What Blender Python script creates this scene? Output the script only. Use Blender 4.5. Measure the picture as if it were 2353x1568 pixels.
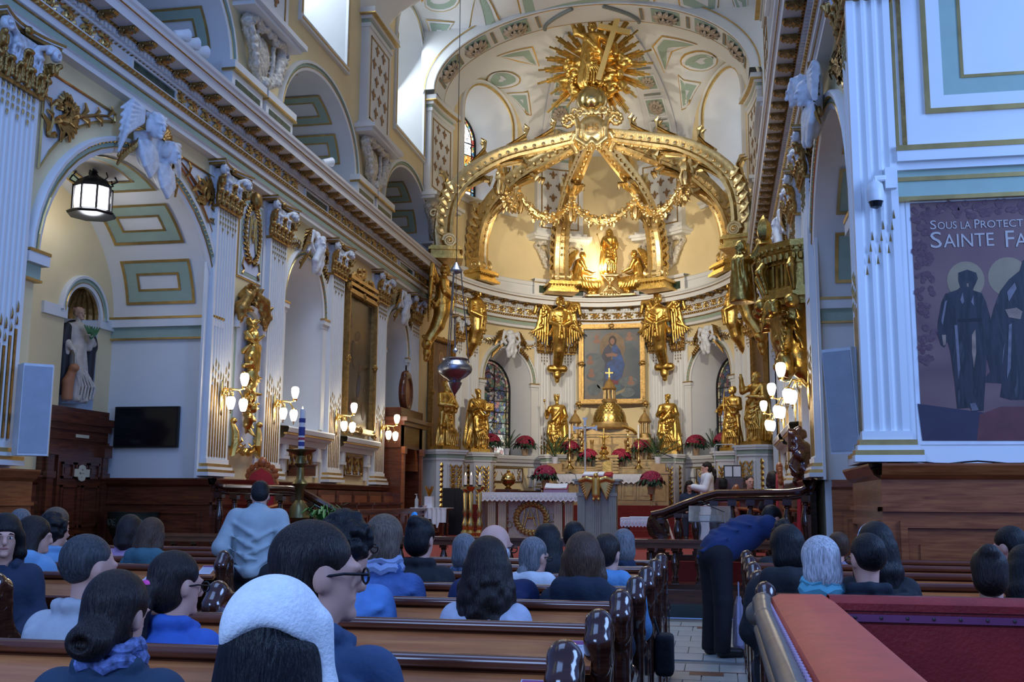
import bpy, bmesh, math, random
import numpy as np
from mathutils import Matrix, Vector
S=bpy.context.scene; C=S.collection
for o in list(bpy.data.objects): bpy.data.objects.remove(o)
PI=math.pi; sin=math.sin; cos=math.cos; rad=math.radians
rng=random.Random(7)
# ---------------------------------------------------------------- camera (image 2353x1568)
EYE=1.45
_r1=np.array([473.5,371.,2430.]); _r1/=np.linalg.norm(_r1)
_r3=np.array([109.5,-15784.,2430.]); _r3-=_r3.dot(_r1)*_r1; _r3/=np.linalg.norm(_r3)
_r2=np.cross(_r3,_r1)*-1
if _r2[0]<0: _r2=-_r2
RW=np.stack([_r2,_r1,_r3])
cam=bpy.data.cameras.new('camera'); camo=bpy.data.objects.new('camera',cam); C.objects.link(camo)
m=Matrix.Identity(4)
for i in range(3):
    m[i][0]=RW[i][0]; m[i][1]=-RW[i][1]; m[i][2]=-RW[i][2]
m.translation=(0,0,EYE); camo.matrix_world=m
cam.sensor_fit='HORIZONTAL'; cam.sensor_width=36; cam.lens=2430/2353*36; cam.clip_end=200; cam.clip_start=.05
S.camera=camo
# ---------------------------------------------------------------- light and exposure
vs=S.view_settings; vs.view_transform='Standard'; vs.look='None'; vs.gamma=1; vs.use_curve_mapping=False; vs.exposure=0.3
W=bpy.data.worlds.new('world'); S.world=W; W.use_nodes=True
bg=W.node_tree.nodes['Background']; bg.inputs[0].default_value=(.16,.34,1,1); bg.inputs[1].default_value=.40
def area(name,loc,target,size,power,col,sy=None,spread=None):
    l=bpy.data.lights.new(name,'AREA'); l.energy=power; l.color=col; l.size=size
    if sy: l.shape='RECTANGLE'; l.size_y=sy
    if spread: l.spread=rad(spread)
    o=bpy.data.objects.new(name,l); C.objects.link(o); o.location=loc
    o.rotation_euler=(Vector(target)-Vector(loc)).to_track_quat('-Z','Y').to_euler(); return o
def spot(name,loc,target,power,col,ang=60,blend=.6,r=.1):
    l=bpy.data.lights.new(name,'SPOT'); l.energy=power; l.color=col; l.spot_size=rad(ang); l.spot_blend=blend; l.shadow_soft_size=r
    o=bpy.data.objects.new(name,l); C.objects.link(o); o.location=loc
    o.rotation_euler=(Vector(target)-Vector(loc)).to_track_quat('-Z','Y').to_euler(); return o
def point(name,loc,power,col,r=.05):
    l=bpy.data.lights.new(name,'POINT'); l.energy=power; l.color=col; l.shadow_soft_size=r
    o=bpy.data.objects.new(name,l); C.objects.link(o); o.location=loc; return o
area('crossing_daylight',(-3.3,3.5,12.5),(-3.3,5.5,0),7,480,(.30,.50,1))
area('rear_blue_fill',(-2.5,-3.5,4.2),(-2,6,.8),3,260,(.34,.54,1))  # blue fill added behind the camera to brighten the people, no window modelled
area('transept_window_daylight',(7.5,5.5,5.5),(-4,9,3),4,520,(.30,.50,1))
area('nave_ceiling_glow',(-3.3,19,13.0),(-3.3,19,0),5,260,(.80,.88,1),None,110)
area('clerestory_daylight_a',(-8.9,20.6,13.3),(-2,20.6,9),2.0,70,(.75,.87,1),3)
area('clerestory_daylight_b',(-8.9,27.1,13.3),(-2,27.1,9),2.0,80,(.80,.9,1),3)
for i,(x,y,tg,pw_,an) in enumerate(((-7.5,20.2,(-1.6,33.5,6.0),2300,48),(.8,20.2,(-5.1,33.5,6.0),2300,48),(-7.5,14.2,(-3.34,29.6,13.3),2600,16),(.8,14.2,(-3.34,29.6,13.3),2600,16),(-7.5,20.6,(-3.0,33.5,12.0),900,50),(.8,20.6,(-3.7,33.5,12.0),900,50))):
    spot('cornice_lamp_%d'%i,(x,y,8.5),tg,pw_,(1,.88,.68),an,.7,.15)
area('dome_glow',(-3.34,29.8,9.2),(-3.34,31,15),2.5,75,(1,.86,.62))
point('virgin_floodlight',(-3.75,34.25,9.2),45,(1,.86,.55),.06)
# ---------------------------------------------------------------- materials
MATS={}
def mat(name,col,rough=.6,metal=0.,var=.08,vscale=6.,bump=.0,bscale=30.,spec=.5,emit=None,estr=0.,trans=0.,coat=0.,alpha=1.,coord='Object'):
    if name in MATS: return MATS[name]
    m=bpy.data.materials.new(name); m.use_nodes=True; nt=m.node_tree; b=nt.nodes['Principled BSDF']
    b.inputs['Roughness'].default_value=rough; b.inputs['Metallic'].default_value=metal
    b.inputs['Specular IOR Level'].default_value=spec; b.inputs['Transmission Weight'].default_value=trans
    b.inputs['Coat Weight'].default_value=coat; b.inputs['Coat Roughness'].default_value=.15
    b.inputs['Alpha'].default_value=alpha
    tc=nt.nodes.new('ShaderNodeTexCoord'); n=nt.nodes.new('ShaderNodeTexNoise'); n.inputs['Scale'].default_value=vscale; n.inputs['Detail'].default_value=4
    nt.links.new(tc.outputs[coord],n.inputs['Vector'])
    mr=nt.nodes.new('ShaderNodeMapRange'); mr.inputs[1].default_value=.3; mr.inputs[2].default_value=.7; mr.inputs[3].default_value=1-var; mr.inputs[4].default_value=1+var
    nt.links.new(n.outputs['Fac'],mr.inputs[0])
    mx=nt.nodes.new('ShaderNodeVectorMath'); mx.operation='SCALE'; mx.inputs[0].default_value=col[:3]
    nt.links.new(mr.outputs[0],mx.inputs['Scale']); nt.links.new(mx.outputs[0],b.inputs['Base Color'])
    if bump:
        n2=nt.nodes.new('ShaderNodeTexNoise'); n2.inputs['Scale'].default_value=bscale; n2.inputs['Detail'].default_value=3
        nt.links.new(tc.outputs[coord],n2.inputs['Vector']); bp=nt.nodes.new('ShaderNodeBump'); bp.inputs['Strength'].default_value=bump; bp.inputs['Distance'].default_value=.02
        nt.links.new(n2.outputs['Fac'],bp.inputs['Height']); nt.links.new(bp.outputs[0],b.inputs['Normal'])
    if emit: b.inputs['Emission Color'].default_value=(*emit,1); b.inputs['Emission Strength'].default_value=estr
    MATS[name]=m; return m
def woodmat(name,c1,c2,rough=.25,coat=.4,scale=3.,stretch=(1,1,12),coord='Object'):
    if name in MATS: return MATS[name]
    m=bpy.data.materials.new(name); m.use_nodes=True; nt=m.node_tree; b=nt.nodes['Principled BSDF']
    tc=nt.nodes.new('ShaderNodeTexCoord'); mp=nt.nodes.new('ShaderNodeMapping'); mp.inputs['Scale'].default_value=stretch
    n=nt.nodes.new('ShaderNodeTexNoise'); n.inputs['Scale'].default_value=scale; n.inputs['Detail'].default_value=6; n.inputs['Distortion'].default_value=.6
    r=nt.nodes.new('ShaderNodeValToRGB'); r.color_ramp.elements[0].position=.3; r.color_ramp.elements[0].color=(*c1,1); r.color_ramp.elements[1].position=.72; r.color_ramp.elements[1].color=(*c2,1)
    nt.links.new(tc.outputs[coord],mp.inputs[0]); nt.links.new(mp.outputs[0],n.inputs['Vector']); nt.links.new(n.outputs['Fac'],r.inputs[0]); nt.links.new(r.outputs[0],b.inputs['Base Color'])
    b.inputs['Roughness'].default_value=rough; b.inputs['Coat Weight'].default_value=coat; b.inputs['Coat Roughness'].default_value=.12
    MATS[name]=m; return m
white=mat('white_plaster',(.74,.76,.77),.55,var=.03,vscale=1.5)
offw=mat('shadow_white_plaster',(.66,.67,.69),.6,var=.03,vscale=1.5)  # slightly greyer white than the main plaster
cream=mat('cream_plaster',(.80,.66,.38),.6,var=.05,vscale=1.2)
green=mat('sage_green_paint',(.33,.44,.36),.6,var=.04)
gold=mat('gilding',(.68,.44,.12),.34,1.,var=.28,vscale=9,bump=.3,bscale=26)
goldtrim=mat('gilded_edge',(.62,.42,.15),.35,.85,var=.15)
goldpale=mat('pale_gilding',(.72,.55,.27),.36,1.,var=.2,vscale=8,bump=.25,bscale=24)
bronze=mat('antique_gold',(.36,.22,.07),.38,.8,var=.3,vscale=14,bump=.2)
brass=mat('brass',(.72,.52,.2),.22,1.,var=.1)
silver=mat('silver',(.66,.66,.66),.45,.9,var=.08)
dark=mat('black_iron',(.012,.012,.014),.4,.3)
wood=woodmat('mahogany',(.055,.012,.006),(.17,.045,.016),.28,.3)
woodlit=woodmat('lit_mahogany',(.19,.045,.013),(.38,.12,.036),.32,.2)  # lighter copy of the mahogany, light put into its colour
pewwood=woodmat('pew_oak',(.36,.10,.03),(.58,.21,.065),.3,.35,2.5,(1,9,9))
pewdark=woodmat('pew_cap_wood',(.10,.025,.012),(.2,.06,.025),.22,.5,2.5,(1,9,9))
pewend=woodmat('pew_end_wood',(.03,.009,.006),(.085,.028,.014),.14,.8,4)
marble=mat('green_marble',(.035,.075,.06),.25,var=.5,vscale=5)
carpet=mat('red_carpet',(.20,.014,.010),.9,var=.15,vscale=20)
redcloth=mat('red_velvet',(.38,.02,.03),.75,var=.12)
lamp_glass=mat('lit_frosted_glass',(.9,.9,.88),.4,emit=(1,.9,.72),estr=5)
# ---------------------------------------------------------------- mesh builder
def nrm(v): return v/ (np.linalg.norm(v)+1e-12)
class MB:
    def __init__(s,f=None): s.V=[]; s.F=[]; s.f=f
    def add(s,vs,fs):
        n=len(s.V)
        s.V.extend([s.f(*v) for v in vs] if s.f else [tuple(v) for v in vs]); s.F.extend([tuple(i+n for i in f) for f in fs]); return s
    def box(s,x0,x1,y0,y1,z0,z1):
        return s.add([(x0,y0,z0),(x1,y0,z0),(x1,y1,z0),(x0,y1,z0),(x0,y0,z1),(x1,y0,z1),(x1,y1,z1),(x0,y1,z1)],
            [(0,3,2,1),(4,5,6,7),(0,1,5,4),(1,2,6,5),(2,3,7,6),(3,0,4,7)])
    def grid(s,rows,closed=False,closev=False):
        n=len(rows[0]); vs=[p for r in rows for p in r]; fs=[]
        R=len(rows)
        for i in range(R-1 + (1 if closev else 0)):
            i2=(i+1)%R
            for j in range(n-1 + (1 if closed else 0)):
                k=(j+1)%n; fs.append((i*n+j,i*n+k,i2*n+k,i2*n+j))
        return s.add(vs,fs)
    def cap(s,ring): return s.add(ring,[tuple(range(len(ring)))])
    def prism(s,pts,a,b,ax=2):
        # outline pts (p,q) extruded along axis ax from a to b
        def mk(p,h):
            l=[p[0],p[1]]; l.insert(ax,h); return tuple(l)
        n=len(pts); vs=[mk(p,a) for p in pts]+[mk(p,b) for p in pts]
        return s.add(vs,[tuple(range(n)),tuple(range(2*n-1,n-1,-1))]+[(i,(i+1)%n,n+(i+1)%n,n+i) for i in range(n)])
    def lathe(s,prof,c=(0,0,0),n=16,sx=1,sy=1,a0=0,lob=0,ln=8):
        rows=[]
        for r,z in prof:
            row=[]
            for i in range(n):
                a=a0+2*PI*i/n; q=r*(1+lob*cos(ln*a)); row.append((c[0]+q*cos(a)*sx,c[1]+q*sin(a)*sy,c[2]+z))
            rows.append(row)
        s.grid(rows,closed=True)
        if prof[0][0]>1e-4: s.cap(rows[0][::-1])
        if prof[-1][0]>1e-4: s.cap(rows[-1])
        return s
    def tube(s,path,r,n=6,caps=True,flat=1.,closed=False):
        P=[np.array(p,float) for p in path]; m=len(P); rs=r if hasattr(r,'__len__') else [r]*m
        up=None; rows=[]
        for i in range(m):
            t=nrm(P[min(i+1,m-1)]-P[max(i-1,0)]) if not closed else nrm(P[(i+1)%m]-P[i-1])
            if up is None:
                up=np.array([0,0,1.]) if abs(t[2])<.9 else np.array([1.,0,0])
            up=nrm(up-t*up.dot(t)); sd=np.cross(t,up)
            rows.append([tuple(P[i]+rs[i]*(cos(2*PI*k/n)*sd*flat+sin(2*PI*k/n)*up)) for k in range(n)])
        s.grid(rows,closed=True,closev=closed)
        if caps and not closed: s.cap(rows[0][::-1]); s.cap(rows[-1])
        return s
    def sphere(s,c,r,nu=10,nv=6):
        r=r if hasattr(r,'__len__') else (r,r,r)
        rows=[[(c[0]+r[0]*sin(PI*j/nv)*cos(2*PI*i/nu),c[1]+r[1]*sin(PI*j/nv)*sin(2*PI*i/nu),c[2]-r[2]*cos(PI*j/nv)) for i in range(nu)] for j in range(nv+1)]
        return s.grid(rows,closed=True)
    def leaf(s,path,wid,up,th=.0,curl=0.3,n=None):
        # ribbon leaf following path, V section; wid list or scalar max width (sin profile)
        P=[np.array(p,float) for p in path]; m=len(P); up=np.array(up,float); rows=[]
        for i in range(m):
            t=nrm(P[min(i+1,m-1)]-P[max(i-1,0)]); sd=nrm(np.cross(t,up)); w=wid[i] if hasattr(wid,'__len__') else wid*max(.04,sin(PI*(i+.35)/(m-.3)))
            u2=nrm(np.cross(sd,t))
            rows.append([tuple(P[i]+sd*w+u2*w*curl),tuple(P[i]-u2*th*.3),tuple(P[i]-sd*w+u2*w*curl)])
        s.grid(rows)
        if th: s.grid([[tuple(np.array(p)-up*th) for p in r] for r in rows])
        return s
    def sweep(s,prof,us):
        # prof [(v,w)] open polyline swept along u
        return s.grid([[(u,v,w) for v,w in prof] for u in us])
    def arch(s,prof,uc,vc,rx,rz,a0=0,a1=PI,n=24):
        # prof [(dr,w)]; ring around arch curve
        rows=[]
        for i in range(n+1):
            a=a0+(a1-a0)*i/n; rows.append([(uc-(rx+d)*cos(a),vc+(rz+d)*sin(a),w) for d,w in prof])
        return s.grid(rows)
    def obj(s,name,m,parent=None,smooth=False,kind=None,label=None,cat=None,group=None,loc=None,recalc=True,sharp=None):
        me=s.mesh(name,m,smooth,recalc,sharp); return ob(name,me,parent,kind,label,cat,group,loc)
    def mesh(s,name,m,smooth=False,recalc=True,sharp=None):
        me=bpy.data.meshes.new(name); me.from_pydata(s.V,[],s.F)
        if recalc:
            bm=bmesh.new(); bm.from_mesh(me); bmesh.ops.remove_doubles(bm,verts=bm.verts,dist=1e-5); bmesh.ops.recalc_face_normals(bm,faces=bm.faces); bm.to_mesh(me); bm.free()
        if smooth:
            me.polygons.foreach_set('use_smooth',[True]*len(me.polygons))
            me.set_sharp_from_angle(angle=rad(sharp or 40))
        me.materials.append(m); me.update(); return me
def tag(o,label=None,cat=None,group=None,kind=None):
    if label: o['label']=label
    if cat: o['category']=cat
    if group: o['group']=group
    if kind: o['kind']=kind
    return o
def ob(name,me,parent=None,kind=None,label=None,cat=None,group=None,loc=None,mw=None):
    o=bpy.data.objects.new(name,me); C.objects.link(o)
    if parent: o.parent=parent
    if mw is not None: o.matrix_local=mw
    elif loc is not None: o.location=loc
    return tag(o,label,cat,group,kind)
def thing(name,label,cat,loc=(0,0,0),rz=0,group=None):
    o=bpy.data.objects.new(name,None); C.objects.link(o); o.location=loc; o.rotation_euler=(0,0,rz); o.empty_display_size=.1
    return tag(o,label,cat,group)
def dup(root,loc,rz=0,label=None,group=None,scale=None):
    r=root.copy(); C.objects.link(r); r.location=loc; r.rotation_euler=(0,0,rz)
    if scale: r.scale=(scale,)*3
    if label: r['label']=label
    if group: r['group']=group
    for ch in list(root.children):
        c=ch.copy(); C.objects.link(c); c.parent=r
        for g in list(ch.children):
            d=g.copy(); C.objects.link(d); d.parent=c
    return r
# frames: local x=right, y=into the wall, z=up
class Frame:
    def __init__(s,o,right,out): s.o=np.array(o,float); s.r=np.array(right,float); s.n=np.array(out,float)
    def at(s,u): return s.o+s.r*u, s.r, s.n
    def pos(s,u,v,w):
        p,r,n=s.at(u); return (p[0]+n[0]*w,p[1]+n[1]*w,v)
    def mat(s,u,v,w,sc=1,mirror=False):
        p,r,n=s.at(u); k=-1 if mirror else 1
        M=Matrix(((r[0]*sc*k,-n[0]*sc,0,p[0]+n[0]*w),(r[1]*sc*k,-n[1]*sc,0,p[1]+n[1]*w),(0,0,sc,v),(0,0,0,1))); return M
AX,AY,AA,AB=-3.34,28.2,4.86,6.78
_th=np.radians(np.linspace(-90,90,4001)); _ex=AA*np.sin(_th); _ey=AB*np.cos(_th)
_es=np.concatenate([[0],np.cumsum(np.hypot(np.diff(_ex),np.diff(_ey)))]); _es-=_es[2000]; HALF=float(_es[-1])
class Apse(Frame):
    def __init__(s): pass
    def at(s,u):
        if u<-HALF: return np.array([AX-AA,AY+HALF+u,0.]),np.array([0,1.,0]),np.array([1.,0,0])
        if u>HALF: return np.array([AX+AA,AY+HALF-u,0.]),np.array([0,-1.,0]),np.array([-1.,0,0])
        t=float(np.interp(u,_es,_th)); r=nrm(np.array([AA*cos(t),-AB*sin(t),0.])); n=np.array([r[1],-r[0],0.])
        return np.array([AX+AA*sin(t),AY+AB*cos(t),0.]),r,n
FL=Frame((-8.2,0,0),(0,1,0),(1,0,0)); FR=Frame((1.52,0,0),(0,-1,0),(-1,0,0)); FA=Apse()
FP=Frame((0,10.2,0),(1,0,0),(0,-1,0))
def lin(a,b,step):
    n=max(1,int(math.ceil(abs(b-a)/step-1e-6))); return [a+(b-a)*i/n for i in range(n+1)]
# unprojection used to lay things out on known planes
def ray(x,y): return RW@np.array([x-1176.5,y-784.,2430.])
def onX(x,y,X): d=ray(x,y); return np.array([0,0,EYE])+d*(X/d[0])
def onY(x,y,Y): d=ray(x,y); return np.array([0,0,EYE])+d*(Y/d[1])
def onZ(x,y,Z): d=ray(x,y); return np.array([0,0,EYE])+d*((Z-EYE)/d[2])
# ---------------------------------------------------------------- signed distance sculptor
class Sculpt:
    def __init__(s,vox,lo,hi):
        s.h=vox; s.lo=np.array(lo,float); s.n=np.maximum(4,np.ceil((np.array(hi)-s.lo)/vox).astype(int)+1)
        s.ax=[s.lo[i]+vox*np.arange(s.n[i],dtype=np.float32) for i in range(3)]
        s.d=np.full(s.n,.25,np.float32)
    def _sub(s,lo,hi):
        a=np.clip(np.floor((lo-s.lo)/s.h).astype(int),0,s.n-1); b=np.clip(np.ceil((hi-s.lo)/s.h).astype(int)+1,1,s.n)
        b=np.maximum(b,a+1); sl=tuple(slice(a[i],b[i]) for i in range(3))
        return sl,np.meshgrid(*[s.ax[i][sl[i]] for i in range(3)],indexing='ij',sparse=True)
    def _mix(s,sl,d,k,sub=False):
        a=s.d[sl]
        if sub:
            d=-d; h=np.clip(.5-.5*(a-d)/k,0,1); s.d[sl]=a+(d-a)*h+k*h*(1-h)
        else:
            h=np.clip(.5+.5*(a-d)/k,0,1); s.d[sl]=a+(d-a)*h-k*h*(1-h)
    def cone(s,a,b,ra,rb,k=.03,fold=0,fn=9,fph=0.,flat=None,sub=False):
        a=np.array(a,float); b=np.array(b,float); pad=max(ra,rb)*(1.15 if flat is None else max(1.15,1.05*max(flat)))+k+.02+fold*2
        sl,(x,y,z)=s._sub(np.minimum(a,b)-pad,np.maximum(a,b)+pad)
        ab=b-a; L2=ab.dot(ab)+1e-9
        px,py,pz=x-a[0],y-a[1],z-a[2]; t=np.clip((px*ab[0]+py*ab[1]+pz*ab[2])/L2,0,1)
        dx,dy,dz=px-ab[0]*t,py-ab[1]*t,pz-ab[2]*t
        if flat is not None: dx,dy=dx/flat[0],dy/flat[1]
        r=ra+(rb-ra)*t
        if fold:
            th=np.arctan2(dy+0*dx,dx+0*dy); r=r+fold*t*np.sin(fn*th+fph+5*t)+fold*.5*t*np.sin((2*fn-3)*th+2+fph)
        s._mix(sl,np.sqrt(dx*dx+dy*dy+dz*dz)-r,k,sub); return s
    def ell(s,c,r,k=.03,rot=None,sub=False):
        c=np.array(c,float); r=np.array(r if hasattr(r,'__len__') else (r,)*3,float); m=r.max()+k+.02
        sl,(x,y,z)=s._sub(c-m,c+m); x,y,z=x-c[0],y-c[1],z-c[2]
        if rot is not None:
            M=np.array(rot); x,y,z=(M[0,0]*x+M[1,0]*y+M[2,0]*z),(M[0,1]*x+M[1,1]*y+M[2,1]*z),(M[0,2]*x+M[1,2]*y+M[2,2]*z)
        q=np.sqrt((x/r[0])**2+(y/r[1])**2+(z/r[2])**2); s._mix(sl,(q-1)*r.min(),k,sub); return s
    def box(s,c,r,k=.02,rnd=.01,rot=None,sub=False):
        c=np.array(c,float); r=np.array(r,float)-rnd; m=np.linalg.norm(r)+k+.02+rnd
        sl,(x,y,z)=s._sub(c-m,c+m); x,y,z=x-c[0],y-c[1],z-c[2]
        if rot is not None:
            M=np.array(rot); x,y,z=(M[0,0]*x+M[1,0]*y+M[2,0]*z),(M[0,1]*x+M[1,1]*y+M[2,1]*z),(M[0,2]*x+M[1,2]*y+M[2,2]*z)
        qx,qy,qz=np.abs(x)-r[0],np.abs(y)-r[1],np.abs(z)-r[2]
        d=np.sqrt(np.maximum(qx,0)**2+np.maximum(qy,0)**2+np.maximum(qz,0)**2)+np.minimum(np.maximum(np.maximum(qx,qy),qz),0)-rnd
        s._mix(sl,d,k,sub); return s
    def chain(s,pts,rs,k=.03,**kw):
        for i in range(len(pts)-1): s.cone(pts[i],pts[i+1],rs[i],rs[i+1],k,**kw)
        return s
    def warp(s,amp,fx=9,fy=9,fz=3,ph=0.):
        x,y,z=np.meshgrid(*s.ax,indexing='ij',sparse=True)
        s.d=s.d+amp*(np.sin(fx*x+2*np.sin(fz*z+ph))*np.sin(fy*y+1.7*np.sin(fz*1.3*z+ph+1))).astype(np.float32); return s
    def mesh(s,name,m,smooth=True):
        d=s.d.copy(); d[0]=d[-1]=.25; d[:,0]=d[:,-1]=.25; d[:,:,0]=d[:,:,-1]=.25
        ins=d<0; nx,ny,nz=[int(q)-1 for q in s.n]
        cnt=np.zeros((nx,ny,nz),np.float32); acc=np.zeros((nx,ny,nz,3),np.float32); 
        offs=[(i,j,k) for i in (0,1) for j in (0,1) for k in (0,1)]
        def sub(a,o): return a[o[0]:o[0]+nx,o[1]:o[1]+ny,o[2]:o[2]+nz]
        nin=sum(sub(ins,o).astype(np.int8) for o in offs); act=(nin>0)&(nin<8)
        for a in range(8):
            for ax in range(3):
                o=offs[a]
                if o[ax]==1: continue
                o2=list(o); o2[ax]=1; da=sub(d,o)[act]; db=sub(d,o2)[act]
                cr=(da<0)!=(db<0); t=np.where(cr,da/(da-db+1e-12),0)
                p=np.tile(np.array(o,np.float32),(len(da),1)); p[:,ax]=t
                acc[act]+=p*cr[:,None]; cnt[act]+=cr
        idx=np.argwhere(act); vid=np.full((nx,ny,nz),-1,np.int64); vid[act]=np.arange(len(idx))
        P=(idx+acc[act]/np.maximum(cnt[act],1)[:,None])*s.h+s.lo
        quads=[]
        for ax in range(3):
            u,v=(ax+1)%3,(ax+2)%3
            sl0=[slice(None)]*3; sl1=[slice(None)]*3; sl0[ax]=slice(0,-1); sl1[ax]=slice(1,None)
            A=ins[tuple(sl0)]; Bq=ins[tuple(sl1)]; e=np.argwhere(A!=Bq)
            if len(e)==0: continue
            ok=(e[:,u]>0)&(e[:,v]>0)&(e[:,u]<s.n[u]-1)&(e[:,v]<s.n[v]-1); e=e[ok]; fl=A[tuple(e.T)]
            def g(du,dv):
                q=e.copy(); q[:,u]-=du; q[:,v]-=dv; return vid[tuple(q.T)]
            Q=np.stack([g(1,1),g(0,1),g(0,0),g(1,0)],1); Q[~fl]=Q[~fl][:,::-1]; quads.append(Q)
        Q=np.concatenate(quads) if quads else np.zeros((0,4),int)
        Q=Q[(Q>=0).all(1)]
        me=bpy.data.meshes.new(name); me.vertices.add(len(P)); me.vertices.foreach_set('co',P.astype(np.float32).ravel())
        me.loops.add(len(Q)*4); me.loops.foreach_set('vertex_index',Q.astype(np.int32).ravel())
        me.polygons.add(len(Q)); me.polygons.foreach_set('loop_start',np.arange(0,len(Q)*4,4,dtype=np.int32))
        try: me.polygons.foreach_set('loop_total',np.full(len(Q),4,np.int32))
        except Exception: pass
        me.update(calc_edges=True); me.validate()
        me.polygons.foreach_set('use_smooth',[True]*len(me.polygons)); me.materials.append(m); return me
def rotm(rx=0,ry=0,rz=0): return np.array((Matrix.Rotation(rz,3,'Z')@Matrix.Rotation(ry,3,'Y')@Matrix.Rotation(rx,3,'X')))
# ================================================================ SHELL
VS=1.78  # top of the wood dado
def empty_struct(name): 
    o=bpy.data.objects.new(name,None); C.objects.link(o); o['kind']='structure'; return o
# ---- unit meshes
def spiral(cx,cz,r0,turns,a0,dirn=1,n=16,y=-.02,shrink=.12):
    return [(cx+r0*(1-(1-shrink)*t/n)*cos(a0+dirn*2*PI*turns*t/n),y,cz+r0*(1-(1-shrink)*t/n)*sin(a0+dirn*2*PI*turns*t/n)) for t in range(n+1)]
def m_frieze():
    b=MB()
    for k,(cx,sg) in enumerate(((-.2,1),(.2,-1))):
        p=spiral(cx,0,.095,1.5,PI*.5*sg+PI*.5,-sg,16,-.03); b.tube([(cx-.22,-.02,-.09*sg),(cx-.1,-.03,-.1*sg)]+p,[.014,.02]+[.024-.012*i/16 for i in range(17)],4)
        for a in range(7):
            q=a*.9+.3*k; b.leaf([(cx+.09*cos(q),-.02,.09*sin(q)),(cx+.125*cos(q+.25),-.05,.11*sin(q+.25)),(cx+.17*cos(q+.6),-.02,min(.115,max(-.115,.15*sin(q+.6))))],.032,(0,-1,0))
        for a in range(5): q=a*1.257; b.leaf([(cx,-.03,0),(cx+.03*cos(q),-.055,.03*sin(q)),(cx+.06*cos(q),-.04,.06*sin(q))],.02,(0,-1,0))
    return b.mesh('frieze_scroll',goldtrim,True)
def m_modillion():
    b=MB(); 
    p1=spiral(-.0,.0,.05,1.1,0,1,8); 
    # S bracket lying under the soffit: x across, y out (negative), z up
    prof=[(-.02,.0),(-.24,.0),(-.255,-.03),(-.235,-.06),(-.2,-.05),(-.12,-.05),(-.08,-.09),(-.02,-.1)]
    b.prism(prof,-.05,.05,0)
    for sx in (-.056,.056):
        b.tube([(sx,-.06+.045*cos(t*.8)*(1-t/12),-.055+.045*sin(t*.8)*(1-t/12)) for t in range(10)],.011,4)
        b.tube([(sx,-.215+.03*cos(t*.8)*(1-t/12),-.035+.03*sin(t*.8)*(1-t/12)) for t in range(9)],.009,4)
    for i in range(3): b.leaf([(0,-.06-.05*i,-.09+.012*i),(0,-.11-.05*i,-.1+.014*i),(0,-.14-.05*i,-.06)],.045,(0,0,-1))
    return b.mesh('modillion',bronze,True)
M_FRZ=m_frieze(); M_MOD=m_modillion()
PANELS=[]
def entab(fr,u0,u1,parent,panels=(),step=.6,mods=True,fstep=.8,seg=None):
    us=lin(u0,u1,step); pos=fr.pos
    b=MB(pos); b.sweep([(7.05,0),(7.05,.16),(7.12,.16),(7.14,.19),(7.145,.165)],us).sweep([(7.275,.165),(7.285,.2),(7.37,.2),(7.37,.215)],us).sweep([(7.43,.25),(7.45,.25),(7.46,.14),(7.66,.14),(7.68,.16),(7.69,.2),(7.80,.2),(7.81,.26)],us)
    b.sweep([(7.845,.5),(7.835,.54),(7.95,.55),(7.97,.575),(8.04,.59),(8.07,.62),(8.12,.63),(8.15,.2),(8.16,0)],us)
    b.obj('cornice_moulding',white,parent,True,recalc=False,sharp=25)
    MB(pos).sweep([(7.145,.165),(7.25,.165)],us).obj('green_band',green,parent,recalc=False)
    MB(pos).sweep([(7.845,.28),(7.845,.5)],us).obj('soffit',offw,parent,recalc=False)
    b=MB(pos); b.sweep([(7.25,.165),(7.255,.18),(7.27,.18),(7.275,.165)],us).sweep([(7.37,.215),(7.43,.25)],us).sweep([(7.81,.26),(7.84,.28),(7.845,.285)],us)
    b.sweep([(7.966,.578),(7.975,.59),(7.99,.585)],us)
    b.obj('gilded_fillet',bronze,parent,recalc=False)
    b=MB(pos); n=int(abs(u1-u0)/.1); du=(u1-u0)/n
    for i in range(n):
        u=u0+du*(i+.5); b.box(u-.03,u+.03,7.72,7.79,.19,.26)
    b.obj('dentil_course',white,parent,kind='stuff')
    b=MB(pos)
    for i in range(n):
        u=u0+du*(i+.5)
        b.add([(u-.03,7.665,.15),(u+.03,7.665,.15),(u,7.695,.16),(u,7.675,.2)],[(0,1,3),(1,2,3),(2,0,3)])
        b.add([(u-.03,7.81,.265),(u+.03,7.81,.265),(u,7.845,.285),(u,7.825,.31)],[(0,1,3),(1,2,3),(2,0,3)])
        b.add([(u-.045,7.372,.216),(u+.045,7.372,.216),(u,7.43,.25),(u,7.39,.255)],[(0,1,3),(1,2,3),(2,0,3)])
    b.obj('egg_and_leaf_course',bronze,parent,kind='stuff',recalc=False)
    n=int(abs(u1-u0)/.5); du=(u1-u0)/n
    if mods:
        for i in range(n): ob('modillion',M_MOD,parent,mw=fr.mat(u0+du*(i+.5),7.845,.28))
    n=int(abs(u1-u0)/fstep); du=(u1-u0)/n
    for i in range(n):
        u=u0+du*(i+.5)
        if any(a-.3<u<c+.3 for a,c in panels): continue
        ob('frieze_scroll',M_FRZ,parent,mw=fr.mat(u,7.56,.14))
    for a,c in panels:
        MB(pos).box(a+.05,c-.05,7.5,7.63,.14,.155).obj('marble_panel',marble,parent)
        f=MB(pos)
        for x0,x1,z0,z1 in ((a,c,7.46,7.5),(a,c,7.63,7.66),(a,a+.05,7.5,7.63),(c-.05,c,7.5,7.63)): f.box(x0,x1,z0,z1,.14,.18)
        f.obj('panel_frame',white,parent)
tl=empty_struct('trim_1'); entab(FL,9.2,28.2,tl,((12.95,14.25),(19.45,20.75),(25.95,27.25)),step=19)
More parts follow.
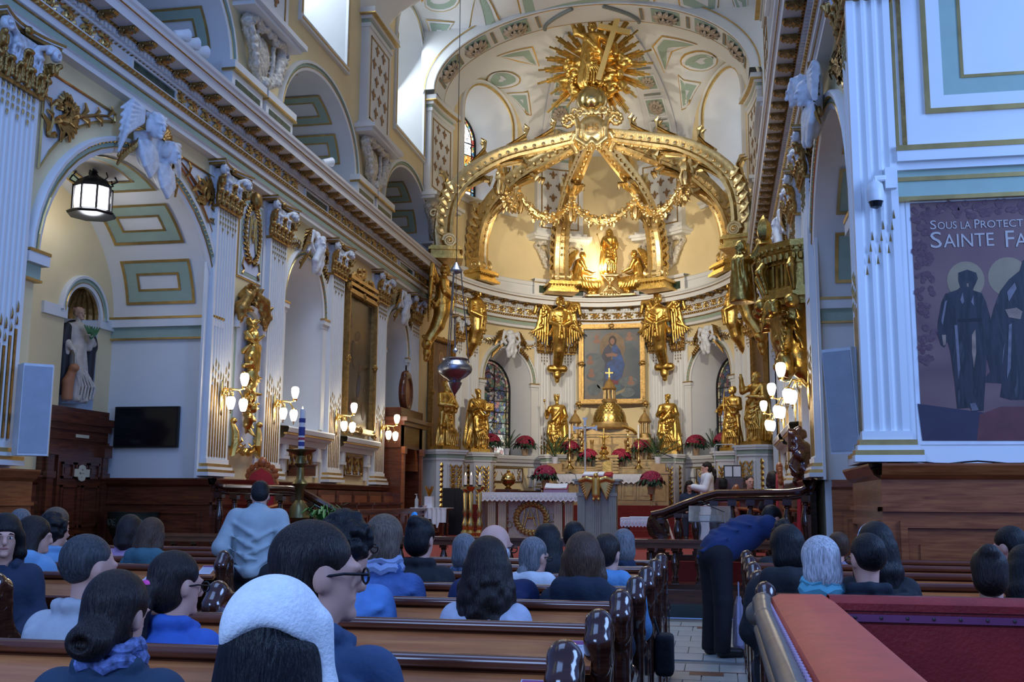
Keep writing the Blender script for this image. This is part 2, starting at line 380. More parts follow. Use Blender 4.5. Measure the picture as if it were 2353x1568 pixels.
tr=empty_struct('trim_2'); entab(FR,-28.2,-10.0,tr,((-14.25,-12.95),(-20.75,-19.45),(-27.25,-25.95)),step=19)
ta=empty_struct('trim_3'); entab(FA,-HALF,HALF,ta,step=.25)
# ---- walls with arched openings
def rect(b,u0,u1,v0,v1,w=0.,step=.35):
    us=lin(u0,u1,step); b.grid([[(u,v0,w),(u,v1,w)] for u in us])
def archwall(b,u0,u1,v0,v1,uc,hw,vs,rz,sill,step=.35,n=20):
    rect(b,u0,uc-hw,v0,v1,step=step); rect(b,uc+hw,u1,v0,v1,step=step)
    if sill>v0: rect(b,uc-hw,uc+hw,v0,sill,step=step)
    b.grid([[(uc-hw*cos(PI*i/n),vs+rz*sin(PI*i/n),0),(uc-hw*cos(PI*i/n),v1,0)] for i in range(n+1)])
def reveal(b,uc,hw,vs,rz,sill,d,w0=0.,n=20,splay=0.):
    pts=[(uc-hw,sill,0)]+[(uc-hw*cos(PI*i/n),vs+rz*sin(PI*i/n),0) for i in range(n+1)]+[(uc+hw,sill,0)]
    k=1-splay
    b.grid([[(p[0],p[1],w0),(uc+(p[0]-uc)*k,sill+(p[1]-sill)*(1-splay*.35),w0-d)] for p in pts])
    b.add([(uc-hw,sill,w0),(uc+hw,sill,w0),(uc+hw*k,sill,w0-d),(uc-hw*k,sill,w0-d)],[(0,1,2,3)])
ARCHV=[(0,0),(0,.05),(.07,.07),(.08,.06),(.15,.06),(.16,.1),(.21,.11),(.23,.08),(.23,0)]
def archivolt(fr,parent,uc,hw,vs,rz,k=1.,foot=True,bead=True):
    sc=[(d*k,w*k) for d,w in ARCHV]
    MB(fr.pos).arch([sc[0],sc[1],sc[2]],uc,vs,hw,rz).arch(sc[5:],uc,vs,hw,rz).obj('archivolt',white,parent,True,recalc=False)
    MB(fr.pos).arch([sc[2],sc[3],sc[4],sc[5]],uc,vs,hw,rz).obj('archivolt_band',green,parent,True,recalc=False)
    b=MB(fr.pos).arch([(.063*k,.066*k),(.075*k,.085*k),(.087*k,.066*k)],uc,vs,hw,rz)
    if bead:
        n=int(PI*hw/.09)
        for i in range(n):
            a=PI*(i+.5)/n; u=uc-(hw+.155*k)*cos(a); v=vs+(rz+.155*k)*sin(a); e=.02
            b.add([(u-e,v-e,.07*k),(u+e,v-e,.07*k),(u+e,v+e,.07*k),(u-e,v+e,.07*k),(u,v,.07*k+.035)],[(0,1,4),(1,2,4),(2,3,4),(3,0,4)])
    b.obj('archivolt_beading',goldtrim,parent)
def impost(fr,parent,u0,u1,v,w0,w1):
    b=MB(fr.pos)
    b.box(u0,u1,v-.12,v,w0,w1).box(u0+.02,u1-.02,v-.2,v-.12,w0,w1-.04); b.obj('impost',white,parent)
    MB(fr.pos).box(u0-.01,u1+.01,v-.03,v+.005,w0,w1+.012).obj('impost_gilding',goldtrim,parent)
# pilasters ------------------------------------------------------------
def m_shaft(wd=.76,h=4.2,nf=7,dep=.13):
    b=MB(); prof=[(-wd/2,0)]; e=.05; fw=(wd-2*e)/nf
    prof.append((-wd/2,-dep))
    for i in range(nf):
        x0=-wd/2+e+fw*i; r=fw*.36; c=x0+fw/2
        for k in range(5): prof.append((c-r*cos(PI*k/4),-dep+r*.9*sin(PI*k/4)))
    prof+=[(wd/2,-dep),(wd/2,0)]
    b.grid([[(x,y,0) for x,y in prof],[(x,y,h) for x,y in prof]]); return b.mesh('pilaster_shaft',white)
def m_flutegold(wd=.76,nf=7,dep=.13,h=4.2,low=1.55):
    b=MB(); e=.05; fw=(wd-2*e)/nf
    for i in range(nf):
        c=-wd/2+e+fw*(i+.5); t=low+.12*sin(i*1.3); r=fw*.2
        b.box(c-r,c+r,-dep-.004,-dep+.02,.03,t-.35)
        for z0,z1 in ((t-.3,t-.18),(t-.15,t)): b.add([(c-r,-dep,z0),(c+r,-dep,z0),(c,-dep-.02,(z0+z1)/2),(c,-dep,z1)],[(0,1,2),(1,3,2),(3,0,2)])
        for j in range(3+i%2):
            z1=h-.04-.1*j; z0=z1-.085; b.add([(c-r,-dep,z1),(c+r,-dep,z1),(c,-dep-.025,z1-.03),(c,-dep,z0)],[(0,1,2),(1,3,2),(3,0,2)])
    return b.mesh('flute_gilding',bronze)
def m_base(wd=.76,dep=.13):
    b=MB(); 
    for (z0,z1,e) in ((0,.06,.1),(.1,.15,.07),(.2,.28,.02)): b.box(-wd/2-e,wd/2+e,-dep-e,0,z0,z1)
    return b.mesh('pilaster_base',white)
def m_basegold(wd=.76,dep=.13):
    b=MB()
    for (z0,z1,e) in ((.055,.105,.095),(.15,.2,.05)):
        b.box(-wd/2-e,wd/2+e,-dep-e,0,z0,z1)
    return b.mesh('base_gilding',goldtrim)
def m_capital(wd=.76,dep=.13,h=.75):
    hw=wd/2; g=MB(); W_,G_=[Sculpt(.0135,(-hw-.27,-dep-.3,-.03),(hw+.27,.06,h+.02)) for _ in '12']
    W_.box((0,-dep*.5,h*.42),(hw*1.02,dep*.5+.02,h*.44),.02,.01)
    def lf(S_,x,y,z,hh,ww,nx=0):
        S_.ell((x,y,z+hh*.45),(ww,.035,hh*.5),.012).ell((x+nx*.05,y-.055,z+hh*.88),(ww*.85,.05,.04),.02).cone((x,y-.035,z+.02),(x+nx*.04,y-.075,z+hh*.85),.012,.016,.008)
        for sg in (-1,1):
            for q in (.25,.5,.72): S_.ell((x+sg*ww*.85,y-.03,z+hh*q),(.026,.03,.035),.008)
    n4=max(2,int(wd/.19+.5))
    for i in range(n4): lf(G_,-hw+wd*(i+.5)/n4,-dep-.03,.0,.27,.075)
    for i in range(n4-1): lf(W_ if i%2==0 else G_,-hw+wd*(i+1)/n4,-dep-.05,.19,.27,.085)
    for sx in (-1,1):
        lf(G_,sx*(hw+.02),-dep-.0,.0,.27,.06,sx); lf(G_,sx*(hw+.03),-dep-.02,.2,.27,.07,sx)
        cx=sx*(hw+.07); cz=h*.76
        for t in range(20): q=t/19; a=2.7*PI*q; R=.095*(1-.8*q); W_.ell((cx-sx*R*cos(a),-dep-.11-.04*q,cz+R*sin(a)),(.034-.012*q,.05,.034-.012*q),.012)
        W_.chain([(sx*.06,-dep-.04,h*.5),(sx*hw*.55,-dep-.07,h*.76),(cx-sx*.05,-dep-.1,cz+.09)],[.025,.035,.035],.02); lf(G_,cx+sx*.02,-dep-.09,h*.42,.16,.04,sx)
        W_.ell((sx*hw*.5,-dep-.05,h*.62),(.06,.05,.08),.02)
    g.box(-hw-.03,hw+.03,-dep-.04,0,-.03,.02); w=MB()
    for (z0,z1,e,B) in ((h*.88,h*.935,.0,g),(h*.935,h*.955,.02,w),(h*.955,h,.035,g)):
        n=8; top=[]
        for i in range(n+1): q=-1+2*i/n; top.append((q*(hw+.15+e),-dep-.03-e-.13*q*q))
        B.prism([(-(hw+.15+e),0)]+top+[(hw+.15+e,0)],z0,z1,2)
    g.sphere((0,-dep-.07,h*.93),(.07,.05,.06),8,5)
    return W_.mesh('capital',capw),(g.mesh('capital_gilding',bronze,True),G_.mesh('capital_leaves',bronze),w.mesh('abacus_fillet',white))
capw=mat('capital_white',(.60,.64,.70),.5,var=.25,vscale=18)
PS=m_shaft(); PG=m_flutegold(); PB=m_base(); PBG=m_basegold(); PC,PCG=m_capital()
PS2=m_shaft(.4,4.2,3,.1); PG2=m_flutegold(.4,3,.1,4.2,1.5); PB2=m_base(.4,.1); PBG2=m_basegold(.4,.1); PC2,PCG2=m_capital(.4,.1,.75)
def pilaster(fr,u,parent,small=False,w=0.,rods=True):
    sh,gl,ba,bg_,ca,cg=(PS2,PG2,PB2,PBG2,PC2,PCG2) if small else (PS,PG,PB,PBG,PC,PCG)
    zs=2.1
    p=ob('pilaster',sh,parent,mw=fr.mat(u,zs,w))
    ob('base',ba,p,loc=(0,0,-.28)); ob('base_gilding',bg_,p,loc=(0,0,-.28))
    if rods: ob('flute_gilding',gl,p)
    hc=4.2
    ob('capital',ca,p,loc=(0,0,hc)); [ob(m_.name.split('.')[0],m_,p,loc=(0,0,hc)) for m_ in cg]; return p
# ---------------------------------------------------------------- left wall
PY=[10.68,16.23,18.38,21.64,24.77,27.75]
def nave_wall(fr,sg,name,side):
    U=lambda y: sg*y
    wl=MB(fr.pos)
    def seg(a,b,fn,*k): fn(wl,*( (U(a),U(b)) if sg>0 else (U(b),U(a)) ),*k)
    top=8.2
    y0=9.2 if sg>0 else 10.2
    seg(y0,11.1,rect,0,top)
    seg(11.1,16.4,archwall,0,top,U(13.7),2.3,4.4,1.95,0)
    seg(16.4,18.6,rect,0,top)
    seg(18.6,21.4,archwall,0,top,U(20.0),1.0,5.25,1.08,2.85)
    seg(21.4,25.0,rect,0,top)
    seg(25.0,28.2,archwall,0,top,U(26.25),1.0,5.25,1.08,0)
    w=wl.obj(name,cream,None,kind='structure',recalc=False)
    for y in PY: pilaster(fr,U(y),w)
    for y in PY: # pier strip behind pilaster
        MB(fr.pos).box(U(y)-.5,U(y)+.5,VS,7.05,0,.04).obj('pilaster_backing',white,w)
    # chapel arch
    archivolt(fr,w,U(13.7),2.3,4.4,1.95)
    b=MB(fr.pos); n=30
    # soffit+jambs of chapel 1.75 deep
    pts=[(U(13.7)-2.3,0)]+[(U(13.7)-2.3*cos(PI*i/n),4.4+1.95*sin(PI*i/n)) for i in range(n+1)]+[(U(13.7)+2.3,0)]
    b.grid([[(p[0],p[1],0),(p[0],p[1],-1.75)] for p in pts]); b.obj('chapel_vault',white,w,True,recalc=False)
    # coffers on the soffit (raised frames)
    for k,(a0,a1) in enumerate(((8,30),(38,60),(68,112),(120,142),(150,172))):
        for (e0,e1,d,mt,nm) in ((0,.05,.03,goldtrim,'coffer_edge'),(.05,.24,.02,green,'coffer_band'),(.24,.28,.03,goldtrim,'coffer_edge')):
            q=MB(fr.pos); da=math.degrees(1/2.1)
            def pt(a,wd,dd):
                a=rad(a); return (U(13.7)-(2.3-dd)*cos(a),4.4+(1.95-dd)*sin(a),wd)
            A0,A1=a0+e0*da,a1-e0*da; B0,B1=a0+e1*da,a1-e1*da; w0,w1=-.25-e0,-1.5+e0; x0,x1=-.25-e1,-1.5+e1
            def strip(ca,cb,wa,wb):
                m=6; q.grid([[pt(ca+(cb-ca)*i/m,wa,d),pt(ca+(cb-ca)*i/m,wb,d)] for i in range(m+1)])
            strip(A0,A1,w0,x0); strip(A0,A1,x1,w1); strip(A0,B0,x0,x1); strip(B1,A1,x0,x1)
            q.obj(nm,mt,w,recalc=False)
    # imposts along jamb
    for us in (-1,1):
        uj=U(13.7)+us*2.3
        for (z0,z1,e,mt,nm) in ((4.28,4.42,.12,white,'impost'),(4.41,4.45,.13,goldtrim,'impost_gilding'),(4.1,4.28,.05,green,'impost_band'),(4.07,4.1,.07,goldtrim,'impost_gilding')):
            MB(fr.pos).box(uj-(e if us>0 else 0),uj+(0 if us>0 else e),z0,z1,-1.75,.0).box(uj-(e if us>0 else .28),uj+(.28 if us>0 else e),z0,z1,0,e).obj(nm,mt,w)
    # chapel back wall with niche
    bw=MB(fr.pos); rect(bw,U(13.7)-2.6,U(13.7)+2.6,0,6.6,-1.75,6) if sg<0 else None
    if sg<0: bw.obj('chapel_back_wall',cream,w,recalc=False)
    # window bay
    for (yc,sill) in ((20.0,2.85),(26.25,2.85)):
        b=MB(fr.pos); reveal(b,U(yc),1.0,5.25,1.08,sill if yc<25 else 0,1.3 if yc<25 else 1.0,splay=.25 if yc<25 else 0); b.obj('window_reveal',white,w,True,recalc=False)
        archivolt(fr,w,U(yc),1.0,5.25,1.08,.8)
        for us in (-1,1):
            impost(fr,w,U(yc)+us*1.1-.16,U(yc)+us*1.1+.16,5.25,0,.1)
            MB(fr.pos).box(U(yc)+us*1.1-.1,U(yc)+us*1.1+.1,2.9,5.05,0,.05).obj('arch_jamb_pilaster',white,w)
    rect_=MB(fr.pos); rect_.box(U(26.25)-1.0,U(26.25)+1.0,0,6.4,-1.05,-1.0); rect_.obj('niche_back',white,w)
    # ledges below window and painting
    for a,c in ((18.78,21.25),(22.03,24.4)):
        ua,ub=sorted((U(a),U(c)))
        b=MB(fr.pos); b.sweep([(2.5,0),(2.5,.1),(2.6,.12),(2.62,.2),(2.7,.24),(2.72,.28),(2.8,.3),(2.83,.28),(2.85,0)],[ua,ub]).obj('ledge',white,w,recalc=False)
        MB(fr.pos).box(ua,ub,2.68,2.71,.2,.26).obj('ledge_gilding',goldtrim,w)
        c0=(ua+ub)/2
        ornpanel(fr,w,c0-.62,c0+.62,1.98,2.46,.02)
        for us in (-1,1):
            b=MB(fr.pos); x=c0+us*.85; b.box(x-.1,x+.1,2.28,2.5,0,.1).box(x-.13,x+.13,2.22,2.28,0,.12).box(x-.07,x+.07,1.9,2.22,0,.06)
            for k in range(3): b.box(x-.07+.05*k,x-.04+.05*k,2.3,2.48,.1,.12)
            b.obj('console',white,w)
    # dado plinth
    return w
def ornpanel(fr,parent,u0,u1,v0,v1,w):
    MB(fr.pos).box(u0,u1,v0,v1,0,w).obj('ornament_panel',white,parent)
    b=MB(fr.pos); e=.03
    for a in ((u0,u1,v0,v0+e),(u0,u1,v1-e,v1),(u0,u0+e,v0,v1),(u1-e,u1,v0,v1)): b.box(*a,w,w+.03)
    n=max(2,int((u1-u0)/.24)); du=(u1-u0-.1)/n; vm=(v0+v1)/2; hh=(v1-v0)/2-.05
    for i in range(n):
        uc=u0+.05+du*(i+.5); sg=1 if i%2 else -1
        for s2 in (-1,1):
            r=min(du*.42,hh*.46); p=[(uc+r*(1-.75*t/12)*cos(PI*.5*s2+sg*s2*t*.62),vm+s2*hh*.5+r*(1-.75*t/12)*sin(PI*.5*s2+sg*s2*t*.62),w+.02) for t in range(13)]
            b.tube(p,[.025-.012*t/12 for t in range(13)],4)
        b.tube([(uc-du*.4*sg,vm-hh,w+.02),(uc,vm,w+.04),(uc+du*.4*sg,vm+hh,w+.02)],[.012,.03,.012],4)
    b.obj('ornament_relief',bronze,parent,True)
wl=nave_wall(FL,1,'wall_left','left')
wr=nave_wall(FR,-1,'wall_right','right')
# chapel back wall on the left with an arched statue niche
b=MB(FL.pos); bu0,bu1=11.2,16.2; NC=15.1
bb=MB(lambda u,v,w: FL.pos(u,v,w-1.75)); archwall(bb,bu0,bu1,0,6.6,NC,.46,4.35,.46,2.82,step=6,n=14); bb.obj('chapel_back_wall',cream,wl,recalc=False)
# ---------------------------------------------------------------- upper walls, vaults, apse
def colwall(fr,u0,u1,ops,v0,top,step=.35,w=0.):
    us=set(lin(u0,u1,step))
    for (uc,hw,vs,rz,sill) in ops:
        for i in range(25):
            u=uc-hw*cos(PI*i/24)
            if u0<=u<=u1: us.add(u)
    us=sorted(us); b=MB(fr.pos)
    for a,c in zip(us,us[1:]):
        if c-a<1e-5: continue
        mid=(a+c)/2; cuts=[]
        for (uc,hw,vs,rz,sill) in ops:
            if abs(mid-uc)<hw:
                t=lambda u: vs+rz*math.sqrt(max(0,1-((u-uc)/hw)**2)); cuts.append((sill,t(a),t(c)))
        cuts.sort(); la=lc=v0
        for sill,ta_,tc_ in cuts:
            if sill>la+1e-4: b.add([(a,la,w),(c,lc,w),(c,sill,w),(a,sill,w)],[(0,1,2,3)])
            la,lc=ta_,tc_
        b.add([(a,la,w),(c,lc,w),(c,top(c),w),(a,top(a),w)],[(0,1,2,3)])
    return b
SPR=13.2; RISE=2.3; RD=3.05; BAYS=(7.6,14.1,20.6,27.1)
def barrel(x): return SPR+RISE*math.sqrt(max(0,1-((x-AX)/AA)**2))
def lun(y): 
    z=0
    for yc in BAYS:
        q=(y-yc)/2.25
        if abs(q)<1: z=max(z,SPR+2.1*math.sqrt(1-q*q))
    return z
def vz(x,y): return max(barrel(x),lun(y) if y<29.3 else 0)
AWIN=[]
for s in (-4.88,4.88):
    p,r,n=FA.at(s); AWIN.append((p,r,n))
def az(x,y):
    rho=((x-AX)/AA)**2+((y-AY)/AB)**2; z=SPR+RD*math.sqrt(max(0,1-rho))
    for p,r,n in AWIN:
        lat=(x-p[0])*r[0]+(y-p[1])*r[1]; dep=(x-p[0])*n[0]+(y-p[1])*n[1]
        if abs(lat)<1.75 and -.3<dep<3.6: z=max(z,SPR+1.95*math.sqrt(1-(lat/1.75)**2)-.02*dep)
    return z
GAL=[(y,2.1,8.9,1.52,8.1) for y in BAYS]; UPW=[(y,1.3,13.85,1.3,11.3) for y in BAYS]
for fr,sg,par in ((FL,1,wl),(FR,-1,wr)):
    ops=[(sg*a[0],)+a[1:] for a in GAL+UPW]
    e0,e1=(2.0,29.35) if sg>0 else (-29.35,-10.2)
    b=colwall(fr,e0,e1,ops,8.15,lambda u: max(SPR,lun(sg*u)),.4); b.obj('clerestory_wall',cream,par,recalc=False)
    for yc in BAYS:
        if yc<10 : continue
        U=sg*yc
        archivolt(fr,par,U,2.1,8.9,1.52,.9,bead=False); archivolt(fr,par,U,1.3,13.85,1.3,.7,bead=False)
        # jamb mouldings of upper window
        q=MB(fr.pos)
        for us in (-1,1): q.box(U+us*1.3+(0 if us>0 else -.16),U+us*1.3+(.16 if us>0 else 0),11.3,13.85,0,.06)
        q.box(U-1.46,U+1.46,11.14,11.3,0,.08); q.obj('window_surround',white,par)
        q=MB(fr.pos)
        for us in (-1,1): q.box(U+us*1.38-.02,U+us*1.38+.02,11.22,13.85,.06,.075)
        q.box(U-1.4,U+1.4,11.2,11.24,.08,.09); q.obj('window_surround_edge',goldtrim,par)
        q=MB(fr.pos); reveal(q,U,1.3,13.85,1.3,11.3,1.1,splay=.25); q.obj('window_reveal',white,par,True,recalc=False)
        # gallery behind the arch
        q=MB(fr.pos); n=24
        q.grid([[(U-2.1*cos(PI*i/n),8.9+1.52*sin(PI*i/n),0),(U-2.1*cos(PI*i/n),8.9+1.52*sin(PI*i/n),-3.2)] for i in range(n+1)])
        for us in (-1,1): q.add([(U+us*2.1,8.1,0),(U+us*2.1,8.9,0),(U+us*2.1,8.9,-3.2),(U+us*2.1,8.1,-3.2)],[(0,1,2,3)])
        q.obj('gallery_vault',white,par,True,recalc=False)
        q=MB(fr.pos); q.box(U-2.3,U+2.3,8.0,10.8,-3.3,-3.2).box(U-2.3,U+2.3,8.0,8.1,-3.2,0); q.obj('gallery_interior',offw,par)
        for (a0,a1) in ((12,38),(46,74),(106,134),(142,168)):
            for (d0,d1) in ((.3,1.55),(1.75,3.0)):
                for (e0_,e1_,mt,nm) in ((0,.05,goldtrim,'coffer_edge'),(.05,.22,green,'coffer_band'),(.22,.26,goldtrim,'coffer_edge')):
                    q=MB(fr.pos); da=math.degrees(1/1.85); dd=.03
                    pt=lambda a,wd: (U-(2.1-dd)*cos(rad(a)),8.9+(1.52-dd)*sin(rad(a)),wd)
                    A0,A1,B0,B1=a0+e0_*da,a1-e0_*da,a0+e1_*da,a1-e1_*da; w0,w1,x0,x1=-d0-e0_,-d1+e0_,-d0-e1_,-d1+e1_
                    def strip(ca,cb,wa,wb):
                        m=4; q.grid([[pt(ca+(cb-ca)*i/m,wa),pt(ca+(cb-ca)*i/m,wb)] for i in range(m+1)])
                    strip(A0,A1,w0,x0); strip(A0,A1,x1,w1); strip(A0,B0,x0,x1); strip(B1,A1,x0,x1); q.obj(nm,mt,par,recalc=False)
        # pedestal blocks flanking the gallery arch
        for us in (-1,1):
            x=U+us*2.55; q=MB(fr.pos); q.box(x-.62,x+.62,8.12,8.75,0,.18).box(x-.66,x+.66,8.75,8.92,0,.24); q.obj('gallery_pedestal',white,par)
            MB(fr.pos).box(x-.5,x+.5,8.3,8.62,.18,.19).obj('pedestal_panel',marble,par); MB(fr.pos).box(x-.67,x+.67,8.74,8.78,0,.25).obj('pedestal_gilding',goldtrim,par)
# fleur de lis
def m_fleur():
    b=MB(); y=-.01
    def pet(pts): b.prism(pts,-.012,0,1)
    pet([(-.035,-.02),(-.05,.05),(0,.16),(.05,.05),(.035,-.02)])
    for s in (-1,1):
        pts=[(s*.03,-.02),(s*.06,.03),(s*.1,.07),(s*.14,.04),(s*.13,-.01),(s*.11,0),(s*.1,.03),(s*.08,.0),(s*.05,-.05)]
        pet(pts if s>0 else pts[::-1])
    pet([(-.06,-.06),(.06,-.06),(.06,-.03),(-.06,-.03)]); pet([(-.02,-.06),(-.05,-.11),(0,-.14),(.05,-.11),(.02,-.06)])
    return b.mesh('fleur_de_lis',mat('fleur_bronze',(.30,.16,.06),.4,.5))
M_FLEUR=m_fleur()
def sculpt_bracket():
    # scrolled cartouche with drapery under the clerestory pilasters
    g=Sculpt(.022,(-.95,-.42,-1.25),(.95,.1,.1))
    g.ell((0,-.02,-.55),(.33,.14,.42),.02)
    for s in (-1,1):
        g.chain([(s*.75,-.12,-.12),(s*.55,-.2,-.05),(s*.3,-.2,-.14),(s*.12,-.22,-.06),(0,-.22,-.12)],[.1,.09,.07,.06,.06],.03)
        g.ell((s*.78,-.14,-.2),(.12,.14,.12),.03).ell((s*.78,-.14,-.2),(.05,.3,.05),.02,sub=True)
        g.chain([(s*.7,-.1,-.3),(s*.6,-.15,-.45),(s*.5,-.15,-.65),(s*.42,-.12,-.85),(s*.2,-.12,-1.05)],[.1,.11,.09,.1,.06],.03)
        for k in range(5): g.ell((s*(.72-.06*k),-.2,-.35-.13*k),(.08,.07,.08),.02)
        g.chain([(s*.36,-.12,-.2),(s*.3,-.16,-.5),(s*.33,-.12,-.8),(s*.1,-.12,-1.0)],[.045,.04,.05,.04],.02)
    g.ell((0,-.15,-1.05),(.14,.12,.12),.03)
    g.warp(.012,38,38,30)
    return g.mesh('cartouche_bracket',goldw)
goldw=mat('white_and_gold_stucco',(.62,.58,.5),.5,.15,var=.3,vscale=16,bump=.3,bscale=40)
stucco=mat('white_stucco_carving',(.66,.70,.76),.5,var=.16,vscale=12,bump=.2,bscale=30)
M_BRK=sculpt_bracket()
def upper_pilaster(fr,u,par,hw=.87,w=0.):
    seg=lin(u-hw,u+hw,.2)
    def bx(name,m,a,c,v0,v1,w0,w1):
        q=MB(fr.pos); us=lin(a,c,.2)
        q.grid([[(x,v0,w0),(x,v0,w1),(x,v1,w1),(x,v1,w0)] for x in us],closed=True); 
        for x in (us[0],us[-1]): q.cap([(x,v0,w0),(x,v0,w1),(x,v1,w1),(x,v1,w0)])
        return q.obj(name,m,par)
    bx('clerestory_pilaster',white,u-hw,u+hw,10.35,12.75,0,.2)
    for (e,v0,v1,d) in ((.3,10.13,10.23,.5),(.22,10.05,10.13,.42),(.12,10.23,10.35,.34)): bx('pilaster_shelf',white,u-hw-e,u+hw+e,v0,v1,0,d)
    for (e,v0,v1,d,m) in ((.03,12.75,12.85,.24,white),(.0,12.85,12.95,.2,green),(.06,12.95,13.05,.28,white),(.14,13.05,13.2,.38,white)): bx('pilaster_cornice',m,u-hw-e,u+hw+e,v0,v1,0,d)
    bx('pilaster_cornice_gilding',goldtrim,u-hw-.16,u+hw+.16,13.03,13.06,.0,.39)
    for a,c,v0,v1 in ((u-hw+.16,u-hw+.2,10.5,12.6),(u+hw-.2,u+hw-.16,10.5,12.6),(u-hw+.16,u+hw-.16,10.5,10.54),(u-hw+.16,u+hw-.16,12.56,12.6)): bx('panel_border',bronze,a,c,v0,v1,.2,.215)
    for r in range(5):
        for c in range(2+(r%2)):
            x=u+(-.27+.54*c if r%2==0 else -.5+.5*c)*.9
            ob('fleur_de_lis',M_FLEUR,par,mw=fr.mat(x,10.78+.4*r,.205))
    ob('cartouche_bracket',M_BRK,par,mw=fr.mat(u,10.08,.02))
for y in (10.85,17.35,23.85):
    upper_pilaster(FL,y,wl)
    if y>12: upper_pilaster(FR,-y,wr)
# ---------------------------------------------------------------- apse wall
SW=3.87
b=colwall(FA,-HALF,HALF,[(s,1.0,5.25,1.08,2.9) for s in (-SW,SW)],0,lambda u:8.15,.25)
wa=b.obj('wall_apse',cream,None,kind='structure',recalc=False)
def atop(u): p,r,n=FA.at(u); return az(p[0],p[1])
b=colwall(FA,-HALF+1.15,HALF-1.15,[(s,1.2,13.75,1.15,10.95) for s in (-4.88,4.88)],8.15,atop,.15); b.obj('clerestory_wall',cream,wa,recalc=False)
for s in (-7.9,-1.88,1.88,7.9): upper_pilaster(FA,s,wa)
for s in (-SW,SW):
    archivolt(FA,wa,s,1.0,5.25,1.08,.9); b=MB(FA.pos); reveal(b,s,1.0,5.25,1.08,2.9,.9,splay=.25); b.obj('window_reveal',white,wa,True,recalc=False)
    for us in (-1,1):
        impost(FA,wa,s+us*1.12-.16,s+us*1.12+.16,5.25,0,.1); MB(FA.pos).box(s+us*1.12-.12,s+us*1.12+.12,2.9,5.05,0,.05).obj('arch_jamb_pilaster',white,wa)
    us_=lin(s-1.3,s+1.3,.2)
    MB(FA.pos).sweep([(2.55,0),(2.55,.1),(2.65,.12),(2.67,.2),(2.75,.24),(2.77,.28),(2.85,.3),(2.88,.28),(2.9,0)],us_).obj('ledge',white,wa,recalc=False)
    ornpanel(FA,wa,s-.85,s+.7,2.05,2.5,.02)
    b=MB(FA.pos); x=s+1.0*(1 if s<0 else -1); b.box(x-.1,x+.1,2.28,2.5,0,.1).box(x-.13,x+.13,2.22,2.28,0,.12).box(x-.07,x+.07,1.9,2.22,0,.06); b.obj('console',white,wa)
for s in (-4.88,4.88):
    b=MB(FA.pos); reveal(b,s,1.2,13.75,1.15,10.95,1.5,splay=.3,n=24); b.obj('window_reveal',white,wa,True,recalc=False)
    sc=[(0,0),(0,.06),(.06,.08),(.12,.06),(.18,.08),(.2,0)]
    for (i0,i1,mt,nm) in ((0,3,goldtrim,'window_moulding'),(2,6,white,'window_moulding')):
        b=MB(FA.pos); b.arch(sc[i0:i1],s,13.75,1.2,1.15)
        for us in (-1,1): b.grid([[(s+us*(1.2+d),v,w) for d,w in sc[i0:i1]] for v in (10.95,13.75)])
        b.obj(nm,mt,wa,recalc=False)
    MB(FA.pos).sweep([(10.75,0),(10.75,.08),(10.85,.1),(10.9,.2),(10.95,.2),(10.95,0)],lin(s-1.4,s+1.4,.2)).obj('window_sill',white,wa,recalc=False)
for s in (-6.26,-5.42,-2.4,-1.54,1.54,2.4,5.42,6.26): pilaster(FA,s,wa,True)
for a,c in ((-6.6,-5.2),(-2.75,-1.25),(1.25,2.75),(5.2,6.6)):
    b=MB(FA.pos); b.grid([[(x,VS,.03),(x,7.05,.03)] for x in lin(a,c,.2)]); b.obj('white_pier',white,wa,recalc=False)
# attic plinth above the cornice
us_=lin(-HALF+.8,HALF-.8,.25)
MB(FA.pos).sweep([(8.15,.1),(8.5,.1),(8.52,.14),(8.62,.16),(8.66,.1),(8.66,0)],us_).obj('attic_plinth',white,wa,recalc=False)
for s in (-7.9,-1.88,1.88,7.9):
    b=MB(FA.pos); b.grid([[(x,8.15,.3),(x,8.6,.3),(x,8.66,.34),(x,8.72,.34),(x,8.72,0)] for x in lin(s-1.05,s+1.05,.2)]); b.obj('attic_block',white,wa,recalc=False)
    b=MB(FA.pos); b.grid([[(x,8.25,.305),(x,8.5,.305)] for x in lin(s-.85,s+.85,.2)]); b.obj('attic_panel',marble,wa,recalc=False)
    b=MB(FA.pos); b.grid([[(x,8.585,.305),(x,8.61,.345)] for x in lin(s-1.06,s+1.06,.2)]); b.obj('attic_gilding',goldtrim,wa,recalc=False)
# ---------------------------------------------------------------- vault
b=MB(); xs=[AX-AA*cos(PI*i/48) for i in range(49)]; ys=lin(2.,28.2,.13)
b.grid([[(x,y,vz(x,y)) for x in xs] for y in ys])
ceil=b.obj('ceiling',white,None,True,kind='structure',recalc=False,sharp=30)
b=MB(); rows=[]
for i in range(121):
    t=-PI/2+PI*i/120; rows.append([(AX+AA*q*sin(t),AY+AB*q*cos(t),az(AX+AA*q*sin(t),AY+AB*q*cos(t))) for q in [math.sqrt(1-(k/44)**2) if k<44 else 0.0 for k in range(45)]])
b.grid(rows); b.obj('apse_dome',white,ceil,True,recalc=False,sharp=30)
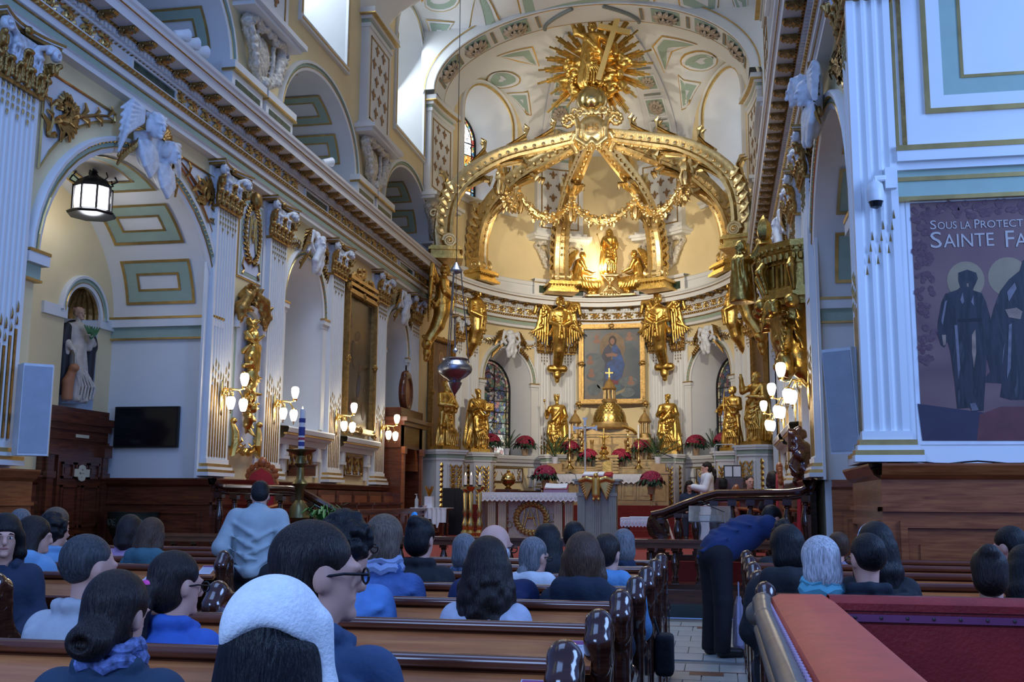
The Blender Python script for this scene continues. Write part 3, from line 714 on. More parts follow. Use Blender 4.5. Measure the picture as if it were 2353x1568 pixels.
# triumphal arch band with rosettes
AR0,AR1=28.15,29.3
def ap(a,d,y): return (AX-(AA-.42-d)*cos(a),y,SPR+(RISE-.08-d)*sin(a))
b=MB(); n=60
b.grid([[ap(PI*i/n,-.3,AR0-.02),ap(PI*i/n,-.02,AR0-.02),ap(PI*i/n,.0,AR0),ap(PI*i/n,0,AR1),ap(PI*i/n,-.3,AR1)] for i in range(n+1)]); b.obj('chancel_arch',white,ceil,True,recalc=False,sharp=30)
b=MB(); b.grid([[ap(PI*i/n,-.31,AR0-.05),ap(PI*i/n,-.27,AR0-.05)] for i in range(n+1)]).grid([[ap(PI*i/n,.012,AR0+.03),ap(PI*i/n,.012,AR0+.06)] for i in range(n+1)]).grid([[ap(PI*i/n,.012,AR1-.06),ap(PI*i/n,.012,AR1-.03)] for i in range(n+1)]); b.obj('arch_gilded_line',goldtrim,ceil,recalc=False)
def m_rosette():
    b=MB()
    for k in range(12):
        a=2*PI*k/12; b.leaf([(.05*cos(a),.05*sin(a),-.05),(.15*cos(a),.15*sin(a),-.1),(.27*cos(a+.1),.27*sin(a+.1),-.06),(.3*cos(a+.15),.3*sin(a+.15),-.01)],.065,(0,0,-1))
    for k in range(7):
        a=2*PI*k/7; b.leaf([(.02*cos(a),.02*sin(a),-.09),(.09*cos(a),.09*sin(a),-.14),(.15*cos(a),.15*sin(a),-.1)],.045,(0,0,-1))
    b.sphere((0,0,-.12),.045,8,5); return b.mesh('rosette',mat('rosette_stucco',(.5,.42,.34),.5,.3,var=.25,vscale=14),True)
M_ROS=m_rosette(); recess=mat('coffer_recess',(.22,.24,.22),.7)
def surf_mat(p,nx,nu,sc=1): # place object: local -z along inward normal nu, x along nx
    nu=Vector(nu).normalized(); nx=Vector(nx).normalized(); z=-nu; x=(nx-z*nx.dot(z)).normalized(); y=z.cross(x)
    M=Matrix((( x[0]*sc,y[0]*sc,z[0]*sc,p[0]),(x[1]*sc,y[1]*sc,z[1]*sc,p[1]),(x[2]*sc,y[2]*sc,z[2]*sc,p[2]),(0,0,0,1))); return M
def m_coffer():
    b=MB()
    for x0,x1,y0,y1 in ((-.42,.42,-.42,-.36),(-.42,.42,.36,.42),(-.42,-.36,-.36,.36),(.36,.42,-.36,.36)): b.box(x0,x1,y0,y1,-.05,.02)
    return b.mesh('coffer_frame',white)
M_COF=m_coffer(); M_COFB=MB().box(-.37,.37,-.37,.37,-.012,.0).mesh('coffer_field',green); M_SLOT=MB().box(-.04,.04,-.33,.33,-.02,0).mesh('slot',recess); M_SLOTG=MB().box(-.055,.055,-.35,.35,-.01,0).mesh('slot_edge',goldtrim)
KA=(20.4,40.6,60.5,119.5,139.4,159.6)
for k in range(6):
    a=rad(KA[k]); p=ap(a,.012,(AR0+AR1)/2); nu=((AX-p[0])/(AA**2),0,-(p[2]-SPR)/(RISE**2)); tx=(sin(a)*AA,0,cos(a)*RISE)
    ob('coffer_field',M_COFB,ceil,mw=surf_mat(p,tx,nu,1.12)); ob('rosette',M_ROS,ceil,mw=surf_mat(p,tx,nu,1.25))
    for a2 in (a+.17,a-.17)[:2 if k in (0,3) else 1]:
        p=ap(a2,.015,(AR0+AR1)/2); nu=((AX-p[0])/(AA**2),0,-(p[2]-SPR)/(RISE**2)); tx=(sin(a2)*AA,0,cos(a2)*RISE)
        ob('slot',M_SLOT,ceil,mw=surf_mat(p,tx,nu)); ob('slot_edge',M_SLOTG,ceil,mw=surf_mat(p,tx,nu))
# dome ribs with rosettes rising from the clerestory pilasters
def dome_pt(t,q,d=0):
    x=AX+AA*q*sin(t); y=AY+AB*q*cos(t); return np.array([x,y,SPR+RD*math.sqrt(max(0,1-q*q))-d])
for s in (-1.88,1.88):
    t=float(np.interp(s,_es,_th)); e0=float(np.interp(abs(s)-.6,_es,_th)); e1=float(np.interp(abs(s)+.6,_es,_th)); sg=1 if s>0 else -1
    qs=[cos(rad(3+ k*3.2)) for k in range(20)]
    b=MB(); b.grid([[tuple(dome_pt(sg*(e0+(e1-e0)*j/4),q,.1 if 0<j<4 else .1)) for j in range(5)] for q in qs]); b.obj('dome_rib',offw,ceil,recalc=False)
    for k,an in enumerate((12,26,39,51)):
        q=cos(rad(an)); p=dome_pt(t,q,.115); h=.01; d1=dome_pt(t,cos(rad(an+2)),.115)-p; nu=np.cross(d1,dome_pt(t+.02,q,.115)-p); nu=nu if nu[2]<0 else -nu
        sc=.95-.1*k
        ob('coffer_frame',M_COF,ceil,mw=surf_mat(p,d1,nu,sc)); ob('coffer_field',M_COFB,ceil,mw=surf_mat(p,d1,nu,sc)); ob('rosette',M_ROS,ceil,mw=surf_mat(p,d1,nu,sc*1.05))
        if k<3:
            p=dome_pt(t,cos(rad(an+6.8)),.115); ob('slot',M_SLOT,ceil,mw=surf_mat(p,d1,nu,.9)); 
# painted vault panels: outline in plan, following the vault
def vpanel(zf,pts,off,mt,nm,dense=.18):
    # triangulated fan of a polygon subdivided
    b=MB(); c=np.mean(np.array(pts),0); P=[]
    for i in range(len(pts)):
        a=np.array(pts[i]); d=np.array(pts[(i+1)%len(pts)]); n=max(1,int(np.linalg.norm(d-a)/dense)); P+= [a+(d-a)*k/n for k in range(n)]
    rings=[[c+(p-c)*f for p in P] for f in (1,.8,.6,.4,.2,.02)]
    b.grid([[(p[0],p[1],zf(p[0],p[1])-off) for p in r] for r in rings],closed=True); return b.obj(nm,mt,ceil,recalc=False)
def shrink(pts,e):
    c=np.mean(np.array(pts),0); out=[]
    for p in pts:
        v=np.array(p)-c; L=np.linalg.norm(v); out.append(tuple(c+v*max(.15,1-e/L)))
    return out
def panelset(zf,pts):
    vpanel(zf,pts,.02,goldtrim,'vault_panel_edge'); vpanel(zf,shrink(pts,.05),.03,white,'vault_panel_border'); vpanel(zf,shrink(pts,.16),.04,green,'vault_panel_field'); 
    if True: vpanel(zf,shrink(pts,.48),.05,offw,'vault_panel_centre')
def circ(cx,cy,r,ry=None): return [(cx+r*cos(2*PI*i/20),cy+(ry or r)*sin(2*PI*i/20)) for i in range(20)]
def onV(x,y,zf,y0):
    d=ray(x,y); d=d/d[1]; t=y0
    while t<36:
        p=d*t; p[2]+=EYE
        if abs(p[0]-AX)<AA and p[2]>zf(p[0],p[1]): break
        t+=.03
    return (p[0],p[1])
def pxpanel(zf,y0,pts): panelset(zf,[onV(x,y,zf,y0) for x,y in pts])
def pxell(cx,cy,a,b,n=18): return [(cx+a*cos(2*PI*i/n),cy+b*sin(2*PI*i/n)) for i in range(n)]
for q in ([(978,42),(1045,48),(1000,132)],[(1100,-25),(1156,50),(1050,140),(1030,150),(1078,60)],[(1178,-45),(1197,36),(1290,14),(1400,2),(1505,2),(1512,-45)],[(1552,-45),(1560,10),(1648,44),(1660,-45)],[(1672,-30),(1718,-30),(1722,92),(1695,40)],pxell(1012,-8,46,34)): pxpanel(vz,20,q)
for q in (pxell(1157,182,40,20),[(1163,212),(1214,206),(1222,262)],[(1140,128),(1225,104),(1240,150),(1190,140)],pxell(1606,138,44,24),[(1557,168),(1612,188),(1566,252)],[(1498,104),(1520,80),(1604,100),(1545,118),(1526,166)]): pxpanel(az,29.4,q)
for sg in (-1,1): # curved fluted ribs at the crown of the chancel arch
    b=MB(); b.tube([ap(PI/2+sg*(.1+.22*sin(k/10*PI*.5)),.03,AR0+.1+1.0*k/10) for k in range(11)],.06,6); b.obj('crown_rib',recess,ceil,True)
# ---------------------------------------------------------------- floors
def tilefloor():
    # aisle paving tiles, each its own slab, on a grey bed
    bed=MB().box(-11,9,-3,13.95,-.1,-.012).obj('floor',mat('floor_bed',(.16,.17,.17),.6),None,kind='structure')
    t=mat('floor_tile',(.40,.43,.42),.35,var=.10,vscale=3,bump=.03); dk=mat('floor_tile_dark',(.16,.07,.05),.4)
    MT=MB().box(-.145,.145,-.22,.22,-.012,0).mesh('tile',t); MD=MB().box(-.145,.145,-.1,.1,-.012,0).mesh('tile_dark',dk); ML=MB().box(-.145,.145,-.012,.012,-.012,0.001).mesh('tile_strip',dk)
    r=random.Random(3); y=6.2; row=0
    while y<13.9:
        x=-.62+(.0 if row%2 else -.15)
        for k in range(5): ob('tile',MT,bed,mw=Matrix.Translation((x+.3*k,y,r.uniform(-.0015,0))))
        if row in (8,15):
            ob('tile_dark',MD,bed,mw=Matrix.Translation((-.13,y-.335,.0005)))
            for k in range(4): ob('tile_strip',ML,bed,mw=Matrix.Translation((-.55+.3*k,y-.235,.0005)))
            y+=.22
        y+=.455; row+=1
    b=MB().box(-11,9,-3,6.0,-.012,0).box(-11,-.72,6.0,13.95,-.012,0).box(.78,9,6.0,13.95,-.012,0); b.obj('floor_boards',woodmat('floor_wood',(.03,.015,.01),(.07,.035,.02),.4,.2,2,(8,1,1)),bed)
    return bed
flr=tilefloor()
darkstep=mat('dark_step',(.03,.045,.045),.4)
MB().box(-11,1.5,13.95,40,0,.15).obj('floor_step',darkstep,flr)
MB().box(-11,1.5,14.2,40,.15,.32).obj('floor_step',wood,flr)
MB().box(-8.2,1.5,15.8,40,.32,.6).obj('chancel_floor',carpet,flr)
for i in range(5): MB().box(-7.4+.1*i,.7-.1*i,26.4+.32*i,40,.6+.15*i,.75+.15*i).obj('carpet_step',carpet,flr)
# ---------------------------------------------------------------- wood dado
def dado(fr,u0,u1,par,w=.22,panels=None,v1=VS,mt=None):
    mt=mt or wood; us=lin(u0,u1,.25 if fr is FA else 50)
    b=MB(fr.pos); b.grid([[(x,0,w),(x,v1-.1,w)] for x in us]); b.grid([[(x,v1-.14,w),(x,v1-.1,w+.06),(x,v1-.02,w+.1),(x,v1,w+.1),(x,v1,-.05)] for x in us]); b.obj('dado_boarding',mt,par,recalc=False)
    MB(fr.pos).grid([[(x,v1-.42,w),(x,v1-.42,w+.04),(x,v1-.38,w+.04),(x,v1-.38,w)] for x in us]).obj('dado_rail',mt,par,recalc=False)
    n=panels or max(1,int(round((u1-u0)/1.3))); du=(u1-u0)/n
    for i in range(n):
        a=u0+du*i+.14; c=u0+du*(i+1)-.14; q=MB(fr.pos)
        for x0,x1,z0,z1 in ((a,c,.25,.31),(a,c,v1-.56,v1-.5),(a,a+.06,.31,v1-.56),(c-.06,c,.31,v1-.56)): q.box(x0,x1,z0,z1,w,w+.035)
        q.obj('panel_moulding',mt,par)
        MB(fr.pos).box(a+.16,c-.16,.45,v1-.7,w,w+.015).obj('panel_field',mt,par)
bl=empty_struct('baseboard_left'); br=empty_struct('baseboard_right'); ba_=empty_struct('baseboard_apse')
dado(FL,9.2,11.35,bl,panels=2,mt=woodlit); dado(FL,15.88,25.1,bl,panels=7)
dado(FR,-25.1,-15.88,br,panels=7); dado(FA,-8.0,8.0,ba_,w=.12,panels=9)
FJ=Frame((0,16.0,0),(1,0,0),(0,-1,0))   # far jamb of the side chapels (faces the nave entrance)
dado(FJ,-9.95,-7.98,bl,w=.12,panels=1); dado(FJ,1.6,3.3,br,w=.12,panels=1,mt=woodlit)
# back wall of chapel: dado either side of the doorway
FB=Frame((-9.95,0,0),(0,1,0),(1,0,0)); dado(FB,11.4,14.1,bl,w=.1,panels=2)
# ---------------------------------------------------------------- right crossing pier (faces the camera)
pier=MB()
pier.box(1.62,6,10.2,10.9,0,14).obj('wall_pier',white,None,kind='structure')
pw=bpy.data.objects['wall_pier']
for (z0,z1,e,mt,nm) in ((4.62,4.72,.16,white,'impost'),(4.72,4.77,.17,goldtrim,'impost_gilding'),(4.55,4.62,.10,white,'impost'),(4.30,4.55,.05,green,'impost_band'),(4.26,4.30,.07,goldtrim,'impost_gilding'),(4.45,4.49,.065,goldtrim,'impost_gilding')):
    MB(FP.pos).box(1.72,6,z0,z1,0,e).obj(nm,mt,pw)
for (e0,e1,d,mt,nm) in ((0,.045,.03,goldtrim,'coffer_edge'),(.045,.17,.02,white,'coffer_border'),(.17,.33,.015,green,'coffer_band'),(.33,.36,.025,goldtrim,'coffer_edge')):
    q=MB(FP.pos); u0,u1,v0,v1=2.02+e0,3.9-e0,5.12+e0,7.2-e0; a0,a1,c0,c1=2.02+e1,3.9-e1,5.12+e1,7.2-e1
    for x0,x1,z0,z1 in ((u0,u1,v0,c0),(u0,u1,c1,v1),(u0,a0,c0,c1),(a1,u1,c0,c1)): q.box(x0,x1,z0,z1,0,d)
    q.obj(nm,mt,pw)
MB(FP.pos).box(1.80,1.84,4.8,9,0,.02).obj('pier_bead',bronze,pw); MB(FP.pos).box(1.74,1.77,4.8,9,0,.02).obj('pier_bead',goldtrim,pw)
# corner pilasters
pilaster(FP,1.52,pw,True,w=.02,rods=False)
b=MB(FP.pos)
for k in range(3):
    for j in range(4): x=1.41+.1*k+.02*j; z=3.55+.1*k+.13*j-.02*j; b.add([(x-.012,z,.125),(x+.012,z,.125),(x,z+.05,.135),(x,z+.09,.125)],[(0,1,2),(1,3,2),(3,0,2)])
b.obj('flute_flecks',bronze,pw,kind='stuff')
# dado of the pier
bp=empty_struct('baseboard_pier'); FD=Frame((0,10.2,0),(1,0,0),(0,-1,0))
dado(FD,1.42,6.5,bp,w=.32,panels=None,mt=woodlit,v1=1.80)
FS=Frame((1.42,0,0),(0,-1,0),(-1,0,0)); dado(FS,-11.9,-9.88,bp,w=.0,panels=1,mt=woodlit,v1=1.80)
# ================================================================ GOLD SCULPTURE
def head(g,c,s=1.,yaw=0.,pitch=0.,beard=0,hair=1,k=.012,fem=False,crown=0):
    # head of height ~.24*s centred at c, facing -Y before yaw/pitch
    M=rotm(pitch,0,yaw); c=np.array(c,float)
    def T(x,y,z): return c+M@np.array([x,y,z])*s
    e=lambda p,r,kk=k,sub=False: g.ell(T(*p),[q*s for q in r],kk*s,rot=M,sub=sub)
    e((0,.015,.03),(.078,.098,.095),.02); e((0,-.02,-.05),(.058,.07,.07),.04); g.cone(T(0,-.095,.01),T(0,-.112,-.03),.010*s,.017*s,.015*s)
    e((0,-.085,.022),(.055,.02,.012),.02); 
    for x in (-.03,.03): e((x,-.092,.002),(.016,.012,.010),.006,True); e((x,-.078,.0),(.013,.011,.010),.006)
    e((0,-.088,-.062),(.026,.012,.008),.012); e((0,-.082,-.1),(.026,.022,.02),.02)
    for x in (-.078,.078): e((x,.015,-.01),(.012,.022,.034),.012)
    if hair:
        e((0,.03,.055),(.088,.1,.082),.015)
        if hair>1:
            for a in range(9):
                t=a/8*PI*1.2-PI*.1; e((.088*cos(t),.03+.07*sin(t),-.02),(.03,.03,.06),.02)
        if hair>2:
            g.chain([T(0,.08,.02),T(0,.1,-.1),T(0,.09,-.22)],[.08*s,.075*s,.05*s],.03)
        for a in range(14): 
            t=a*2.4; e((.085*cos(t)*.95,.03+.09*sin(t),.05+.05*sin(a*1.7)),(.022,.022,.024),.012)
    if beard:
        e((0,-.07,-.115),(.05,.045,.06*beard),.025); g.chain([T(0,-.08,-.12),T(0,-.085,-.12-.08*beard)],[.035*s,.018*s],.03)
    if crown:
        for a in range(8): t=a*PI/4; g.cone(T(.08*cos(t),.02+.09*sin(t),.1),T(.1*cos(t),.02+.11*sin(t),.19),.022*s,.01*s,.01)
        e((0,.02,.1),(.092,.105,.02),.01)
    return g
def limb(g,pts,rs,k=.03): return g.chain(pts,rs,k)
def hand(g,w,d,s=1.,up=(0,0,1),k=.008,curl=.35,flip=1):
    # palm at w pointing along d with five fingers
    w=np.array(w,float); d=nrm(np.array(d,float)); u=np.array(up,float); u=nrm(u-d*u.dot(d)); sd=np.cross(d,u)*flip
    g.cone(w,w+d*.07*s,.03*s,.036*s,.02)
    for i,(o,L) in enumerate(((-.03,.07),(-.01,.08),(.011,.075),(.03,.06))):
        a=w+d*.075*s+sd*o*s; b=a+(d*cos(curl)-u*sin(curl))*L*.55*s; c=b+(d*cos(curl*2)-u*sin(curl*2))*L*.5*s
        g.cone(a,b,.0105*s,.0095*s,k).cone(b,c,.0095*s,.007*s,k)
    a=w+d*.02*s-sd*.03*s; b=a+(d*.6-sd*.8)*.045*s-u*.01*s; g.cone(a,b,.013*s,.011*s,k).cone(b,b+(d*.9-sd*.3)*.035*s,.011*s,.008*s,k)
def robed(pose,vox=.015,seed=0,beard=0,hair=1,fem=False,crown=0,veil=0,yaw=0.,pitch=0.,hx=0.,open_=0,mantle=1,knee=1,extra=None,hem=.25):
    rl=random.Random(seed); ph=rl.uniform(0,6)
    g=Sculpt(vox,(-.72,-.55,-.02),(.72,.45,2.05))
    g.cone((hx*.3,0,.12),(hx,0,.98),hem,.185,.05,flat=(1.08,.9)) if False else None
    # skirt: hem to waist, folds grow to the hem
    g.cone((hx,0,1.0),(hx*.2,-.0,.1),.165,hem,.05,fold=.034,fn=8,fph=ph,flat=(1.1,.92))
    g.cone((hx,0,.98),(0,0,1.36),.165,.175,.06,flat=(1.08,.78))
    g.ell((0,.0,1.42),(.235,.12,.11),.07)
    if fem:
        for x in (-.07,.07): g.ell((x,-.1,1.28),(.065,.06,.06),.05)
    g.cone((0,.0,1.48),(0,-.01,1.6),.062,.055,.03)
    head(g,(0,-.02,1.70),1.0,yaw,pitch,beard,hair if not veil else 0,crown=crown)
    if veil:
        g.ell((0,.025,1.72),(.105,.115,.13),.02); g.cone((0,.06,1.68),(0,.1,1.2),.12,.19,.05,flat=(1.2,.7)); head(g,(0,-.035,1.69),.97,yaw,pitch,0,0)
    if knee:
        x=-.09 if hx>=0 else .09; g.cone((x,-.1,.95),(x,-.19,.55),.1,.085,.07).cone((x,-.19,.55),(x*1.1,-.15,.12),.085,.08,.06)
    for x,y in ((-.1,-.2),(.11,-.16)): g.ell((x,y,.035),(.05,.12,.045),.03)
    # arms with wide sleeves
    for side,(el,ha) in zip((-1,1),pose):
        sh=(side*.215,0,1.42); g.chain([sh,el],[.085,.075],.04); g.chain([el,ha],[.078,.055],.03); d=np.array(ha)-np.array(el)
        g.cone(np.array(el)+d*.35,np.array(el)+d*.5+np.array([0,.02,-.16]),.07,.05,.05)
        hand(g,ha,d,1.,flip=side)
    if mantle:
        s=1 if mantle>0 else -1
        g.chain([(s*.2,-.04,1.47),(s*.1,-.17,1.25),(-s*.1,-.2,1.02),(-s*.22,-.08,.92)],[.05,.06,.07,.08],.03)
        g.cone((s*.12,.1,1.4),(s*.16,.1,.2),.15,.24,.05,fold=.038,fn=7,fph=ph+1,flat=(1.1,.8))
        for k in range(4): g.chain([(s*(.2-.03*k),-.1,.98-.13*k),(0,-.24-.01*k,.86-.14*k),(-s*.2,-.14,.9-.12*k)],[.02,.026,.02],.03)
        g.chain([(-s*.22,-.1,.92),(-s*.27,-.12,.6),(-s*.25,-.1,.38)],[.07,.06,.05],.03)
    for k in range(5):
        a=ph+k*1.25; g.chain([(.15*cos(a),-.05+.12*sin(a),.95),(.22*cos(a+.15),.2*sin(a+.1),.5),(.27*cos(a),.23*sin(a),.08)],[.018,.03,.03],.016)
    for k in range(6): a=-.2+.07*k; g.chain([(-.17+.03*k,-.16-.02*sin(k),.98-.03*k),(a,-.25,.66-.04*k),(a+.12,-.26,.3),(a+.1,-.24,.07)],[.008,.018,.022,.02],.018)
    if extra: extra(g)
    return g
def statue(name,label,loc,rz,pose,sc=1.,m=gold,group=None,plinth=(.62,.5,.12),pm=None,parts=None,**kw):
    t=thing(name,label,'statue',loc,rz,group); ph=plinth[2] if plinth else 0
    me=robed(pose,**kw).mesh('figure',m); ob('figure',me,t,mw=Matrix.Translation((0,0,ph))@Matrix.Scale(sc,4))
    if plinth:
        b=MB(); b.box(-plinth[0]/2,plinth[0]/2,-plinth[1]/2,plinth[1]/2,0,ph*.8).box(-plinth[0]/2+.03,plinth[0]/2-.03,-plinth[1]/2+.03,plinth[1]/2-.03,ph*.8,ph); b.obj('plinth',pm or gold,t)
    return t
def wing(g,root,side,span=.55,drop=.9,n=8,r=.05,back=.12):
    root=np.array(root,float)
    for i in range(n):
        q=i/(n-1); top=root+np.array([side*(.08+span*.55*sin(q*2.2)),back*(1+.2*q),.28*cos(q*2.6-.3)+.1-.3*q*q])
        tip=root+np.array([side*(.15+span*q),back*1.4,-drop*(1-.25*q)+.15*q])
        g.cone(top,tip,r,r*.45,.012)
    g.chain([root,root+np.array([side*.2,back,.28]),root+np.array([side*(.2+span*.5),back*1.1,.3]),root+np.array([side*(.15+span*.75),back*1.2,.02])],[r*1.4,r*1.5,r*1.3,r],.02)
    for i in range(10):
        q=rng.random(); g.ell(root+np.array([side*(.1+span*.6*q),back-.05,.2-.3*rng.random()]),(.045,.03,.05),.015)
# ---- six angel consoles carrying the crown
def angel_console():
    g=Sculpt(.017,(-.85,-.45,-2.55),(.85,.75,.12))
    head(g,(0,-.08,-.2),1.15,0,.1,0,2); g.cone((0,-.05,-.36),(0,-.03,-.3),.06,.06,.03)
    g.ell((0,0,-.52),(.26,.15,.13),.06); g.cone((0,0,-.55),(0,.02,-1.0),.2,.2,.06,flat=(1.1,.85))
    for s in (-1,1):
        g.chain([(s*.24,0,-.52),(s*.3,-.05,-.8),(s*.08,-.26,-.92)],[.085,.075,.055],.03); hand(g,(s*.08,-.26,-.92),(-s,-.2,0),1.,flip=s)
        wing(g,(s*.16,.14,-.5),s,.5,.95,8,.055,.14)
        g.chain([(s*.05,-.27,-.95),(s*.08,-.24,-1.3)],[.06,.03],.03)
        g.chain([(s*.2,.1,-1.0),(s*.25,.16,-1.15),(s*.22,.24,-1.05),(s*.18,.2,-.98)],[.05,.05,.045,.03],.02)
    for k in range(3): g.chain([(-.2,-.1,-.6-.09*k),(.02,-.19,-.7-.07*k),(.18,-.1,-.56-.06*k)],[.014,.022,.014],.04)
    # console body
    body=[(0,.0,-1.0),(0,.0,-1.25),(0,.1,-1.6),(0,.28,-1.9),(0,.38,-2.1)]; g.chain(body,[.22,.2,.17,.13,.12],.05)
    for k in range(7): g.ell((0,-.2+.06*k+.02*k*k*.4,-1.12-.13*k),(.05,.05,.05),.015)
    for s in (-1,1): g.chain([(s*p[0]+s*(.17-.02*i),p[1]-.06,p[2]) for i,p in enumerate(body)],[.045,.045,.04,.035,.03],.02)
    g.cone((-.2,.36,-2.12),(.2,.36,-2.12),.11,.11,.02); g.cone((-.24,.36,-2.12),(.24,.36,-2.12),.05,.05,.02)
    g.ell((0,.36,-2.3),(.12,.1,.14),.04); g.ell((0,.38,-2.45),(.07,.07,.09),.03)
    return g.mesh('angel_console',gold)
M_ANG=angel_console()
CRX,CRY=-3.34,29.64
RIBA=(-106.5,-64,-21.5,21.5,64,106.5)
crown=thing('baldachin_crown','gilded openwork crown canopy with six curved ribs and a cartouche above the altar','baldachin',(CRX,CRY,8.15))
RIB=[(4.28,8.55),(4.33,9.0),(4.30,9.45),(4.22,9.8),(4.08,10.15),(3.88,10.45),(3.6,10.73),(3.3,10.97),(3.0,11.16),(2.65,11.34),(2.3,11.47),(1.9,11.58),(1.5,11.69),(1.1,11.80),(.7,11.92),(.35,12.0)]
def rib_mesh():
    b=MB(); P=[np.array([0,r,z-8.15]) for r,z in RIB]; n=len(P); rows=[]
    # section in (x, normal) with mouldings
    sec=[(-.19,-.2),(-.21,-.12),(-.15,-.06),(-.17,.06),(-.21,.12),(-.2,.22),(-.1,.25),(-.06,.2),(.06,.2),(.1,.25),(.2,.22),(.21,.12),(.17,.06),(.15,-.06),(.21,-.12),(.19,-.2),(.08,-.22),(.05,-.18),(-.05,-.18),(-.08,-.22)]
    Q=[]
    for i in range(n-1):
        for k in range(3): Q.append(P[i]+(P[i+1]-P[i])*k/3)
    Q.append(P[-1]); m=len(Q)
    for i in range(m):
        t=nrm(Q[min(i+1,m-1)]-Q[max(0,i-1)]); nn=np.array([0,t[2],-t[1]]); nn=nn if (nn[1]>0 or i>m*.5 and nn[2]>0) else -nn
        f=1.25-.45*i/m; rows.append([tuple(Q[i]+np.array([x*f,0,0])+nn*w*f) for x,w in sec])
    b.grid(rows,closed=True); b.cap(rows[0]); b.cap(rows[-1][::-1]); return b.mesh('rib',goldpale,True,sharp=50),Q
M_RIB,RQ=rib_mesh()
def rib_leaves():
    out=[]; m=len(RQ); bd=MB()
    for i in range(m):
        t=nrm(RQ[min(i+1,m-1)]-RQ[max(0,i-1)]); nn=np.array([0,t[2],-t[1]]); nn=nn if (nn[1]>0 or i>m*.5 and nn[2]>0) else -nn
        if i in (14,24,33,39):
            b=MB(); p=RQ[i]+nn*.22
            for s in (-.1,0,.1): b.leaf([p-t*.55+[s*.3,0,0],p-t*.25+nn*.06+[s*1.2,0,0],p+nn*.16+[s*1.5,0,0],p+t*.1+nn*.36+[s*1.8,0,0],p+t*.02+nn*.48+[s*2,0,0]],[.09,.1,.1,.07,.02],nn,.03,.4)
            b.tube([tuple(p-t*.6-nn*.03),tuple(p+nn*.1)],[.1,.07],6); out.append(('acanthus_tuft',b))
        if i in (18,29):
            b=MB(); p=RQ[i]-nn*.2
            for s in (-.12,0,.12): b.leaf([p-t*.5+[s*.3,0,0],p-t*.1-nn*.03+[s*1.2,0,0],p+t*.25-nn*.1+[s*1.5,0,0],p+t*.36-nn*.28+[s*1.6,0,0],p+t*.25-nn*.38+[s*1.6,0,0]],[.1,.12,.12,.09,.03],-nn,.03,.4)
            b.tube([tuple(p-t*.55+nn*.03),tuple(p+t*.1-nn*.06)],[.12,.08],6); out.append(('hooked_leaf',b))
        if i%2==0 and i>4:
            for s in (-1,1): bd.sphere(tuple(RQ[i]+np.array([s*.2,0,0])*(1.2-.4*i/m)),(.035,.06,.06),6,4)
            bd.sphere(tuple(RQ[i]-nn*.2),(.06,.06,.05),6,4)
        if 2<=i<=12 and i%2==0:
            for s in (-1,1): bd.leaf([RQ[i]+[s*.24,0,0],RQ[i]+[s*.3,.12,.1],RQ[i]+[s*.27,.2,.22],RQ[i]+[s*.25,.12,.3]],.09,(s,0,0),.02)
    b=MB()
    for s in (-1,1):
        c=np.array([s*.3,4.18,.55]); b.tube([tuple(c+np.array([0,.2*(1-.75*k/20)*cos(k*.7),.2*(1-.75*k/20)*sin(k*.7)])) for k in range(21)],[.06-.03*k/20 for k in range(21)],6)
        b.sphere(tuple(c),(.06,.07,.07),8,5)
    b.tube([(-.3,4.18,.55),(.3,4.18,.55)],.15,10); out.append(('base_scroll',b))
    b=MB(); c=np.array([0,4.62,1.4]); b.tube([tuple(c+np.array([0,.02-.13*(1-.7*k/12)*cos(k*.6),.13*(1-.7*k/12)*sin(k*.6)])) for k in range(13)],.05,6); out.append(('back_scroll',b))
    return [(n,b.mesh(n,goldpale,True)) for n,b in out],bd.mesh('rib_beading',goldpale,True)
M_RBL,M_RBD=rib_leaves()
pl=MB()
for z0,z1,e in ((0,.08,.5),(.08,.14,.44),(.14,.26,.4),(.26,.33,.47),(.33,.38,.42)): pl.box(-e,e,4.3-e,4.3+e,z0,z1)
for k in range(9):
    x=-.4+.1*k; pl.sphere((x,3.83,.23),.035,6,4)
M_PLI=pl.mesh('rib_plinth',gold)
for a in RIBA:
    mw=Matrix.Rotation(-rad(a),4,'Z')
    r=ob('rib',M_RIB,crown,mw=mw); [ob(n_,me_,r) for n_,me_ in M_RBL]; tag(ob('rib_beading',M_RBD,r),kind='stuff'); ob('rib_plinth',M_PLI,r)
for i,(a,nm) in enumerate(zip(RIBA,('leftmost, nearest the left nave wall','second from the left, beside the hanging silver lamp','left of the central painting','right of the central painting','second from the right, above the window','rightmost, beside the pulpit'))):
    t=rad(a); R=4.35
    o=ob('angel_console',M_ANG,None,label='gilded winged angel console under the crown, '+nm,cat='angel console',group='angel consoles under the crown')
    o.matrix_world=Matrix.Translation((CRX+R*sin(t),CRY+R*cos(t),8.12))@Matrix.Rotation(-t,4,'Z')@Matrix.Scale(1.12,4)
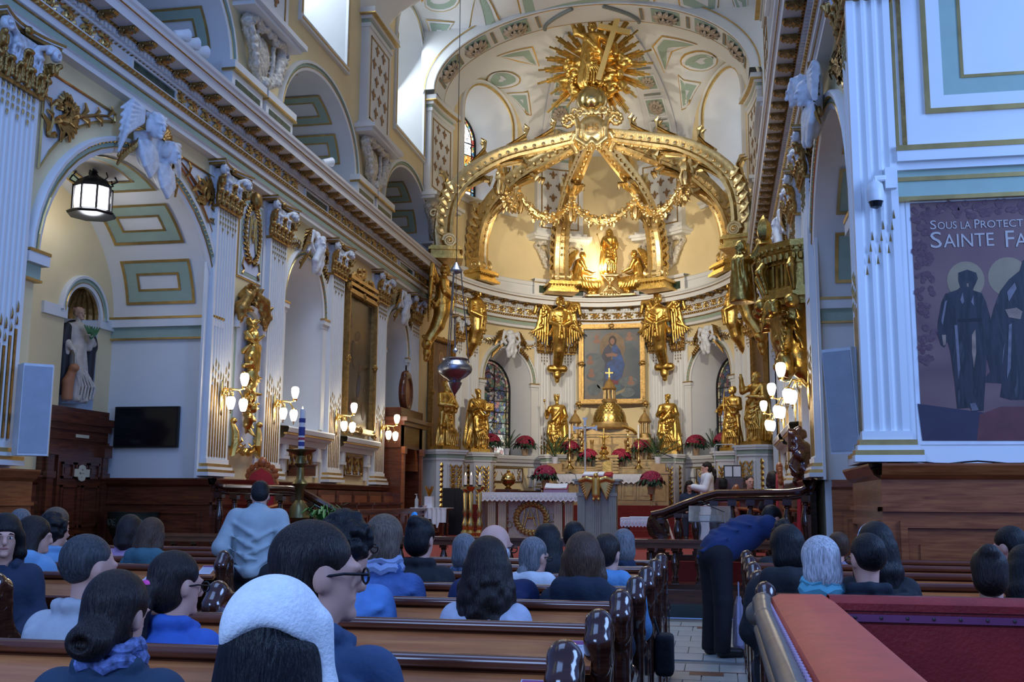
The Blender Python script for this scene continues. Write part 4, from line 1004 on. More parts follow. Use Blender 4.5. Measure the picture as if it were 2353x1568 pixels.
# garlands
def garland(p0,p1,sag,nm='garland'):
    b=MB(); p0=np.array(p0);p1=np.array(p1); r=random.Random(5); n=26
    for i in range(n+1):
        q=i/n; c=p0+(p1-p0)*q-np.array([0,0,sag*4*q*(1-q)]); R=.07+.11*sin(PI*q)
        for k in range(6):
            v=nrm(np.array([r.gauss(0,1) for _ in range(3)])); p=c+v*R*r.uniform(.5,1.1)
            if k<3: b.sphere(tuple(p),(r.uniform(.04,.075),)*3,6,4)
            else: b.leaf([tuple(p),tuple(p+v*.07),tuple(p+v*.12-np.array([0,0,.04]))],.05,v)
    b.tube([tuple(p0+(p1-p0)*i/12-np.array([0,0,sag*4*(i/12)*(1-i/12)])) for i in range(13)],[.05+.08*sin(PI*i/12) for i in range(13)],6)
    b.obj(nm,goldpale,crown,True)
def tassel(p):
    b=MB(); x,y,z=p
    b.lathe([(.02,.3),(.07,.2),(.09,.08),(.06,.02),(.1,-.05),(.14,-.2),(.1,-.3),(.13,-.36),(.16,-.5),(.1,-.62),(.02,-.64)],p,10,lob=.12,ln=5)
    for k in range(8): a=k*PI/4; b.leaf([(x+.09*cos(a),y+.09*sin(a),z-.2),(x+.17*cos(a),y+.17*sin(a),z-.45),(x+.12*cos(a),y+.12*sin(a),z-.68)],.06,(cos(a),sin(a),0))
    b.obj('tassel',goldpale,crown,True)
att=[]
for a in RIBA:
    t=rad(a); att.append(np.array([sin(t)*2.75,cos(t)*2.75,10.95-8.15]))
for i in range(5): garland(att[i]+[0,0,-.15],att[i+1]+[0,0,-.15],.62)
for p in att: tassel((p[0]*1.0,p[1]*1.0,p[2]-.1))
# cartouche with the monogram, orb
g=Sculpt(.025,(-1.1,-.75,-.75),(1.1,.6,.75))
g.ell((0,-.3,0),(.42,.2,.45),.03); g.ell((0,-.62,.02),(.36,.2,.36),.03,sub=True); g.ell((0,-.32,0),(.36,.16,.37),.03)
for s in (-1,1):
    for k in range(16):
        q=k/15; a=q*2*PI*1.5; R=.24*(1-.8*q); g.ell((s*(.68-R*cos(a)),-.25-.1*q,.28+R*sin(a)),(.075-.03*q,.1,.075-.03*q),.02)
    g.chain([(s*.45,-.35,.3),(s*.4,-.42,0),(s*.42,-.4,-.3),(s*.15,-.42,-.5),(0,-.42,-.35)],[.08,.07,.08,.08,.06],.03)
    g.chain([(s*.5,-.2,-.1),(s*.62,-.1,-.3),(s*.5,0,-.5)],[.12,.12,.1],.04)
    wing(g,(s*.1,-.2,.52),s,.5,.1,6,.05,.02)
g.ell((0,0,0),(.5,.4,.45),.08)
for k in range(5): g.ell((.13*(k-2),-.38,-.5-.04*(2-abs(k-2))),(.05,.08,.12),.02)
head(g,(0,-.25,.58),.85,0,.15,0,2)
ob('cartouche',g.mesh('cartouche',goldpale),crown,loc=(0,-.1,3.95))
def text_mesh(txt,size,m,name,ext=.004,font=None,space=1.):
    cu=bpy.data.curves.new(name,'FONT'); cu.body=txt; cu.size=size; cu.extrude=ext; cu.align_x='CENTER'; cu.resolution_u=3; cu.space_character=space
    o=bpy.data.objects.new(name,cu); C.objects.link(o); dg=bpy.context.evaluated_depsgraph_get(); me=bpy.data.meshes.new_from_object(o.evaluated_get(dg)); bpy.data.objects.remove(o); bpy.data.curves.remove(cu); me.name=name
    me.materials.clear(); me.materials.append(m); return me
XZ=Matrix.Rotation(PI/2,4,'X')
ob('monogram',text_mesh('IHS',.3,bronze,'monogram',.02),crown,mw=Matrix.Translation((0,-.6,3.86))@XZ)
orb=MB().sphere((0,0,0),.46,28,18).obj('orb',mat('dull_gold_orb',(.55,.42,.18),.18,1.,var=.08),crown,True,loc=(-.03,-.1,4.95))
# ---------------------------------------------------------------- sunburst with the risen figure
sun=thing('sunburst_group','gilded sunburst with standing robed figure holding a cross above the crown','sculpture',(CRX,CRY+.3,13.5))
def rays():
    b=MB(); r=random.Random(11); n=26
    for i in range(n):
        a=2*PI*i/n+r.uniform(-.03,.03); L=r.uniform(1.45,1.95); cx=0; cz=.95
        if abs(a-3*PI/2)<.35: L*=1.1
        for k in range(5):
            da=(k-2)*.034; l2=L*(1-.12*abs(k-2)+r.uniform(-.05,.05)); w=.028; y=.32+.02*(k%2)
            d=np.array([cos(a+da),0,sin(a+da)]); pz=np.array([-sin(a+da),0,cos(a+da)])
            p0=np.array([cx,y,cz])+d*.5; p1=np.array([cx,y,cz])+d*l2
            v=[p0-pz*w*.5,p0+pz*w*.5,p1+pz*w,p1-pz*w]; b.add([tuple(q) for q in v]+[tuple(q+np.array([0,.04,0])) for q in v]+[tuple((p0+p1)/2-np.array([0,.03,0]))],[(0,1,8),(1,2,8),(2,3,8),(3,0,8),(4,5,6,7),(0,1,5,4),(1,2,6,5),(2,3,7,6),(3,0,4,7)])
    return b.obj('rays',gold,sun)
rays()
g=Sculpt(.03,(-1.35,-.55,-.35),(1.35,.6,1.75)); r=random.Random(4)
for i in range(70):
    a=r.uniform(0,2*PI); R=r.uniform(.45,1.0); x=R*cos(a); z=.62+R*.8*sin(a)
    if abs(x)<.3 and z>.9: continue
    g.ell((x,r.uniform(-.15,.2),z),(r.uniform(.12,.24),.18,r.uniform(.1,.2)),.05)
for (x,z) in ((-.75,.95),(.8,1.0),(-.65,.35),(.75,.45),(-.2,.15),(.45,.1)): head(g,(x,-.25,z),1.,.3*(1 if x<0 else -1),.1,0,2)
for (x,z,s) in ((.55,-.02,1),(-.55,.55,-1),(.9,.75,1)):
    for k in range(14): q=k/14; a=q*7; R=.22*(1-q); g.ell((x+R*cos(a)*s,-.2-.1*q,z+R*sin(a)),(.07,.08,.07),.02)
g.warp(.01,22,22,19)
ob('cloud',g.mesh('cloud',gold),sun)
g=robed([((-.42,-.05,1.5),(-.55,-.12,1.78)),((.4,-.1,1.25),(.46,-.28,1.05))],vox=.02,seed=3,beard=.8,hair=2,hx=.04,mantle=-1,hem=.2)
g.chain([(.3,.1,1.3),(.55,.1,1.15),(.6,.05,.9)],[.1,.1,.08],.04)
ob('risen_figure',g.mesh('risen_figure',gold),sun,mw=Matrix.Translation((0,-.36,.05))@Matrix.Scale(1.1,4))
cr=MB(); cr.box(-.075,.075,-.05,.05,0,2.15).box(-.48,-.075,-.045,.045,1.52,1.68).box(.075,.48,-.045,.045,1.52,1.68); c=cr.obj('cross',mat('bright_gold',(.9,.66,.26),.4,1.,var=.05),sun); c.matrix_local=Matrix.Translation((.2,-.78,.05))@Matrix.Rotation(rad(17),4,'Y')
# ---------------------------------------------------------------- Virgin with kneeling angels on the cornice
def onapse(s,w,z): p=FA.pos(s,z,w); n=FA.at(s)[2]; return p,math.atan2(n[0],-n[1])
scep=lambda g: g.chain([(-.3,-.32,1.02),(-.44,-.34,1.5)],[.016,.016],.01).ell((-.45,-.34,1.53),(.035,.035,.045),.01)
t=statue('virgin_statue','gilded veiled woman statue holding a sceptre, standing on the apse cornice',onapse(-.05,.45,8.98)[0],0,[((-.3,-.1,1.15),(-.28,-.3,1.08)),((.3,-.08,1.15),(.33,-.28,1.15))],.84,plinth=None,seed=21,veil=1,pitch=.25,yaw=-.2,mantle=-1,extra=scep,hem=.22)
g=Sculpt(.022,(-1.0,-.45,0),(1.0,.3,.85)); g.box((0,-.05,.72),(.3,.22,.04)).cone((0,-.05,.1),(0,-.05,.7),.6,.25,.04,flat=(1.,.4)); g.box((0,-.05,.05),(.85,.25,.05))
for s in (-1,1): g.chain([(0,-.33,.45),(s*.12,-.3,.58),(s*.2,-.26,.66)],[.04,.05,.02],.02); 
for k in range(9): a=-.9+k*.225; g.chain([(.1*sin(a),-.3,.35),(.42*sin(a),-.33,.08)],[.014,.02],.01)
g.chain([(0,-.34,.3),(0,-.33,.6)],[.05,.02],.02)
ob('pedestal',g.mesh('pedestal',goldpale),None,label='flared gilded pedestal with dove relief under the veiled statue',cat='pedestal').location=onapse(0,.5,8.14)[0]
def kneeling(flip):
    g=Sculpt(.022,(-1.0,-.6,0),(1.0,.6,1.75))
    # scroll seat
    g.chain([(-.8,0,.1),(-.3,0,.3),(.15,0,.42),(.5,0,.38),(.62,0,.2),(.45,0,.12),(.35,0,.22)],[.1,.16,.16,.14,.12,.1,.06],.05)
    g.cone((-.05,0,.5),(.55,-.1,.45),.24,.2,.06,fold=.03,fn=7).cone((-.15,0,.45),(.02,0,.95),.24,.17,.06,fold=.01).cone((.02,0,.9),(.08,0,1.18),.17,.17,.05)
    g.ell((.08,0,1.2),(.15,.2,.1),.05); g.cone((.1,0,1.25),(.14,0,1.34),.055,.05,.03); head(g,(.18,0,1.45),.95,PI/2,.15,0,2)
    for y in (-.22,.22): g.chain([(.08,y,1.2),(.22,y*1.1,.92),(.45,y*.8,.84)],[.075,.06,.045],.03); hand(g,(.45,y*.8,.84),(1,0,.3))
    for y in (-1,1):
        for i in range(8):
            q=i/7; g.cone((-.05-.3*sin(q*2),y*(.12+.1*q),1.25+.3*cos(q*2.4)),(-.55-.35*q,y*(.25+.15*q),.55+.5*q),.055,.03,.012)
    for k in range(6): g.chain([(.0+.1*k,-.22,.7-.03*k),(.1+.1*k,-.26,.3)],[.025,.035],.03)
    if flip: g.d=g.d[::-1].copy()
    return g.mesh('kneeling_angel',gold)
for s,fl,lb in ((-1.28,False,'left'),(1.12,True,'right')):
    o=ob('kneeling_angel',kneeling(fl),None,label='gilded kneeling winged angel on scroll to the %s of the veiled statue'%lb,cat='statue',group='kneeling angels on the cornice'); p,rz=onapse(s,.5,8.14); o.location=p; o.rotation_euler=(0,0,rz)
# ---------------------------------------------------------------- apse statues
PED=[]
def palm(g): g.chain([(-.12,-.25,.9),(-.18,-.22,1.3),(-.2,-.12,1.75)],[.02,.035,.012],.01)
def sx(px,py,off): # hit on apse ellipse
    d=ray(px,py)
    a,b=AA-off,AB-off; qa=d[0]**2/a**2+d[1]**2/b**2; qb=2*(-AX*d[0]/a**2-AY*d[1]/b**2); qc=AX**2/a**2+AY**2/b**2-1
    t=(-qb+math.sqrt(max(0,qb*qb-4*qa*qc)))/(2*qa); return np.array([0,0,EYE])+d*t
st=[('gilded bearded apostle statue in profile with clasped hands, leftmost in the apse',(-7.35,28.35,2.82),1.0,[((-.3,-.1,1.15),(-.08,-.32,1.12)),((.3,-.1,1.15),(.1,-.34,1.1))],dict(seed=1,beard=1.2,hair=1,pitch=.1,yaw=.5,mantle=1)),
 ('gilded bearded saint statue with staff and book by the left apse window',(-7.0,30.85,2.86),.6,[((-.3,-.08,1.15),(-.12,-.3,1.2)),((.3,-.1,1.15),(.22,-.34,1.22))],dict(seed=2,beard=1.,hair=1,pitch=.15,yaw=.4,mantle=-1,extra=lambda g: g.chain([(-.32,-.3,1.62),(.1,-.3,1.15)],[.02,.02],.01).box((.22,-.38,1.25),(.14,.05,.12)))),
 ('gilded crowned king statue holding a sceptre left of the high altar',(-5.05,33.75,2.92),.1,[((-.33,-.02,1.18),(-.3,-.25,1.3)),((.3,-.06,1.12),(.2,-.28,1.0))],dict(seed=5,beard=.9,hair=1,crown=1,pitch=.12,yaw=.3,mantle=1,extra=lambda g: g.chain([(-.34,-.28,1.05),(-.38,-.28,1.6)],[.016,.016],.01).ell((-.39,-.28,1.64),(.04,.04,.05),.01),hem=.27)),
 ('gilded clean-shaven robed man statue right of the high altar',(-1.5,33.7,2.92),-.1,[((-.3,-.05,1.15),(-.1,-.26,1.25)),((.3,-.02,1.15),(.1,-.28,1.1))],dict(seed=6,hair=1,yaw=-.4,mantle=1)),
 ('gilded youthful statue holding a palm by the right apse window',(.47,30.5,2.86),-.6,[((-.36,-.05,1.2),(-.33,-.3,1.1)),((.3,-.1,1.15),(.12,-.3,1.2))],dict(seed=8,hair=2,yaw=-.6,pitch=-.15,mantle=-1,extra=palm)),
 ('gilded bearded prophet statue raising one hand, rightmost in the apse',(1.04,28.0,2.9),-.75,[((-.38,-.12,1.32),(-.34,-.2,1.66)),((.32,-.1,1.12),(.05,-.3,1.15))],dict(seed=9,beard=1.1,hair=1,yaw=-.3,mantle=1))]
for i,(lb,loc,rz,pose,kw) in enumerate(st):
    statue('saint_statue',lb,loc,rz,pose,.98 if i!=4 else .95,group='gilded statues around the apse',**kw)
# pedestals of the statues
def pedestal(loc,z,rz,lb,wd=.95):
    t=thing('statue_pedestal',lb,'pedestal',(loc[0],loc[1],.6),rz,'white statue pedestals in the apse'); h=z-.6; b=MB(); e=wd/2
    for z0,z1,o in ((0,.25,.08),(.25,.3,.05),(.3,h-.28,0),(h-.28,h-.22,.03),(h-.12,h-.06,.08),(h-.06,h,.1)):
        q=e+o; c=.22; b.prism([(-q,q),(-q,-q+c),(-q+c,-q),(q-c,-q),(q,-q+c),(q,q)],z0,z1,2)
    b.obj('body',white,t)
    q=e+.04; c=.22; MB().prism([(-q,q),(-q,-q+c),(-q+c,-q),(q-c,-q),(q,-q+c),(q,q)],h-.22,h-.12,2).obj('frieze_band',green,t)
    f=MB()
    for x0,x1,z0,z1 in ((-.27,.27,.42,.46),(-.27,.27,h-.44,h-.4),(-.27,-.23,.46,h-.44),(.23,.27,.46,h-.44)): f.box(x0,x1,-e-.02,-e,z0,z1)
    f.obj('panel_frame',white,t)
    o=MB(); zm=h*.3+.1
    for s in (-1,1):
        o.tube([(s*.02,-e-.03,.55),(s*.12,-e-.03,.62),(s*.15,-e-.04,.85),(s*.07,-e-.03,1.02),(s*.1,-e-.04,1.3),(s*.14,-e-.03,h-.5)],[.02,.025,.03,.03,.03,.01],5)
        for k in range(9):
            zz=.62+(h-1.15)*k/8; o.leaf([(s*.1,-e-.03,zz),(s*.16,-e-.06,zz+.06),(s*.2,-e-.03,zz+.14)],.03,(0,-1,0)); o.leaf([(s*.1,-e-.03,zz),(s*.05,-e-.06,zz+.06),(s*.02,-e-.03,zz+.13)],.03,(0,-1,0))
            if k>3: o.sphere((s*.1,-e-.05,zz),(.035,.03,.04),6,4)
    o.obj('laurel_relief',gold,t,True)
    for s in (-1,1):
        o=MB()
        for k in range(10):
            zz=.5+(h-1.0)*k/9; x0=s*(e-.11); y0=-e+.11; n=np.array([s*.707,-.707,0]); o.leaf([tuple(np.array([x0,y0,zz])+n*.02),tuple(np.array([x0,y0,zz+.07])+n*.06),tuple(np.array([x0,y0,zz+.15])+n*.02)],.05,n)
        o.obj('corner_relief',gold,t,True)
nm=('below the leftmost statue','below the bearded saint with staff','below the crowned king statue','below the clean-shaven statue','below the youth with the palm','below the prophet with raised hand')
for (lb,loc,rz,_,_k),n in zip(st,nm): pedestal(loc,loc[2],rz*.9,'white panelled pedestal with gilded laurel '+n)
# fill between the nave lunette and the chancel arch
b=MB(); n=60
for i in range(n):
    pr=[]
    for k in (i,i+1):
        x=AX-AA*cos(PI*k/n); z0=SPR+(RISE+.2)*math.sqrt(max(0,1-((x-AX)/(AA-.1))**2))-.1 if abs(x-AX)<AA-.1 else SPR-.1
        pr.append((x,z0,max(vz(x,28.19),z0,SPR+RD*math.sqrt(max(0,1-((x-AX)/AA)**2)))+.02))
    b.add([(pr[0][0],28.19,pr[0][1]),(pr[1][0],28.19,pr[1][1]),(pr[1][0],28.19,pr[1][2]),(pr[0][0],28.19,pr[0][2])],[(0,1,2,3)])
b.obj('lunette_spandrel',white,ceil,recalc=False)
# ================================================================ STAINED GLASS
def stained(name,cols,scale,strength,dark_=.02):
    m=bpy.data.materials.new(name); m.use_nodes=True; nt=m.node_tree; b=nt.nodes['Principled BSDF']
    tc=nt.nodes.new('ShaderNodeTexCoord'); v=nt.nodes.new('ShaderNodeTexVoronoi'); v.inputs['Scale'].default_value=scale
    v2=nt.nodes.new('ShaderNodeTexVoronoi'); v2.feature='DISTANCE_TO_EDGE'; v2.inputs['Scale'].default_value=scale
    sep=nt.nodes.new('ShaderNodeSeparateColor'); r=nt.nodes.new('ShaderNodeValToRGB'); r.color_ramp.interpolation='CONSTANT'
    el=r.color_ramp.elements
    while len(el)<len(cols): el.new(.5)
    for i,c in enumerate(cols): el[i].position=i/len(cols); el[i].color=(*c,1)
    lt=nt.nodes.new('ShaderNodeMath'); lt.operation='GREATER_THAN'; lt.inputs[1].default_value=.035
    mx=nt.nodes.new('ShaderNodeMix'); mx.data_type='RGBA'; mx.inputs[6].default_value=(dark_*.3,dark_*.3,dark_*.3,1)
    for vv in (v,v2): nt.links.new(tc.outputs['Object'],vv.inputs['Vector'])
    nt.links.new(v.outputs['Color'],sep.inputs[0]); nt.links.new(sep.outputs[0],r.inputs[0]); nt.links.new(v2.outputs['Distance'],lt.inputs[0]); nt.links.new(lt.outputs[0],mx.inputs[0]); nt.links.new(r.outputs[0],mx.inputs[7])
    nt.links.new(mx.outputs[2],b.inputs['Base Color']); nt.links.new(mx.outputs[2],b.inputs['Emission Color']); b.inputs['Emission Strength'].default_value=strength; b.inputs['Roughness'].default_value=.15
    return m
GL={'dark':stained('glass_dark_figures',[(.02,.03,.04),(.10,.04,.05),(.05,.09,.07),(.16,.12,.08),(.04,.05,.10),(.22,.2,.2)],9,.35),
 'pale':stained('glass_pale_ornament',[(.65,.72,.72),(.75,.7,.55),(.5,.6,.5),(.8,.8,.8),(.55,.35,.35),(.3,.34,.3)],10,.55),
 'mid':stained('glass_mixed_medallion',[(.1,.12,.16),(.4,.2,.2),(.2,.3,.25),(.45,.5,.5),(.12,.14,.3),(.3,.25,.12)],9,.4),
 'bright':stained('glass_bright_sky',[(.85,.92,1),(.8,.9,1),(.55,.75,.95),(.95,.95,.95),(.75,.85,1)],6,1.5),
 'figure':stained('glass_blue_purple_robes',[(.15,.2,.7),(.4,.12,.45),(.1,.3,.8),(.85,.85,.9),(.3,.4,.8)],7,1.2),
 'orange':stained('glass_orange_border',[(.9,.4,.05),(.8,.3,.05),(.9,.6,.2),(.2,.4,.3)],9,1.1),
 'border':stained('glass_green_red_border',[(.1,.35,.25),(.5,.1,.08),(.75,.8,.75),(.1,.25,.4),(.7,.5,.15)],12,.8),
 'bordark':stained('glass_dull_border',[(.2,.18,.12),(.4,.36,.2),(.1,.1,.08),(.3,.16,.14)],12,.45)}
WN=[0]
def glass_window(fr,uc,w,hw,sill,vs,rz,scheme,rows=6,cols=3,bord='bordark'):
    WN[0]+=1; t=empty_struct('window_%d'%WN[0]); bw=.13*hw/.75
    top=lambda u: vs+rz*math.sqrt(max(0,1-((u-uc)/hw)**2))
    # frame
    b=MB(fr.pos); b.arch([(-.05,w),(-.05,w+.05),(.02,w+.05),(.02,w)],uc,vs,hw,rz)
    for s in (-1,1): b.box(uc+s*hw-.05*(s>0)-.02*(s<0),uc+s*hw+.02*(s>0)+.05*(s<0),sill,vs,w,w+.05)
    b.box(uc-hw,uc+hw,sill,sill+.05,w,w+.05); b.obj('window_frame',dark,t,recalc=False)
    # border panes
    def pane(pts,key,dw=0.): MB(fr.pos).prism([(p[0],p[1]) for p in pts],w-.01+dw,w+.012+dw,2).obj('pane',GL[key],t)
    hi=hw-bw; zi=rz-bw
    n=7
    for i in range(n):
        a=PI*i/n; c=PI*(i+1)/n; pane([(uc-hw*cos(a),vs+rz*sin(a)),(uc-hw*cos(c),vs+rz*sin(c)),(uc-hi*cos(c),vs+zi*sin(c)),(uc-hi*cos(a),vs+zi*sin(a))],bord)
    m=7
    for s in (-1,1):
        for i in range(m):
            z0=sill+(vs-sill)*i/m; z1=sill+(vs-sill)*(i+1)/m; x0,x1=sorted((uc+s*hw,uc+s*hi)); pane([(x0,z0),(x1,z0),(x1,z1),(x0,z1)],bord)
    ti=lambda u: vs+zi*math.sqrt(max(0,1-((u-uc)/hi)**2))
    us=[uc-hi+2*hi*i/cols for i in range(cols+1)]; H=vs-sill
    for c in range(cols):
        for r in range(rows):
            z0=sill+H*r/rows; z1=sill+H*(r+1)/rows; pane([(us[c],z0),(us[c+1],z0),(us[c+1],z1),(us[c],z1)],scheme(c,r,rows))
        k=6; pts=[(us[c],vs)]+[(us[c+1],vs)]+[(us[c+1]+(us[c]-us[c+1])*j/k,ti(us[c+1]+(us[c]-us[c+1])*j/k)) for j in range(k+1)]
        pane(pts,scheme(c,rows,rows))
    b=MB(fr.pos)
    for r in range(rows+1): z=sill+H*r/rows; b.box(uc-hw,uc+hw,z-.012,z+.012,w,w+.035)
    for u in us[1:-1]: b.box(u-.01,u+.01,sill,ti(u),w,w+.03)
    b.arch([(-.012,w+.03),(.012,w+.03)],uc,vs,hi,zi)
    for s in (-1,1): b.box(uc+s*hi-.012,uc+s*hi+.012,sill,vs,w,w+.03)
    # medallion rings
    if hw<.9:
        for (zz,rr) in ((sill+H*.3,.2),(sill+H*.66,.27),(vs+zi*.3,.26)):
            b.tube([(uc+rr*.9*cos(2*PI*i/20),zz+rr*1.25*sin(2*PI*i/20),w+.03) for i in range(20)],.014,4,closed=True)
    b.obj('lead_bars',dark,t); return t
low=lambda c,r,n: 'pale' if r<2 else ('mid' if r<n-1 else 'dark')
for s in (-SW,SW): glass_window(FA,s,-.88,.765,2.9,5.05,1.0,low)
up=lambda c,r,n: ('bright' if r<2 or r>=n-1 else ('figure' if c==1 else ('orange' if c==2 else 'bright')))
for s in (-4.88,4.88): glass_window(FA,s,-1.48,.85,10.95,13.46,1.05,up,6,3,'border')
nav=lambda c,r,n: 'pale' if r<2 else ('mid' if r==3 else 'dark')
glass_window(FL,20.0,-1.28,.765,2.85,5.05,1.0,nav); glass_window(FR,-20.0,-1.28,.765,2.85,5.05,1.0,nav)
frost=mat('frosted_skylight',(.85,.9,.95),.5,emit=(.8,.9,1),estr=.5)
for yc in (14.1,20.6,27.1):
    for fr,sg in ((FL,1),(FR,-1)):
        WN[0]+=1; t=empty_struct('window_%d'%WN[0]); MB(fr.pos).box(sg*yc-1.0,sg*yc+1.0,11.3,15.2,-1.12,-1.08).obj('pane',frost,t)
        q=MB(fr.pos)
        for k in range(1,4): q.box(sg*yc-1,sg*yc+1,11.3+k*.95,11.34+k*.95,-1.08,-1.06)
        q.obj('glazing_bars',white,t)
# ================================================================ PAINTINGS
def layer(fr,t,pts,w,m,nm='paint'): return MB(fr.pos).prism(pts,w,w+.002,2).obj(nm,m,t)
def ellp(cx,cy,a,b,n=20,rot=0): return [(cx+a*cos(2*PI*i/n)*cos(rot)-b*sin(2*PI*i/n)*sin(rot),cy+a*cos(2*PI*i/n)*sin(rot)+b*sin(2*PI*i/n)*cos(rot)) for i in range(n)]
def cloudmat(name,cols,scale,detail=3,rough=.35,st=(1,1,1)):
    m=bpy.data.materials.new(name); m.use_nodes=True; nt=m.node_tree; b=nt.nodes['Principled BSDF']; tc=nt.nodes.new('ShaderNodeTexCoord'); n=nt.nodes.new('ShaderNodeTexNoise'); n.inputs['Scale'].default_value=scale; n.inputs['Detail'].default_value=detail; n.inputs['Distortion'].default_value=.5
    r=nt.nodes.new('ShaderNodeValToRGB'); el=r.color_ramp.elements
    while len(el)<len(cols): el.new(.5)
    for i,c in enumerate(cols): el[i].position=.25+.5*i/(len(cols)-1); el[i].color=(*c,1)
    mp=nt.nodes.new('ShaderNodeMapping'); mp.inputs['Scale'].default_value=st; nt.links.new(tc.outputs['Object'],mp.inputs[0]); nt.links.new(mp.outputs[0],n.inputs['Vector']); nt.links.new(n.outputs['Fac'],r.inputs[0]); nt.links.new(r.outputs[0],b.inputs['Base Color']); b.inputs['Roughness'].default_value=rough; return m
def frame(fr,t,u0,u1,v0,v1,w,wd=.14,m=None,m2=None,carv=True):
    m=m or bronze
    for (a,c,d,e,horiz) in ((u0,u1,v0,v0+wd,1),(u0,u1,v1-wd,v1,1),(u0,u0+wd,v0+wd,v1-wd,0),(u1-wd,u1,v0+wd,v1-wd,0)):
        b=MB(fr.pos); b.box(a,c,d,e,w-.03,w+.07)
        if horiz: b.box(a,c,d+wd*.12,d+wd*.4 if d==v0 else d+wd*.88,w+.07,w+.11)
        else: b.box(a+wd*.12,a+wd*.5,d,e,w+.07,w+.11) if a==u0 else b.box(a+wd*.5,a+wd*.88,d,e,w+.07,w+.11)
        b.obj('frame_side',m,t)
    for uu,vv in ((u0,v0),(u1,v0),(u0,v1),(u1,v1),((u0+u1)/2,v0+wd/2),((u0+u1)/2,v1-wd/2),(u0+wd/2,(v0+v1)/2),(u1-wd/2,(v0+v1)/2)):
        b=MB(fr.pos); b.sphere((uu,vv,w+.08),(wd*.8,wd*.55,.07),8,5)
        for k in range(5): a=k*1.256; b.sphere((uu+wd*.5*cos(a),vv+wd*.5*sin(a),w+.09),.04,6,4)
        b.obj('frame_carving',m,t,True)
t=thing('altar_painting','framed painting of a woman in a blue mantle among clouds above the high altar','painting',(0,0,0))
FC=Frame((AX,34.62,0),(1,0,0),(0,-1,0)); w0=0.
sky=cloudmat('painting_sky',[(.006,.012,.02),(.015,.035,.05),(.05,.065,.07),(.12,.085,.055),(.03,.045,.06)],1.1)
MB(FC.pos).box(-.95,.95,4.78,7.1,-.02,0).obj('canvas',sky,t)
glow=mat('painting_halo_glow',(.20,.13,.07),.5,var=.2); skin_p=mat('painting_skin',(.26,.13,.09),.5); blue_p=mat('painting_blue',(.006,.05,.22),.45,var=.6,vscale=5); dk_p=mat('painting_dark_robe',(.02,.02,.05),.45,var=.5,vscale=5); cl_p=mat('painting_cloud',(.10,.13,.15),.5,var=.35,vscale=5); red_p=mat('painting_crimson',(.16,.015,.03),.5,var=.3); teal_p=mat('painting_globe',(.02,.10,.15),.4,var=.4,vscale=3); gold_p=mat('painting_crescent',(.3,.24,.13),.5); brn_p=mat('painting_hair',(.03,.015,.01),.5)
layer(FC,t,ellp(.02,6.5,.42,.5),.001,glow)
for (x,y,a,b_) in ((-.55,5.55,.3,.16),(-.6,5.1,.22,.2),(.55,5.35,.3,.17),(.5,5.0,.24,.16),(-.62,6.2,.25,.12),(.62,6.6,.22,.12),(-.3,5.25,.2,.14)): layer(FC,t,ellp(x,y,a,b_,16),.0025,cl_p)
layer(FC,t,ellp(.05,5.12,.25,.25),.005,teal_p)
layer(FC,t,[(-.42,5.3),(-.3,5.02),(.05,4.88),(.38,5.02),(.5,5.32),(.4,5.12),(.05,4.98),(-.28,5.12)],.006,gold_p)
layer(FC,t,[(-.15,5.3),(.2,5.25),(.22,5.6),(-.05,5.62)],.008,red_p)
layer(FC,t,[(-.3,5.2),(-.12,5.28),(-.05,5.6),(.0,6.45),(-.1,6.62),(-.25,6.45),(-.34,6.2),(-.22,6.0),(-.26,5.6)],.009,dk_p)
layer(FC,t,[(-.2,5.45),(.05,5.42),(.15,5.38),(.32,5.5),(.42,5.9),(.36,6.1),(.28,6.4),(.12,6.62),(0,6.5),(.02,6.1),(-.15,6.0),(-.25,5.7)],.011,blue_p)
layer(FC,t,[(-.22,6.28),(.02,6.32),(.2,6.26),(.15,6.18),(0,6.2),(-.15,6.18)],.014,skin_p)
layer(FC,t,ellp(.03,6.72,.13,.17),.012,brn_p); layer(FC,t,ellp(.02,6.7,.075,.11),.015,skin_p)
for k in range(11): a=PI*(-.1+1.2*k/10); layer(FC,t,ellp(.03+.27*cos(a),6.72+.27*sin(a),.014,.014,6),.014,gold_p)
for (x,y) in ((-.68,5.72),(-.72,6.15),(.62,5.45),(-.5,6.85),(.58,6.92)): layer(FC,t,ellp(x,y,.07,.09,12),.007,skin_p); layer(FC,t,ellp(x,y-.14,.12,.08,12),.006,skin_p)
frame(FC,t,-1.09,1.09,4.62,7.28,.02,.16,bronze)
# left wall painting
t=thing('wall_painting','tall dark religious painting in a gilded frame on the left nave wall','painting',(0,0,0))
MB(FL.pos).box(22.3,24.05,3.1,6.05,.05,.08).obj('canvas',cloudmat('dark_canvas',[(.012,.007,.004),(.035,.02,.012),(.02,.012,.008),(.10,.055,.03),(.02,.014,.01)],1.1,4,.25),t)
dp=mat('painting_umber',(.05,.028,.016),.4,var=.5,vscale=6); fp=mat('painting_dim_flesh',(.12,.06,.035),.5,var=.4,vscale=8)
for (x,y,a,b_,ro,m) in ((22.9,4.75,.16,.34,.3,dp),(23.25,4.05,.13,.28,-.3,mat('painting_dim_blue',(.012,.022,.06),.4,var=.4)),(23.0,3.6,.25,.16,.5,dp),(23.6,3.5,.12,.22,.2,fp),(23.35,4.5,.07,.1,0,fp),(22.75,3.55,.12,.14,.4,mat('painting_dim_red',(.09,.012,.012),.4,var=.4)),(23.25,4.34,.05,.06,0,fp),(23.68,4.0,.05,.07,.3,fp),(23.1,5.2,.2,.11,.4,dp),(22.65,5.5,.1,.16,.2,fp)): layer(FL,t,ellp(x,y,a,b_,14,ro),.082+.001*rng.random(),m)
